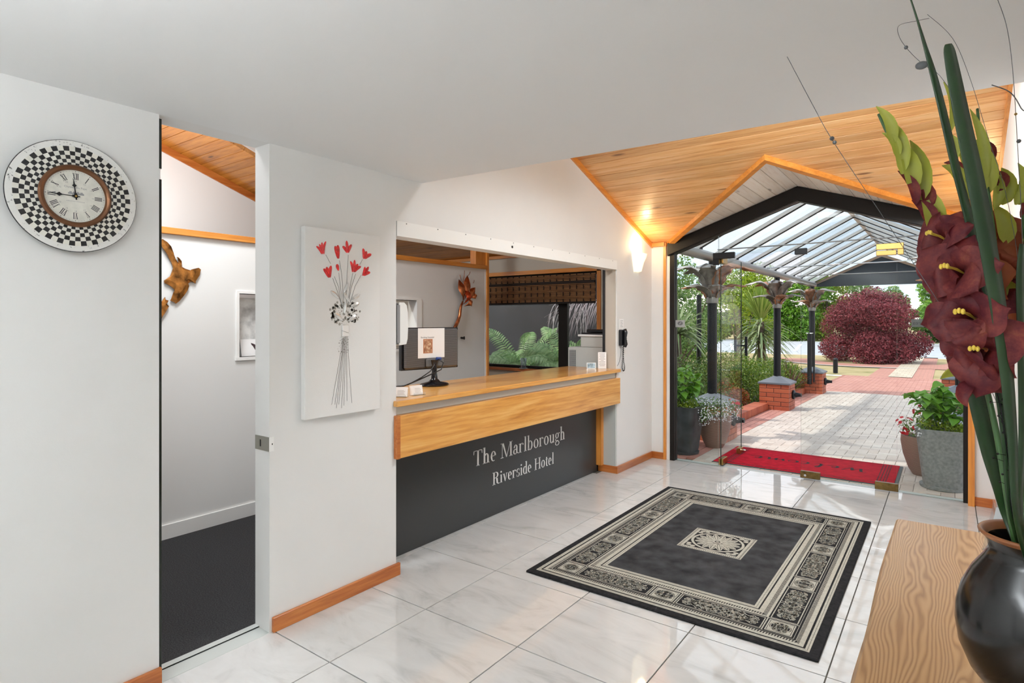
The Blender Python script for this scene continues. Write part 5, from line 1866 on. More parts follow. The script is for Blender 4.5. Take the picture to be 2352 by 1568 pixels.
wire_sprig([(2330, 1190), (2298, 950), (2212, 785), (2105, 615), (2010, 470), (1912, 322), (1862, 232), (1808, 130)], (1.2, 1.2), 0.0011, [(1911, 318, 0.0045, 1.2), (1917, 327, 0.0040, 1.2)], 'long straight thin wire slanting across the entrance with two beads')
wire_sprig([(2340, 1190), (2352, 800), (2347, 520), (2337, 330), (2326, 160), (2312, 60), (2288, -10)], (1.3, 1.3), 0.0012, [(2333, 262, 0.0030, 1.3), (2340, 324, 0.0045, 1.3)], 'thin curved wire with a gold bead rising along the right wall')
wire_sprig([(2338, 1190), (2345, 700), (2316, 470), (2268, 310), (2228, 180), (2188, 88), (2130, 33)], (1.33, 1.33), 0.0009, [], 'hair-thin wire arching over the tall green leaf')
wire_sprig([(2332, 1190), (2300, 700), (2240, 330), (2168, 186), (2118, 146), (2082, 110), (2064, 80), (2066, 58), (2105, 48), (2134, 42)], (1.24, 1.24), 0.0009, [(2081, 109, 0.0040, 1.24)], 'thin wire curling back in a loop above the narrow leaf')
tag(MB().ball(at(2117, 150, d=1.235), 0.012, 8, sc=(1.0, 0.6, 0.70)).build('dried_pod', M['grey_plastic'], org=at(2117, 150, d=1.235), smooth=True), 'small dark dried pod hanging from the looped wire', 'pod')
wire_sprig([(2345, 1190), (2372, 600), (2368, 300), (2345, 248), (2320, 212), (2278, 195)], (1.2, 1.2), 0.0018, [], 'thicker dark wire bending over towards the pine ceiling')
tw = thing('dried_twig', VB, 'black dried twig with tiny seed heads beside the short broad leaf', 'twig')
tpts = smooth_line([VB] + px_line([(2328, 1190), (2318, 1080), (2305, 980), (2290, 900), (2270, 850)], 1.16), 6)
MB().tube(tpts, 0.0014, 5).build('stem', M['black'], tw)
mb = MB()
rr = random.Random(3)
for k in range(20):
    p0 = tpts[int(len(tpts) * (0.35 + 0.03 * k))] if int(len(tpts) * (0.35 + 0.03 * k)) < len(tpts) else tpts[-1]
    e = p0 + Vector((_c, _s, 0)) * rr.uniform(-0.03, 0.012) + Vector((0, 0, rr.uniform(0.0, 0.012)))
    mb.tube([p0, e], 0.0006, 4)
    mb.ball(e, 0.0022, 5)
mb.build('seed_heads', M['black'], tw, kind='stuff')

# ================================================================== entrance doors of frameless glass
d3 = struct(MB(), 'door_3', [M['glass']]) if False else None


def leaf_pane(x0, x1, y0, y1, name):
    mb = MB()
    mb.box(x0, x1, y0, y1, 0.012, 2.202)
    thin_x = (x1 - x0) < 0.05
    mats = [M['glass'], M['door_edge']]
    mb.m = [1, 1] + ([1, 0, 1, 0] if thin_x else [0, 1, 0, 1])
    return struct(mb, name, mats)


d3 = leaf_pane(-1.143, -0.366, 6.236, 6.246, 'door_3')
d2 = leaf_pane(-1.918, -1.908, 6.262, 7.02, 'door_2')


def fitting(parent, x0, x1, y0, y1, z0, z1, mat, name='patch_fitting'):
    return MB().bbox(x0, x1, y0, y1, z0, z1, 0.003).build(name, mat, parent)


dark_brass = flat('dark_bronze_fitting', (0.16, 0.10, 0.035), 0.28, 1.0, var=0.4, vscale=30)
fitting(d3, -0.530, -0.352, 6.222, 6.262, 0.006, 0.074, dark_brass)
lk = fitting(d3, -1.146, -0.975, 6.222, 6.262, 0.012, 0.078, dark_brass)
MB().tube([(-1.10, 6.222, 0.045), (-1.10, 6.205, 0.043)], [0.014, 0.011], 12).build('lock_cylinder', M['chrome'], lk)
pt_ = fitting(d3, -0.520, -0.366, 6.222, 6.262, 2.112, 2.156, M['brass'])
fitting(d3, -0.520, -0.312, 6.222, 6.262, 2.164, 2.218, M['brass'], 'over_panel_patch')
fitting(d3, -0.358, -0.312, 6.222, 6.262, 2.112, 2.164, M['brass'], 'over_panel_patch')
fitting(d3, -1.196, -1.088, 6.222, 6.262, 2.168, 2.226, M['post_black'], 'strike_box')
fitting(d2, -1.935, -1.891, 6.262, 6.42, 0.012, 0.078, M['brass'])
lk = fitting(d2, -1.935, -1.891, 6.90, 7.022, 0.012, 0.078, M['brass'])
MB().tube([(-1.89, 6.97, 0.045), (-1.865, 6.97, 0.045), (-1.85, 6.975, 0.045)], [0.013, 0.015, 0.010], 12).build('lock_cylinder', M['chrome'], lk)
fitting(d2, -1.985, -1.765, 6.222, 6.262, 2.172, 2.236, M['post_black'], 'over_panel_patch')
fitting(d2, -1.985, -1.925, 6.222, 6.262, 2.110, 2.172, M['post_black'], 'over_panel_patch')
fitting(d2, -1.935, -1.891, 6.262, 6.42, 2.130, 2.200, M['brass'])

# stickers on the fixed glass
film = glass('grey_sticker_film', tint=(0.55, 0.56, 0.56), refl=1.0, haze=0.35, haze_col=(0.5, 0.5, 0.5))
st = thing('oval_logo_sticker', (-2.37, 6.232, 1.46), 'small grey sticker with a dark oval emblem on the narrow glass beside the sconce wall', 'sticker')
MB().box(-2.393, -2.288, 6.2325, 6.2335, 1.455, 1.533).build('film', flat('grey_sticker', (0.36, 0.37, 0.37), 0.6), st)
ov = MB()
n = 20
ov.add([Vector((-2.34 + 0.030 * math.cos(2 * PI * k / n), 6.232, 1.498 + 0.022 * math.sin(2 * PI * k / n))) for k in range(n)], [tuple(range(n - 1, -1, -1))])
ov.build('oval_emblem', M['grey_plastic'], st)
ov = MB()
ov.add([Vector(q) for q in ((-2.352, 6.2315, 1.488), (-2.346, 6.2315, 1.488), (-2.328, 6.2315, 1.510), (-2.334, 6.2315, 1.510))], [(0, 1, 2, 3)])
ov.build('emblem_stroke', flat('pale_emblem', (0.5, 0.5, 0.5), 0.6), st)
sg_ = thing('smokefree_sticker', (-0.10, 6.232, 1.47), 'grey smoke free area sticker read from outside on the fixed glass', 'sticker')
MB().box(-0.256, 0.06, 6.2325, 6.2335, 1.470, 1.540).build('film', film, sg_)
vs, fs = text_mesh('Smokefree Area', 0.045, frame((-0.098, 6.2318, 1.492), (-1, 0, 0), (0, 0, 1)), 0.0)
MB().add(vs, fs).build('lettering', M['ink'], sg_)

# ================================================================== outdoor ground
def gz(y):
    return -0.013 * (min(max(y, 7.4), 20.0) - 7.4)


def strip_ground(name, x0, x1, y0, y1, lift, mat, step=1.0, kind='structure', parent=None):
    mb = MB()
    n_ = max(1, int((y1 - y0) / step))
    vs, fs = [], []
    for i in range(n_ + 1):
        y = y0 + (y1 - y0) * i / n_
        vs += [(x0, y, gz(y) + lift), (x1, y, gz(y) + lift)]
    for i in range(n_):
        fs.append((i * 2, i * 2 + 1, i * 2 + 3, i * 2 + 2))
    o = mb.add(vs, fs).build(name, mat, parent)
    if kind and parent is None:
        o['kind'] = kind
    return o


m, nt, b = new_mat('dry_lawn')
n1 = noise(nt, coords(nt, kind='World'), 0.9, 6, 0.65)
nt.links.new(ramp(nt, n1, [(0.34, (0.20, 0.19, 0.06)), (0.45, (0.36, 0.29, 0.14)), (0.65, (0.44, 0.35, 0.19))]), b.inputs['Base Color'])
b.inputs['Roughness'].default_value = 0.95
bump(nt, b, noise(nt, coords(nt, kind='World'), 40, 4), 0.6, 0.03)
M['lawn'] = m
M['soil'] = flat('garden_soil', (0.07, 0.05, 0.032), 0.95, var=0.5, vscale=12, bmp=0.6, bscale=30)
M['asphalt'] = flat('pale_asphalt', (0.40, 0.42, 0.45), 0.9, var=0.12, vscale=2, bmp=0.3, bscale=80)
M['red_pave'] = None


def paver_mat(name, cols, rough=0.8):
    m, nt, b = new_mat(name)
    g = nt.nodes.new('ShaderNodeNewGeometry')
    ad = nt.nodes.new('ShaderNodeMath')
    ad.operation = 'ADD'
    nt.links.new(g.outputs['Random Per Island'], ad.inputs[0])
    nt.links.new(obj_random(nt), ad.inputs[1])
    fr = nt.nodes.new('ShaderNodeMath')
    fr.operation = 'FRACT'
    nt.links.new(ad.outputs[0], fr.inputs[0])
    col = ramp(nt, fr.outputs[0], [(i / (len(cols) - 1), c) for i, c in enumerate(cols)])
    n_ = noise(nt, coords(nt, kind='World'), 35, 5, 0.6)
    mx = nt.nodes.new('ShaderNodeMixRGB')
    mx.blend_type = 'MULTIPLY'
    mx.inputs['Fac'].default_value = 0.35
    nt.links.new(col, mx.inputs['Color1'])
    nt.links.new(ramp(nt, n_, [(0.3, (0.6, 0.6, 0.6)), (0.7, (1, 1, 1))]), mx.inputs['Color2'])
    nt.links.new(mx.outputs[0], b.inputs['Base Color'])
    b.inputs['Roughness'].default_value = rough
    bump(nt, b, n_, 0.3, 0.003)
    return m


M['paver'] = paver_mat('grey_paver', [(0.55, 0.46, 0.40), (0.61, 0.53, 0.47), (0.51, 0.43, 0.38), (0.63, 0.56, 0.50)])
M['red_pave'] = paver_mat('red_paver', [(0.46, 0.20, 0.155), (0.52, 0.25, 0.20), (0.43, 0.185, 0.15), (0.55, 0.28, 0.23)])
M['cream_pave'] = paver_mat('cream_paver', [(0.60, 0.52, 0.42), (0.64, 0.57, 0.47)])
M['brick'] = paver_mat('orange_red_brick', [(0.42, 0.095, 0.04), (0.50, 0.13, 0.055), (0.36, 0.075, 0.035), (0.46, 0.115, 0.05)], 0.6)


def far_paving(name, col, joint, sx, sy):
    m, nt, b = new_mat(name)
    bt = nt.nodes.new('ShaderNodeTexBrick')
    bt.inputs['Color1'].default_value = (*col, 1)
    bt.inputs['Color2'].default_value = (*tuple(c * 0.82 for c in col), 1)
    bt.inputs['Mortar'].default_value = (*joint, 1)
    bt.inputs['Scale'].default_value = 1.0
    bt.inputs['Brick Width'].default_value = sx
    bt.inputs['Row Height'].default_value = sy
    bt.inputs['Mortar Size'].default_value = 0.006
    nt.links.new(coords(nt, kind='World'), bt.inputs['Vector'])
    nt.links.new(bt.outputs['Color'], b.inputs['Base Color'])
    b.inputs['Roughness'].default_value = 0.85
    return m


M['red_path'] = far_paving('red_brick_path', (0.50, 0.23, 0.18), (0.28, 0.15, 0.12), 0.2, 0.1)
M['cream_path'] = far_paving('cream_block_path', (0.55, 0.47, 0.37), (0.34, 0.24, 0.19), 0.2, 0.4)
M['mortar'] = flat('dark_mortar', (0.13, 0.105, 0.09), 0.95)

strip_ground('lawn', -70, 70, 6.36, 21.0, -0.04, M['lawn'], 1.0)
strip_ground('far_lawn', -70, 70, 21.0, 32.6, -0.012, M['lawn'], 1.0)
strip_ground('garden_bed', -9.0, -2.79, 6.36, 16.5, -0.012, M['soil'], 1.0)
strip_ground('car_park', -70, 70, 32.6, 54, 0.0, M['asphalt'], 3.0)
strip_ground('verge', -160, 160, 54, 320, 0.02, M['lawn'], 40.0)
pave = strip_ground('pavement', -2.56, 0.75, 6.345, 21.0, -0.022, flat('jointing_sand', (0.20, 0.165, 0.13), 0.95), 0.7)

PW = 0.1
x_left, y_near = -2.25, 6.36
blocks = []
for r_ in range(-1, 90):
    for c_ in range(-1, 26):
        k = (c_ - r_) % 4
        if k == 0:
            blocks.append((c_, r_, 2, 1))
        elif k == 3:
            blocks.append((c_, r_, 1, 2))
recs = []
for (c_, r_, a, bb_) in blocks:
    x0, x1 = x_left + c_ * PW, x_left + (c_ + a) * PW
    y0, y1 = y_near + r_ * PW, y_near + (r_ + bb_) * PW
    x0, x1 = max(x0, x_left), min(x1, 0.25)
    y0 = max(y0, 6.348)
    if x1 - x0 < 0.03:
        continue
    hid = -2.0 < x0 and x1 < -0.42 and 6.44 < y0 and y1 < 7.30
    recs.append((hid, y0, x0, x1, y1))
recs.sort()
vis = [q for q in recs if not q[0]]
pmesh = {}
rr = random.Random(9)
for (hid, y0, x0, x1, y1) in vis[:295]:
    key = (round(x1 - x0, 3), round(y1 - y0, 3))
    if key not in pmesh:
        o = MB().bbox(0.0012, x1 - x0 - 0.0012, 0.0012, y1 - y0 - 0.0012, -0.03, 0.0, 0.0025).build('paver', M['paver'])
        pmesh[key] = o.data
    else:
        o = bpy.data.objects.new('paver', pmesh[key])
        COL.objects.link(o)
    o.parent = pave
    o.location = (x0, y0, gz((y0 + y1) / 2) + rr.uniform(-0.002, 0.001))
    o.rotation_euler = (rr.uniform(-0.008, 0.008), rr.uniform(-0.008, 0.008), 0)
rest = MB()
for (hid, y0, x0, x1, y1) in vis[295:] + [q for q in recs if q[0]]:
    z = gz((y0 + y1) / 2) + rr.uniform(-0.002, 0.001) - (0.004 if hid else 0)
    rest.box(x0 + 0.0012, x1 - 0.0012, y0 + 0.0012, y1 - 0.0012, z - 0.03, z, taper=0.002)
rest.build('pavers', M['paver'], pave, kind='stuff')
redp = MB()
for xa in (-2.55, -2.45, -2.35, 0.26, 0.36, 0.46):
    k = 0
    y = 6.36 + (0.1 if int(abs(xa * 10)) % 2 else 0)
    while y < 15.4:
        z = gz(y + 0.1) + rr.uniform(-0.001, 0.001)
        redp.box(xa + 0.002, xa + 0.098, y + 0.002, y + 0.198, z - 0.03, z, taper=0.002)
        y += 0.2
y = 15.36
row = 0
while y < 20.9:
    x = -2.55 - 0.1 * (row % 2)
    while x < 1.3:
        z = gz(y) + rr.uniform(-0.001, 0.001)
        redp.box(x + 0.002, x + 0.198, y + 0.002, y + 0.098, z - 0.03, z, taper=0.002)
        x += 0.2
    y += 0.1
    row += 1
redp.build('red_pavers', M['red_pave'], pave, kind='stuff')
path = strip_ground('footpath', -1.95, -0.35, 20.9, 33.2, 0.0, M['red_path'], 1.0)
strip_ground('cream_inlay', -1.45, -0.85, 21.0, 33.0, 0.014, M['cream_path'], 1.0, None, path)
ringp = MB()
n = 26
vs, fs = [], []
for k in range(n + 1):
    a = PI * (1.0 + 1.0 * k / n)
    for rad in (2.5, 4.0):
        vs.append((-2.4 + rad * 0.95 * math.cos(a), 29.0 + rad * math.sin(a), gz(26) + 0.007))
for k in range(n):
    fs.append((k * 2, k * 2 + 1, k * 2 + 3, k * 2 + 2))
ringp.add(vs, fs)
ringp.add([(-1.0, 25.2, gz(26) + 0.005), (12, 25.2, gz(26) + 0.005), (12, 27.4, gz(26) + 0.005), (-1.0, 27.4, gz(26) + 0.005)], [(0, 1, 2, 3)])
rp = ringp.build('curved_footpath', M['red_path'])
rp['kind'] = 'structure'
kb_ = MB()
vs, fs = [], []
for k in range(n + 1):
    a = PI * (1.0 + 0.62 * k / n)
    for rad in (4.0, 4.22):
        vs.append((-2.4 + rad * 0.95 * math.cos(a), 29.0 + rad * math.sin(a), gz(26) + 0.018))
for k in range(n):
    fs.append((k * 2, k * 2 + 1, k * 2 + 3, k * 2 + 2))
kb_.add(vs, fs).build('kerb', flat('pale_concrete', (0.55, 0.52, 0.48), 0.9), rp)
white_line = flat('white_road_paint', (0.85, 0.85, 0.85), 0.7)
carp = bpy.data.objects['car_park']
for (xa, ya_, xb, yb_) in ((-6.9, 36, -8.6, 47), (-4.3, 37, -4.8, 41), (-1.25, 35.4, -1.2, 42), (2.5, 35.4, 2.6, 43), (-10, 35, -13, 45)):
    dv = Vector((xb - xa, yb_ - ya_, 0)).normalized().cross(Vector((0, 0, 1))) * 0.09
    z = gz(40) + 0.006
    MB().add([(xa - dv.x, ya_ - dv.y, z), (xb - dv.x, yb_ - dv.y, z), (xb + dv.x, yb_ + dv.y, z), (xa + dv.x, ya_ + dv.y, z)], [(0, 1, 2, 3)]).build('bay_line', white_line, carp)

# hills behind the car park
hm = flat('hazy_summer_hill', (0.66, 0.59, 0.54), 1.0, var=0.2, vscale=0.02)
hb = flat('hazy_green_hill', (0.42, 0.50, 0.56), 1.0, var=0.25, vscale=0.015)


def hills(name, y0, prof, mat, label):
    vs, fs = [], []
    for (x, h) in prof:
        vs += [(x, y0, -1), (x, y0 + 40, h * 0.7), (x, y0 + 90, h), (x, y0 + 220, h * 0.9)]
    for i in range(len(prof) - 1):
        for k in range(3):
            fs.append((i * 4 + k, (i + 1) * 4 + k, (i + 1) * 4 + k + 1, i * 4 + k + 1))
    o = MB().add(vs, fs).build(name, mat, smooth=True)
    tag(o, label, 'hill', 'hills beyond the car park')
    return o


rh = random.Random(4)
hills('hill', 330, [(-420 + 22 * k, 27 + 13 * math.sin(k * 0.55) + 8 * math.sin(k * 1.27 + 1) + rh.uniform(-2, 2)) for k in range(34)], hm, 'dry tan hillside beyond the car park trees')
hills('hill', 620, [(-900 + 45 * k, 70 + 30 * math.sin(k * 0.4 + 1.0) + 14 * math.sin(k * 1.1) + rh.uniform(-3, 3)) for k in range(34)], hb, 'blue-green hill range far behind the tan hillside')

# ================================================================== welcome mat
wm = thing('door_mat', (-1.21, 6.87, 0.0), 'red welcome mat with dark borders outside the glass doors', 'door mat')
mz = 0.001
MB().bbox(-2.052, -0.372, 6.395, 7.345, mz, mz + 0.006, 0.002).build('rubber_edge', flat('grey_rubber', (0.10, 0.11, 0.11), 0.8), wm)
MB().bbox(-2.04, -0.40, 6.41, 7.33, mz + 0.006, mz + 0.012, 0.002).build('carpet', flat('crimson_carpet', (0.50, 0.012, 0.028), 0.95, var=0.2, vscale=18, bmp=0.6, bscale=300, spec=0.1), wm)
mb = MB()
zt = mz + 0.0126
rr = random.Random(2)


def mat_rect(x0, x1, y0, y1):
    mb.add([(x0, y0, zt), (x1, y0, zt), (x1, y1, zt), (x0, y1, zt)], [(0, 1, 2, 3)])


for yy in (6.445, 7.275):
    k = -1.93
    while k < -0.56:
        l_ = rr.uniform(0.015, 0.05)
        mat_rect(k, k + l_, yy, yy + 0.010)
        mat_rect(k + 0.01, k + l_ + 0.005, yy + 0.014, yy + 0.022)
        k += l_ + 0.008
for xx in (-0.545, -0.52, -0.495, -0.475, -1.95, -1.93, -1.905, -1.885):
    k = 6.45
    while k < 7.28:
        l_ = rr.uniform(0.015, 0.05)
        mat_rect(xx, xx + 0.011, k, k + l_)
        k += l_ + 0.009
mb.build('woven_border', flat('mat_dark_thread', (0.075, 0.010, 0.016), 0.95), wm, kind='stuff')


# flowing brush script: WELCOME, written to be read by someone arriving
def brush(paths):
    o = MB()
    for pts in paths:
        P = [Vector((-1.215 - 1.12 * (px - 0.5), 6.875 - 0.235 * (py - 0.5), zt + 0.0004)) for px, py in pts]
        P = smooth_line(P, 6)
        for i in range(len(P) - 1):
            t = P[i + 1] - P[i]
            if t.length < 1e-6:
                continue
            nrm = Vector((-t.y, t.x, 0)).normalized()
            w0 = 0.003 + 0.011 * abs(t.normalized().y) * (1 if t.y > 0 else 0.25)
            o.add([P[i] - nrm * w0, P[i + 1] - nrm * w0, P[i + 1] + nrm * w0, P[i] + nrm * w0], [(0, 1, 2, 3)])
    return o


welcome = [
    [(0.0, 0.72), (0.03, 0.80), (0.045, 0.55), (0.05, 0.22), (0.085, 0.45), (0.11, 0.70), (0.115, 0.45), (0.125, 0.22), (0.16, 0.50), (0.19, 0.85)],
    [(0.225, 0.42), (0.265, 0.50), (0.275, 0.62), (0.25, 0.66), (0.23, 0.48), (0.24, 0.28), (0.28, 0.24), (0.32, 0.36)],
    [(0.345, 0.38), (0.385, 0.62), (0.405, 0.92), (0.385, 0.98), (0.37, 0.70), (0.37, 0.34), (0.39, 0.22), (0.43, 0.34)],
    [(0.535, 0.58), (0.515, 0.66), (0.485, 0.54), (0.48, 0.34), (0.505, 0.22), (0.55, 0.32)],
    [(0.605, 0.62), (0.575, 0.54), (0.575, 0.32), (0.61, 0.22), (0.645, 0.34), (0.645, 0.54), (0.61, 0.63)],
    [(0.685, 0.60), (0.705, 0.40), (0.70, 0.23), (0.73, 0.50), (0.755, 0.64), (0.762, 0.40), (0.76, 0.23), (0.79, 0.50), (0.82, 0.64), (0.825, 0.38), (0.84, 0.22), (0.87, 0.30)],
    [(0.895, 0.42), (0.94, 0.50), (0.95, 0.62), (0.92, 0.67), (0.90, 0.48), (0.91, 0.28), (0.955, 0.22), (1.0, 0.36)]]
for ch in welcome:
    brush([ch]).build('letter', flat('mat_black_script', (0.03, 0.012, 0.015), 0.95), wm)

# ================================================================== brick pedestals, columns, low walls
bmesh_cache = {}


def brick(parent, x0, x1, y0, y1, z0, z1):
    key = (round(x1 - x0, 3), round(y1 - y0, 3), round(z1 - z0, 3))
    if key not in bmesh_cache:
        o = MB().bbox(0, x1 - x0, 0, y1 - y0, 0, z1 - z0, 0.003).build('brick', M['brick'])
        bmesh_cache[key] = o.data
    else:
        o = bpy.data.objects.new('brick', bmesh_cache[key])
        COL.objects.link(o)
    o.parent = parent
    pl = wloc(parent)
    o.location = (x0 - pl.x, y0 - pl.y, z0 - pl.z)
    return o


PS = 0.25
HB = 0.46


def pedestal(cx, cy, label, lamp_side=1):
    z0 = gz(cy) - 0.004
    t = thing('brick_pedestal', (cx, cy, z0), label, 'pedestal', 'brick pedestals under the canopy columns')
    MB().box(cx - PS + 0.012, cx + PS - 0.012, cy - PS + 0.012, cy + PS - 0.012, z0, z0 + HB).build('core', M['mortar'], t)
    rows, rh_ = 6, HB / 6
    for r_ in range(rows):
        za_, zb_ = z0 + r_ * rh_ + 0.004, z0 + (r_ + 1) * rh_ - 0.004
        off = 0.0 if r_ % 2 == 0 else 0.115
        for sx_ in (0, 1):
            cuts = [-PS, -PS + 0.155 + off * 0.9, PS] if off == 0 else [-PS, -PS + 0.23, -PS + 0.40, PS]
            if off == 0:
                cuts = [-PS, -PS + 0.24, PS - 0.02, PS] if False else [-PS, -0.005, PS]
            else:
                cuts = [-PS, -0.125, 0.115, PS]
            for i in range(len(cuts) - 1):
                a, b_ = cuts[i] + 0.004, cuts[i + 1] - 0.004
                ya_ = cy - PS if sx_ == 0 else cy + PS - 0.1
                brick(t, cx + a, cx + b_, ya_, ya_ + 0.1, za_, zb_)
            cuts2 = [-PS + 0.1, 0.0, PS - 0.1] if r_ % 2 else [-PS + 0.1, -0.06, 0.09, PS - 0.1]
            for i in range(len(cuts2) - 1):
                a, b_ = cuts2[i] + 0.004, cuts2[i + 1] - 0.004
                xa_ = cx - PS if sx_ == 0 else cx + PS - 0.1
                brick(t, xa_, xa_ + 0.1, cy + a, cy + b_, za_, zb_)
    q = PS + 0.02
    zc = z0 + HB
    cap = MB().box(cx - q, cx + q, cy - q, cy + q, zc, zc + 0.028)
    cap.add([(cx - q, cy - q, zc + 0.028), (cx + q, cy - q, zc + 0.028), (cx + q, cy + q, zc + 0.028), (cx - q, cy + q, zc + 0.028), (cx, cy, zc + 0.155)], [(0, 1, 4), (1, 2, 4), (2, 3, 4), (3, 0, 4)])
    cap.build('pyramid_cap', flat('blue_grey_cap', (0.13, 0.145, 0.17), 0.5), t)
    lx = cx + lamp_side * PS
    lm = MB().lathe([(0.075, 0.0), (0.085, 0.02), (0.08, 0.035), (0.045, 0.05), (0.03, 0.12), (0.032, 0.15)], (0, 0, 0), 20, M=Matrix.Rotation(PI / 2 * lamp_side, 3, 'Y'))
    lm.v = [tuple(Vector(p_) + Vector((lx, cy + 0.02, z0 + 0.27))) for p_ in lm.v]
    lm.build('bulkhead_lamp', M['post_black'], t, smooth=40)
    return t


def acanthus(parent, base, ang, ln, out, wd, mat):
    """beaten metal leaf curling outwards"""
    dr = Vector((math.cos(ang), math.sin(ang), 0))
    sd = Vector((-math.sin(ang), math.cos(ang), 0))
    pts, ws = [], []
    for i in range(11):
        t = i / 10
        r_ = out * (t ** 2.1)
        h = ln * math.sin(min(1.0, t * 0.78) * PI / 2 * 1.25) * (1 - 0.30 * max(0, t - 0.7) / 0.3)
        pts.append(Vector(base) + dr * r_ + Vector((0, 0, h)))
        lob = 1 + 0.25 * math.sin(i * PI * 0.95)
        ws.append(wd * (0.45 + 0.75 * math.sin(PI * (0.1 + 0.86 * t))) * lob * (1 if t < 0.95 else 0.3))
    o = MB().strip(pts, ws, sd, fold=-0.35).build('capital_leaf', mat, parent, smooth=True)
    s_ = o.modifiers.new('solid', 'SOLIDIFY')
    s_.thickness = 0.006
    return o


leafmetal = flat('weathered_metal_leaf', (0.36, 0.33, 0.30), 0.34, 0.6, var=0.5, vscale=9, bmp=0.5, bscale=35)
leafrust = flat('rusted_metal_leaf', (0.40, 0.19, 0.10), 0.5, 0.3, var=0.5, vscale=10, bmp=0.5, bscale=35)
LX, RXC = -2.47, 0.15
CYS = (7.72, 11.36, 14.75)


def column(cx, cy, label, seed):
    z0 = gz(cy) + HB + 0.10
    t = thing('canopy_column', (cx, cy, z0), label, 'column', 'black canopy columns with leaf capitals')
    MB().lathe([(0.061, 0.0), (0.061, 1.76 - z0 + z0 - (z0) + 0.0)], (cx, cy, z0), 20).build('shaft', M['post_black'], t, smooth=60)
    MB().lathe([(0.075, 1.755), (0.078, 1.765), (0.075, 1.835)], (cx, cy, 0), 20).build('collar', M['steel_grey'], t, smooth=40)
    MB().lathe([(0.05, 1.80), (0.045, 2.31)], (cx, cy, 0), 16).build('neck', M['post_black'], t, smooth=60)
    r_ = random.Random(seed)
    for k in range(6):
        acanthus(t, (cx + 0.05 * math.cos(k * PI / 3), cy + 0.05 * math.sin(k * PI / 3), 1.82), k * PI / 3 + r_.uniform(-0.1, 0.1), 0.20, 0.38, 0.075, leafrust if (k + seed) % 3 == 0 else leafmetal)
    for k in range(6):
        a = (k + 0.5) * PI / 3
        acanthus(t, (cx + 0.05 * math.cos(a), cy + 0.05 * math.sin(a), 1.88), a + r_.uniform(-0.1, 0.1), 0.42, 0.50, 0.095, leafrust if (k * 2 + seed) % 5 == 0 else leafmetal)
    return t


lab_side = {LX: 'by the garden bed', RXC: 'across from the garden bed'}
lab_row = ('nearest the doors', 'halfway along', 'below the navy gable')
for xi, cx in enumerate((LX, RXC)):
    for yi, cy in enumerate(CYS):
        pedestal(cx, cy, 'red brick pedestal with pyramid cap %s %s' % (lab_row[yi], lab_side[cx]), 1)
        column(cx, cy, 'black column with metal leaf capital %s %s' % (lab_row[yi], lab_side[cx]), xi * 3 + yi)
# drain pipe clipped to the third column
dp = thing('drain_pipe', (LX + 0.02, CYS[2] - 0.32, gz(14)), 'black downpipe standing in front of the farthest left pedestal', 'downpipe')
MB().tube([(LX + 0.0, CYS[2] - 0.30, 0.12), (LX + 0.0, CYS[2] - 0.30, 1.25)], 0.045, 12).build('pipe', M['post_black'], dp, smooth=50)
MB().tube([(LX + 0.09, CYS[2] - 0.31, 0.16), (LX + 0.09, CYS[2] - 0.31, 1.25)], 0.016, 8).build('cable_duct', M['post_black'], dp)
MB().lathe([(0.075, 1.245), (0.075, 1.262)], (LX, CYS[2] - 0.30, 0), 16).build('clip', M['chrome'], dp)

for i in range(2):
    ya_, yb_ = CYS[i] + PS + 0.004, CYS[i + 1] - PS - 0.004
    lw = thing('low_brick_wall', (-2.67, (ya_ + yb_) / 2, gz((ya_ + yb_) / 2)), ('low brick garden edging between the first and second left pedestals', 'low brick garden edging between the second and third left pedestals')[i], 'wall', 'low brick garden edgings')
    nb = int((yb_ - ya_) / 0.086)
    stp_ = (yb_ - ya_) / nb
    for k in range(nb):
        y = ya_ + k * stp_
        brick(lw, -2.80, -2.565, y + 0.006, y + stp_ - 0.006, gz(y) - 0.02, gz(y) + 0.115)

# ================================================================== glazed gable canopy
ca = thing('glazed_canopy', (RIDGE_X, 10.6, 2.3), 'glazed gable canopy on steel pipes over the paved entrance way', 'canopy')
CY0, CY1 = 6.42, 15.15
EZ, KZ = 2.355, 3.16
for cx in (LX, RXC):
    MB().tube([(cx, CY0 - 0.05, EZ), (cx, CY1 - 0.15, EZ)], 0.062, 16).build('eave_pipe', M['steel_grey'], ca, smooth=50)
rows_y = [CY0 + 0.03 + k * 0.785 for k in range(12)]
half = RIDGE_X - LX
slope = (KZ - EZ - 0.11) / half


def cz(w):
    return KZ - slope * w


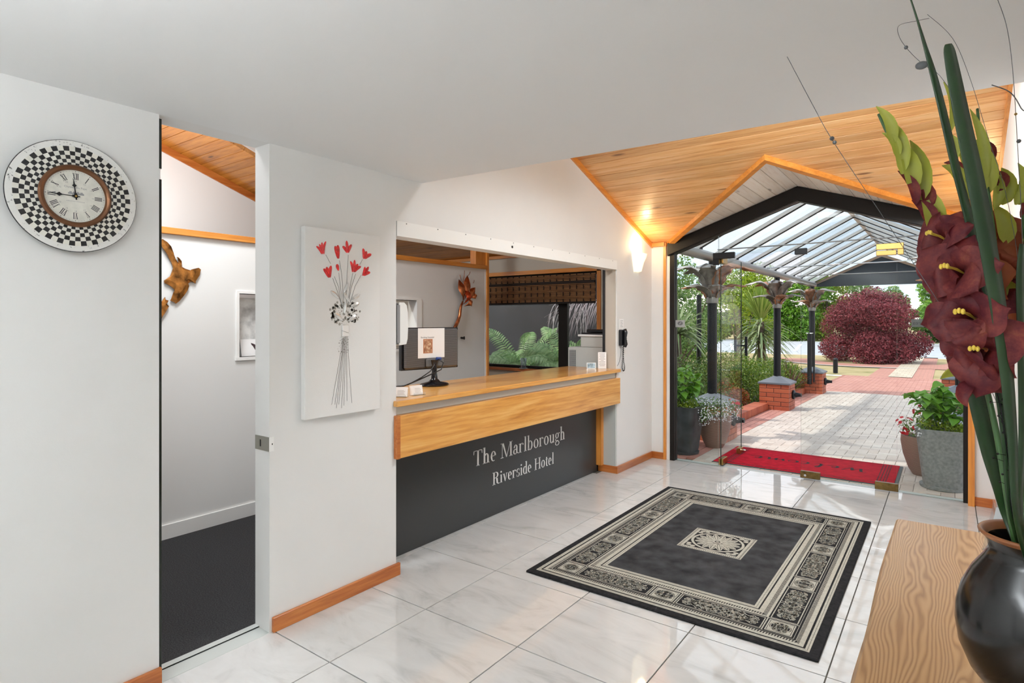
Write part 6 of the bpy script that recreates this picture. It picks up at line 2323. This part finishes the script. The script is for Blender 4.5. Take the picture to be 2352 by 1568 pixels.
bar_m = flat('pale_glazing_bar', (0.62, 0.60, 0.57), 0.4)
for sg in (-1, 1):
    for y in rows_y:
        P = lambda w, dz, yy: Vector((RIDGE_X + sg * w, yy, cz(w) + dz))
        mb = MB().prism([P(0.0, -0.035, y), P(half + 0.14, -0.035, y), P(half + 0.14, 0.012, y), P(0.0, 0.012, y)], (0, 0.05, 0))
        rf = mb.build('glazing_bar', bar_m, ca)
        MB().prism([P(0.0, -0.048, y + 0.012), P(half + 0.1, -0.048, y + 0.012), P(half + 0.1, -0.034, y + 0.012), P(0.0, -0.034, y + 0.012)], (0, 0.026, 0)).build('gasket', M['dark_frame'], rf)
        ex = RIDGE_X + sg * half
        MB().box(ex - 0.025, ex + 0.025, y + 0.005, y + 0.045, EZ + 0.055, cz(half) - 0.03).build('bracket', M['post_black'], rf)
    for k in range(len(rows_y) - 1):
        y0, y1 = rows_y[k] + 0.02, rows_y[k + 1] + 0.03
        P = lambda w, yy, dz=0.014: Vector((RIDGE_X + sg * w, yy, cz(w) + dz))
        MB().prism([P(0.005, y0), P(half + 0.2, y0), P(half + 0.2, y1), P(0.005, y1)], (0, 0, 0.008)).build('glass_pane', M['roof_glass'], ca)
MB().box(RIDGE_X - 0.03, RIDGE_X + 0.03, CY0, CY1, KZ - 0.03, KZ + 0.03).build('ridge_bar', bar_m, ca)
for y, z, mt in ((7.95, 2.475, 'steel_grey'), (10.55, 2.42, 'chrome'), (13.1, 2.44, 'steel_grey')):
    MB().tube([(LX, y, z), (RXC, y, z)], 0.0085, 8).build('tie_rod', M[mt], ca, smooth=True)
# solid navy gable infill at the far end with brown barge boards
gpk, gbs = 2.93, 2.315
MB().prism([(LX + 0.02, CY1, gbs), (RXC - 0.02, CY1, gbs), (RXC - 0.02, CY1, gbs + 0.05), (RIDGE_X, CY1, gpk), (LX + 0.02, CY1, gbs + 0.05)], (0, 0.03, 0)).build('gable_infill', M['navy'], ca)
for sg in (-1, 1):
    ex = RIDGE_X + sg * (half - 0.02)
    MB().prism([(RIDGE_X, CY1 - 0.02, gpk), (ex, CY1 - 0.02, gbs + 0.05), (ex, CY1 - 0.02, gbs + 0.11), (RIDGE_X, CY1 - 0.02, gpk + 0.06)], (0, 0.05, 0)).build('barge_board', flat('brown_barge_board', (0.28, 0.19, 0.13), 0.6), ca)

# ================================================================== pots
def pot(name, c, prof, label, mat, sq=None, extra=None):
    t = thing(name, (c[0], c[1], c[2]), label, 'plant pot', 'plant pots outside the glass front')
    MB().lathe(prof, c, 40, sq=sq).build('pot_wall', mat, t, smooth=40)
    r_, z_ = prof[-1]
    MB().lathe([(r_ * 1.0, prof[-1][1] + 0.035), (0.01, prof[-1][1] + 0.06)], c, 24, sq=sq).build('soil', M['soil'], t)
    if extra:
        MB().lathe(extra, c, 40, sq=None).build('saucer', mat, t, smooth=40)
    return t


grey_pot = flat('speckled_grey_concrete', (0.25, 0.26, 0.26), 0.85, var=0.22, vscale=45, bmp=0.5, bscale=90)
dark_pot = flat('charcoal_pot', (0.045, 0.05, 0.055), 0.55, var=0.4, vscale=10)
brown_pot, nt, b = new_mat('ribbed_brown_pot')
wv = nt.nodes.new('ShaderNodeTexWave')
wv.bands_direction = 'Z'
wv.inputs['Scale'].default_value = 30
wv.inputs['Distortion'].default_value = 1.0
nt.links.new(coords(nt), wv.inputs['Vector'])
nt.links.new(ramp(nt, wv.outputs['Fac'], [(0.2, (0.20, 0.12, 0.09)), (0.8, (0.34, 0.22, 0.17))]), b.inputs['Base Color'])
b.inputs['Roughness'].default_value = 0.7
bump(nt, b, wv.outputs['Fac'], 0.4, 0.004)
taper_prof = [(0.140, 0.012), (0.150, 0.05), (0.205, 0.52), (0.215, 0.545), (0.200, 0.548), (0.195, 0.52), (0.190, 0.46)]
sauc = [(0.15, 0.0), (0.175, 0.004), (0.180, 0.028), (0.165, 0.03)]
belly = [(0.095, 0.0), (0.130, 0.06), (0.175, 0.20), (0.195, 0.33), (0.190, 0.385), (0.175, 0.385), (0.17, 0.33)]
PL1, PL2, PR1, PR2 = (-2.47, 6.67, 0.0), (-2.27, 7.18, 0.0), (-0.035, 6.66, 0.0), (-0.19, 7.12, 0.0)
pot('planter_pot', PL1, taper_prof, 'dark charcoal tapered pot behind the narrow fixed glass', dark_pot, 6, sauc)
pot('planter_pot', PL2, belly, 'brown ribbed pot below the white flowers beside the open glass door', brown_pot)
pot('planter_pot', PR1, taper_prof, 'speckled grey tapered pot holding the hydrangea by the right doorpost', grey_pot, 6, sauc)
pot('planter_pot', PR2, belly, 'brown ribbed pot half hidden behind the speckled grey pot', brown_pot)

# ================================================================== leafy potted plants
def broad_leaf_mesh(name, mat, ln=1.0, wd=0.40, notch=0.0):
    pts, ws = [], []
    for i in range(7):
        t = i / 6
        pts.append(Vector((t * ln, 0, 0.16 * math.sin(PI * t) - 0.14 * t * t)))
        ws.append(wd * math.sin(PI * (0.10 + 0.90 * t) ** 0.85) + 0.001)
    o = MB().strip(pts, ws, Vector((0, 1, 0)), fold=0.25).build(name, mat, smooth=True)
    me = o.data
    bpy.data.objects.remove(o)
    return me


M['hydra'] = leafy('hydrangea_leaf', [(0.07, 0.22, 0.025), (0.16, 0.38, 0.04), (0.28, 0.50, 0.07)], 0.4, 5, 0.35)
M['fine_green'] = leafy('fine_green', [(0.05, 0.13, 0.02), (0.12, 0.24, 0.04), (0.22, 0.34, 0.06)], 0.5, 6, 0.3)
M['lime_tree'] = leafy('yellow_green_tree', [(0.10, 0.20, 0.012), (0.24, 0.36, 0.02), (0.42, 0.50, 0.05)], 0.5, 0.7, 0.35)
M['white_bloom'] = leafy('white_bloom', [(0.72, 0.74, 0.80), (0.85, 0.86, 0.90)], 0.6, 8, 0.3)
M['red_bloom'] = leafy('red_bloom', [(0.45, 0.01, 0.02), (0.70, 0.03, 0.04)], 0.5, 8, 0.3)
hyd_me = broad_leaf_mesh('leaf', M['hydra'])


def hydrangea(c, z0, rx, h, n, label, seed, blooms):
    r_ = random.Random(seed)
    t = thing('hydrangea_plant', (c[0], c[1], z0), label, 'plant', 'hydrangeas in the tapered pots')
    stems = MB()
    tips = []
    for k in range(9):
        a, q = 2 * PI * k / 9 + r_.uniform(-0.2, 0.2), r_.uniform(0.25, 0.95)
        e = Vector((c[0] + rx * q * math.cos(a), c[1] + rx * q * math.sin(a), z0 + h * r_.uniform(0.65, 1.0)))
        b0 = Vector((c[0] + 0.04 * math.cos(a), c[1] + 0.04 * math.sin(a), z0))
        stems.tube([b0, b0 * 0.45 + e * 0.55 + Vector((0, 0, 0.04)), e], [0.006, 0.005, 0.004], 6)
        tips.append((b0, e))
    stems.build('stems', M['stem'], t)
    for k in range(n):
        b0, e = tips[k % len(tips)]
        f_ = r_.uniform(0.22, 1.0)
        p_ = b0 * (1 - f_) + e * f_ + Vector((0, 0, 0.04 * math.sin(PI * f_)))
        o = bpy.data.objects.new('leaf', hyd_me)
        COL.objects.link(o)
        o.parent = t
        o.location = p_ - Vector(t.location)
        s_ = r_.uniform(0.075, 0.13)
        o.scale = (s_, s_, s_)
        o.rotation_euler = (r_.uniform(-0.4, 0.4), r_.uniform(-0.35, 0.6), r_.uniform(0, 6.28))
    for k in range(blooms):
        b0, e = tips[(k * 4) % len(tips)]
        mb = MB()
        for j in range(26):
            d_ = Vector((r_.gauss(0, 1), r_.gauss(0, 1), abs(r_.gauss(0, 0.7)) + 0.1)).normalized()
            p_ = e + Vector((0, 0, 0.03)) + Vector((d_.x * 0.05, d_.y * 0.05, d_.z * 0.03))
            s_ = 0.012
            mb.add([p_ + Vector((s_, 0, 0)), p_ + Vector((0, s_, 0.003)), p_ - Vector((s_, 0, 0)), p_ - Vector((0, s_, -0.003))], [(0, 1, 2, 3)])
        mb.build('flower_head', leafy('lime_flower_head', [(0.30, 0.42, 0.10), (0.50, 0.58, 0.22)], 0.6, 9, 0.3), t, kind='stuff')
    return t


hydrangea(PL1, 0.50, 0.30, 0.52, 165, 'bushy green hydrangea in the dark charcoal pot', 3, 2)
hydrangea(PR1, 0.50, 0.33, 0.46, 175, 'bushy green hydrangea in the speckled grey pot', 8, 1)


def scatter(mb, cen, rad, n, size, r_, flat_=0.0, aspect=0.5, hollow=0.55, m=0):
    """small leaves scattered through an ellipsoid, denser at the shell"""
    for k in range(n):
        d_ = Vector((r_.gauss(0, 1), r_.gauss(0, 1), r_.gauss(0, 1)))
        if d_.length < 1e-3:
            continue
        d_.normalize()
        q = hollow + (1 - hollow) * r_.random() ** 0.7
        p_ = Vector((cen[0] + d_.x * rad[0] * q, cen[1] + d_.y * rad[1] * q, cen[2] + d_.z * rad[2] * q))
        a = Vector((r_.gauss(0, 1), r_.gauss(0, 1), r_.gauss(0, 1) * (1 - flat_))).normalized()
        b_ = a.cross(Vector((r_.gauss(0, 1), r_.gauss(0, 1), r_.gauss(0, 1)))).normalized()
        s_ = size * r_.uniform(0.6, 1.35)
        mb.add([p_ - a * s_, p_ + b_ * s_ * aspect + a * s_ * 0.1, p_ + a * s_, p_ - b_ * s_ * aspect + a * s_ * 0.1], [(0, 1, 2, 3)], m)


def small_plant(name, label, cat, blobs, leaf_n, leaf_s, flow, fmat, seed, loc, leafmat=None):
    r_ = random.Random(seed)
    t = thing(name, loc, label, cat)
    mb = MB()
    for cen, rad in blobs:
        scatter(mb, cen, rad, leaf_n, leaf_s, r_, hollow=0.2)
    mb.build('foliage', leafmat or M['fine_green'], t, kind='stuff')
    fb = MB()
    for cen, rad, n_, s_ in flow:
        for k in range(n_):
            d_ = Vector((r_.gauss(0, 1), r_.gauss(0, 1), r_.gauss(0, 1))).normalized()
            q = r_.uniform(0.75, 1.1)
            p_ = Vector((cen[0] + d_.x * rad[0] * q, cen[1] + d_.y * rad[1] * q, cen[2] + d_.z * rad[2] * q))
            nrm = (Vector((0, -0.6, 0.5)) + d_).normalized()
            a = nrm.orthogonal().normalized()
            b_ = nrm.cross(a)
            fb.add([p_ + (a * math.cos(2 * PI * j / 5) + b_ * math.sin(2 * PI * j / 5)) * s_ for j in range(5)], [(0, 1, 2, 3, 4)])
    fb.build('blooms', fmat, t, kind='stuff')
    return t


small_plant('lobelia_plant', 'trailing lobelia with tiny white flowers spilling between the left pots', 'plant',
            [((-2.33, 6.72, 0.56), (0.16, 0.16, 0.14)), ((-2.20, 6.86, 0.53), (0.20, 0.16, 0.12)), ((-2.12, 7.05, 0.50), (0.20, 0.18, 0.13)), ((-2.26, 6.72, 0.45), (0.11, 0.08, 0.10))], 420, 0.012,
            [((-2.33, 6.70, 0.54), (0.17, 0.15, 0.13), 150, 0.0075), ((-2.19, 6.82, 0.50), (0.20, 0.16, 0.13), 260, 0.008), ((-2.10, 7.00, 0.47), (0.19, 0.17, 0.12), 200, 0.008), ((-2.26, 6.70, 0.43), (0.11, 0.08, 0.10), 110, 0.0075)], M['white_bloom'], 5, (-2.2, 6.85, 0.38))
small_plant('petunia_plant', 'red petunia cluster in the brown pot beside the lobelia', 'plant',
            [((-2.03, 7.16, 0.50), (0.10, 0.10, 0.10))], 120, 0.014, [((-2.03, 7.12, 0.54), (0.08, 0.08, 0.06), 12, 0.022)], M['red_bloom'], 6, (-2.1, 7.16, 0.37))
small_plant('petunia_plant', 'red petunia cluster hanging over the half-hidden brown pot', 'plant',
            [((-0.27, 7.08, 0.46), (0.14, 0.12, 0.12)), ((-0.16, 6.95, 0.60), (0.13, 0.12, 0.14))], 300, 0.013, [((-0.33, 7.02, 0.48), (0.09, 0.08, 0.09), 20, 0.020), ((-0.20, 6.88, 0.66), (0.08, 0.08, 0.08), 12, 0.018)], M['red_bloom'], 7, (-0.2, 7.05, 0.37))
small_plant('lobelia_plant', 'sprig of white lobelia at the rim of the speckled grey pot', 'plant',
            [((-0.20, 6.52, 0.54), (0.06, 0.05, 0.05))], 90, 0.010, [((-0.22, 6.47, 0.52), (0.03, 0.02, 0.05), 26, 0.009)], M['white_bloom'], 9, (-0.2, 6.52, 0.5))

for lab, c_, sd in (('fine green underplanting around the hydrangea in the speckled grey pot', PR1, 17), ('fine green underplanting around the hydrangea in the charcoal pot', PL1, 18)):
    small_plant('underplanting', lab, 'plant', [((c_[0] - 0.08, c_[1] - 0.05, 0.57), (0.12, 0.12, 0.07)), ((c_[0] + 0.09, c_[1] - 0.05, 0.57), (0.11, 0.12, 0.07))], 420, 0.013, [((c_[0], c_[1], 0.60), (0.16, 0.15, 0.05), 14, 0.007)], M['white_bloom'], sd, (c_[0], c_[1], 0.52), M['lime_tree'])

# ================================================================== garden shrubs
def shrub(name, label, cat, blobs, n, size, mat, seed, base, group=None, stems=True, aspect=0.5):
    r_ = random.Random(seed)
    t = thing(name, base, label, cat, group)
    mb = MB()
    vol = sum((b_[1][0] * b_[1][1] * b_[1][2]) ** (2 / 3) for b_ in blobs)
    for cen, rad in blobs:
        scatter(mb, cen, rad, int(n * (rad[0] * rad[1] * rad[2]) ** (2 / 3) / vol), size, r_, hollow=0.45, aspect=aspect)
    mb.build('foliage', mat, t, kind='stuff')
    if stems:
        sm = MB()
        for cen, rad in blobs[:5]:
            b0 = Vector(base)
            sm.tube([b0, b0 * 0.5 + Vector(cen) * 0.5 + Vector((r_.uniform(-0.1, 0.1), 0, 0)), Vector(cen)], [max(0.02, rad[2] * 0.07), max(0.015, rad[2] * 0.045), 0.01], 7)
        sm.build('branches', M['bark'], t)
    return t


M['bark'] = flat('brown_bark', (0.13, 0.095, 0.07), 0.9, var=0.4, vscale=8)
M['hedge'] = leafy('hedge_green', [(0.02, 0.055, 0.010), (0.06, 0.13, 0.016), (0.16, 0.24, 0.03)], 0.5, 4, 0.3)
M['lime_hedge'] = leafy('lime_hedge', [(0.035, 0.09, 0.010), (0.11, 0.20, 0.02), (0.28, 0.36, 0.04)], 0.5, 4, 0.3)
M['rust_leaf'] = leafy('rust_leaf', [(0.20, 0.045, 0.012), (0.38, 0.11, 0.03), (0.30, 0.22, 0.04)], 0.5, 6, 0.3)
M['red_shrub'] = leafy('purple_red_shrub', [(0.06, 0.010, 0.014), (0.20, 0.024, 0.040), (0.40, 0.085, 0.10)], 0.6, 2.4, 0.2)
M['maple'] = leafy('bright_tree_green', [(0.05, 0.14, 0.012), (0.13, 0.30, 0.02), (0.28, 0.46, 0.05)], 0.5, 0.8, 0.35)
M['tree'] = leafy('mid_tree_green', [(0.025, 0.075, 0.012), (0.07, 0.17, 0.02), (0.17, 0.29, 0.04)], 0.5, 0.6, 0.3)
M['soft_tree'] = leafy('soft_grey_green', [(0.06, 0.13, 0.035), (0.15, 0.27, 0.06), (0.30, 0.42, 0.12)], 0.5, 1.0, 0.35)

G0 = 'clipped shrubs in the garden bed'
shrub('garden_shrub', 'feathery dark green shrub behind the charcoal pot', 'shrub', [((-3.15, 8.3, 0.55), (0.5, 0.5, 0.50)), ((-2.95, 8.9, 0.55), (0.4, 0.5, 0.45)), ((-3.6, 8.0, 0.65), (0.55, 0.5, 0.5))], 11000, 0.018, M['hedge'], 31, (-3.2, 8.4, gz(8.4)), G0)
shrub('garden_shrub', 'yellow-green clipped shrub behind the brick edging', 'shrub', [((-3.25, 12.0, 0.30), (0.55, 0.6, 0.55)), ((-3.05, 12.9, 0.30), (0.5, 0.6, 0.50)), ((-3.7, 12.6, 0.42), (0.6, 0.6, 0.5))], 14000, 0.021, M['lime_hedge'], 32, (-3.2, 12.4, gz(12.4)), G0)
shrub('garden_shrub', 'bright green clipped shrub beside the farthest left pedestal', 'shrub', [((-2.95, 13.9, 0.28), (0.42, 0.5, 0.42)), ((-2.85, 14.6, 0.2), (0.35, 0.4, 0.35))], 7500, 0.021, M['lime_hedge'], 33, (-2.9, 14.2, gz(14.2)), G0)
shrub('garden_shrub', 'rust-red low shrub beside the brick edging', 'shrub', [((-3.15, 10.5, 0.18), (0.26, 0.32, 0.30)), ((-3.05, 11.0, 0.12), (0.2, 0.25, 0.2))], 2600, 0.026, M['rust_leaf'], 34, (-3.1, 10.6, gz(10.6)), G0)
shrub('garden_shrub', 'dark green shrub filling the bed behind the rust-red shrub', 'shrub', [((-3.9, 11.0, 0.35), (0.6, 0.6, 0.5)), ((-3.5, 9.9, 0.2), (0.4, 0.5, 0.35))], 8000, 0.022, M['hedge'], 35, (-3.7, 10.6, gz(10.6)), G0)


def strap_plant(name, label, base, crown_z, n, ln, wd, mat, seed, spread=(0.15, 1.5), droop=1.0, trunk=0.05, group=None, arch=None):
    r_ = random.Random(seed)
    t = thing(name, base, label, 'plant', group)
    mb = MB()
    c = Vector((base[0], base[1], crown_z))
    for k in range(n):
        az = r_.uniform(0, 2 * PI)
        pol = spread[0] + (spread[1] - spread[0]) * r_.random()
        L = ln * r_.uniform(0.75, 1.15)
        d_ = Vector((math.cos(az) * math.sin(pol), math.sin(az) * math.sin(pol), math.cos(pol)))
        sd = Vector((-math.sin(az), math.cos(az), 0))
        pts, ws = [], []
        for i in range(7):
            q = i / 6
            sag = droop * L * (q ** 2.4) * (0.15 + 0.55 * math.sin(min(pol, 1.57)))
            pts.append(c + d_ * L * q - Vector((0, 0, sag)) - Vector((0, 0, 0.25 * r_.random() * ln * 0.3)) * 0)
            ws.append(wd * (0.55 + 0.45 * math.sin(PI * min(1, q * 1.3))) * (1 - q ** 3) + 0.001)
        mb.strip(pts, ws, sd, fold=0.35)
    mb.build('leaves', mat, t, kind='stuff')
    if trunk:
        MB().tube([Vector(base), (Vector(base) + c) / 2 + Vector((0.03, 0, 0)), c], [trunk * 1.3, trunk, trunk * 0.9], 9).build('trunk', M['bark'], t)
    return t


M['cordy'] = leafy('cordyline_leaf', [(0.10, 0.20, 0.03), (0.24, 0.36, 0.06), (0.45, 0.50, 0.14)], 0.4, 2, 0.3)
M['cordy_grey'] = leafy('pale_cordyline_leaf', [(0.12, 0.20, 0.08), (0.28, 0.36, 0.18), (0.48, 0.54, 0.32)], 0.4, 2, 0.3)
M['flax'] = leafy('maroon_flax_leaf', [(0.05, 0.02, 0.015), (0.12, 0.045, 0.03), (0.16, 0.09, 0.05)], 0.4, 3, 0.2)
cb_ = (-4.12, 17.0, gz(17))
cord = strap_plant('cabbage_tree', 'tall cabbage tree with upright yellow-green sword leaves', cb_, 1.50, 130, 1.20, 0.030, M['cordy'], 51, (0.02, 0.75), 0.35, 0.10)
r_ = random.Random(52)
mb = MB()
for k in range(150):
    az, pol = r_.uniform(0, 2 * PI), r_.uniform(0.9, 2.1)
    L = r_.uniform(0.7, 1.1)
    d_ = Vector((math.cos(az) * math.sin(pol), math.sin(az) * math.sin(pol), math.cos(pol)))
    c = Vector((cb_[0], cb_[1], r_.uniform(0.75, 1.5)))
    pts = [c + d_ * L * q - Vector((0, 0, 0.5 * L * q ** 2)) for q in (0, 0.25, 0.5, 0.75, 1.0)]
    mb.strip(pts, [0.024, 0.028, 0.024, 0.016, 0.001], Vector((-math.sin(az), math.cos(az), 0)), fold=0.35)
mb.build('drooping_leaves', M['cordy_grey'], cord, kind='stuff')
strap_plant('spiky_palm', 'pale spiky cordyline behind the narrow fixed glass', (-3.95, 10.4, gz(10.4)), 1.28, 120, 0.85, 0.020, M['cordy_grey'], 53, (0.2, 1.7), 0.7, 0.06)
strap_plant('flax_plant', 'dark maroon flax with strap leaves behind the second pedestal', (-2.72, 13.45, gz(13.4)), gz(13.4), 34, 0.82, 0.022, M['flax'], 54, (0.05, 0.75), 0.5, 0)
strap_plant('tussock_grass', 'straw-coloured tussock by the dark trellis', (-3.6, 12.9, gz(13)), 0.30, 70, 0.55, 0.007, leafy('straw_blade', [(0.35, 0.24, 0.08), (0.50, 0.37, 0.15)], 0.6, 4, 0.3), 55, (0.2, 1.5), 0.9, 0.03)

# garden trellis frame, garden post, bollard
tr = thing('garden_trellis', (-3.7, 13.5, gz(13.5)), 'black two-post trellis frame standing in the garden bed', 'trellis')
for xx in (-3.83, -3.60):
    MB().box(xx, xx + 0.05, 13.48, 13.53, gz(13.5), 1.18).build('post', M['post_black'], tr)
for zz in (0.33, 0.96):
    MB().box(-3.80, -3.58, 13.49, 13.52, zz, zz + 0.035).build('rung', M['post_black'], tr)
gp_ = tag(MB().tube([(-3.80, 11.1, gz(11) - 0.02), (-3.80, 11.1, 2.02)], 0.045, 12).build('garden_post', M['post_black'], smooth=50), 'plain black garden post standing among the spiky leaves', 'post')
bo = thing('bollard', (-2.93, 21.6, gz(21)), 'short black round-topped bollard on the dry lawn', 'bollard')
MB().lathe([(0.07, 0.0), (0.07, 0.40)], (-2.93, 21.6, gz(21)), 18).build('post', M['post_black'], bo, smooth=50)
MB().lathe([(0.074, 0.40), (0.074, 0.43), (0.055, 0.475), (0.02, 0.49), (0.001, 0.492)], (-2.93, 21.6, gz(21)), 18).build('domed_cap', M['post_black'], bo, smooth=True)

# purple-red shrub by the curved path
zz = gz(28)
rb = []
rs = random.Random(77)
for k in range(34):
    a, q = rs.uniform(0, 2 * PI), rs.random() ** 0.5
    hgt = rs.uniform(0.30, 2.4)
    lim = 1.55 * math.sin(PI * min(0.93, 0.30 + 0.56 * hgt / 2.6))
    rb.append(((-2.62 + lim * q * math.cos(a), 28.4 + lim * q * math.sin(a), zz + hgt), (0.72, 0.72, 0.56)))
rb.append(((-2.5, 28.4, zz + 2.75), (0.5, 0.5, 0.38)))
shrub('red_leaf_shrub', 'large rounded purple-red shrub beside the curved brick path', 'shrub', rb, 62000, 0.042, M['red_shrub'], 61, (-2.6, 28.4, zz))
shrub('low_shrub', 'low dark shrub at the edge of the car park by the footpath', 'shrub', [((0.6, 31.6, zz + 0.3), (0.8, 0.5, 0.4))], 1500, 0.045, M['flax'], 62, (0.6, 31.6, zz))


def tree(name, label, x, y, h, rad, mat, n, size, seed, base_h=0.25, group='trees around the car park'):
    r2 = random.Random(seed)
    z0 = gz(y)
    blobs = []
    for k in range(13):
        a, q = r2.uniform(0, 2 * PI), r2.random() ** 0.5 * 0.75
        hh = r2.uniform(base_h, 0.86)
        blobs.append(((x + rad * q * math.cos(a), y + rad * q * math.sin(a), z0 + h * hh), (rad * r2.uniform(0.32, 0.5), rad * r2.uniform(0.32, 0.5), h * r2.uniform(0.12, 0.2))))
    blobs.append(((x, y, z0 + h * 0.86), (rad * 0.4, rad * 0.4, h * 0.14)))
    t = shrub(name, label, 'tree', blobs, n, size, mat, seed, (x, y, z0), group, True)
    MB().tube([(x, y, z0 - 0.05), (x, y, z0 + h * 0.6)], [h * 0.03, h * 0.015], 9).build('trunk', M['bark'], t)
    return t


tree('garden_tree', 'feathery light green tree standing behind the spiky cordyline', -6.6, 17.2, 3.7, 1.7, M['soft_tree'], 9000, 0.05, 71, 0.3)
tree('garden_tree', 'yellow-green tree rising behind the cabbage tree', -7.0, 25.5, 4.2, 1.5, M['lime_tree'], 7000, 0.06, 72, 0.3)
tree('garden_tree', 'dense mid-green tree at the left end of the car park row', -13.2, 55.5, 5.2, 2.6, M['tree'], 8000, 0.14, 73, 0.1)
tree('garden_tree', 'dense bright green tree just right of the cabbage tree', -10.6, 55.0, 5.4, 2.6, M['maple'], 9000, 0.14, 74, 0.1)
tree('garden_tree', 'tall yellow-green tree behind the farthest left column', -8.3, 56.5, 5.7, 2.4, M['lime_tree'], 8000, 0.14, 75, 0.1)
tree('garden_tree', 'olive green tree behind the purple-red shrub', -5.9, 57.0, 4.9, 2.3, M['soft_tree'], 7000, 0.14, 76, 0.1)
tree('garden_tree', 'bright green maple across the car park from the footpath', 0.6, 48.5, 5.3, 2.3, M['maple'], 9000, 0.13, 77, 0.35)
tree('garden_tree', 'dark spreading tree low behind the bright maple', -0.4, 55.5, 3.2, 2.6, M['tree'], 7000, 0.14, 78, 0.05)
tree('garden_tree', 'slender pale green tree between the shrub and the maple', -3.6, 57.5, 4.6, 1.3, M['soft_tree'], 2500, 0.13, 79, 0.3)
tree('garden_tree', 'broad green tree right of the bright maple', 4.6, 54.0, 5.5, 3.0, M['tree'], 7000, 0.15, 80, 0.1)
tree('garden_tree', 'mid-green tree at the far left edge of the car park', -16.6, 54.5, 4.4, 2.6, M['tree'], 6000, 0.15, 81, 0.1)
tree('garden_tree', 'low dark hedge tree beside the far left lime tree', -10.0, 26.5, 3.6, 1.8, M['tree'], 6000, 0.08, 82, 0.1)

# ================================================================== ferns outside the office window
fn = tag(MB().box(-9.0, -3.55, 8.6, 8.7, -0.05, 2.9).build('dark_fence', flat('black_stained_fence', (0.014, 0.013, 0.016), 0.6, var=0.5, vscale=3)), 'black stained fence behind the ferns outside the office window', 'fence')


def frond(mb, base, tip, arch, npin, plen, pw, r_, curl=0.3):
    base, tip = Vector(base), Vector(tip)
    ax = tip - base
    pts = [base + ax * (i / 12) + Vector((0, 0, arch * math.sin(PI * (i / 12) * 0.85))) for i in range(13)]
    mb.tube(pts, [0.005 - 0.004 * i / 12 for i in range(13)], 5)
    for k in range(npin):
        f_ = 0.10 + 0.88 * k / npin
        i = min(11, int(f_ * 12))
        p_ = pts[i].lerp(pts[i + 1], f_ * 12 - i)
        t_ = (pts[i + 1] - pts[i]).normalized()
        sd = t_.cross(Vector((0.15, -0.5, 0.85))).normalized()
        L = plen * math.sin(PI * (0.12 + 0.84 * f_)) ** 0.8
        for s_ in (-1, 1):
            d_ = (sd * s_ + t_ * 0.45).normalized()
            q = [p_ + d_ * L * w_ - Vector((0, 0, curl * L * w_ * w_)) for w_ in (0, 0.35, 0.7, 1.0)]
            mb.strip(q, [pw * 0.6, pw, pw * 0.7, 0.0005], t_, fold=0.1)


M['fern'] = leafy('fern_green', [(0.14, 0.28, 0.09), (0.27, 0.46, 0.16), (0.44, 0.60, 0.28)], 0.45, 6, 0.35)
M['fern_dry'] = leafy('silver_pink_frond', [(0.30, 0.22, 0.25), (0.50, 0.42, 0.46), (0.62, 0.58, 0.60)], 0.5, 8, 0.3)
rf = random.Random(15)
for nm, lab, cx, cy, cz_, n_, L in (('fern_plant', 'green fern spreading below the office window mullion', -4.15, 6.95, 0.74, 24, 0.78), ('fern_plant', 'green fern at the blind end of the office window', -3.70, 7.00, 0.80, 18, 0.70), ('fern_plant', 'low green fern at the left of the office window', -5.05, 7.05, 0.72, 18, 0.75)):
    t = thing(nm, (cx, cy, gz(7)), lab, 'fern', 'ferns outside the office window')
    MB().tube([(cx, cy, -0.05), (cx, cy, cz_)], [0.06, 0.05], 9).build('stump', M['bark'], t)
    for k in range(n_):
        a = 2 * PI * k / n_ + rf.uniform(-0.2, 0.2)
        l_ = L * rf.uniform(0.7, 1.15)
        mb = MB()
        rise = rf.uniform(0.0, 0.30) + (0.35 if k % 5 == 0 else 0)
        frond(mb, (cx, cy, cz_), (cx + l_ * math.cos(a), cy + 0.7 * l_ * math.sin(a), cz_ + rise), 0.20, 24, 0.15, 0.0115, rf)
        mb.build('frond', M['fern'], t)
t = thing('tree_fern', (-3.62, 7.3, gz(7)), 'silver-pink drooping tree fern fronds outside the office window', 'fern')
MB().tube([(-3.62, 7.3, -0.05), (-3.64, 7.3, 1.4), (-3.66, 7.25, 1.74)], [0.07, 0.06, 0.05], 9).build('trunk', M['bark'], t)
for (tx, ty, tz, ar) in ((-4.62, 7.0, 1.50, 0.16), (-4.45, 6.8, 1.40, 0.22), (-4.2, 7.05, 1.36, 0.26), (-4.7, 7.25, 1.72, 0.08)):
    mb = MB()
    frond(mb, (-3.66, 7.25, 1.74), (tx, ty, tz), ar, 10, 0.30, 0.006, rf, 1.1)
    mb.build('frond', M['fern_dry'], t)
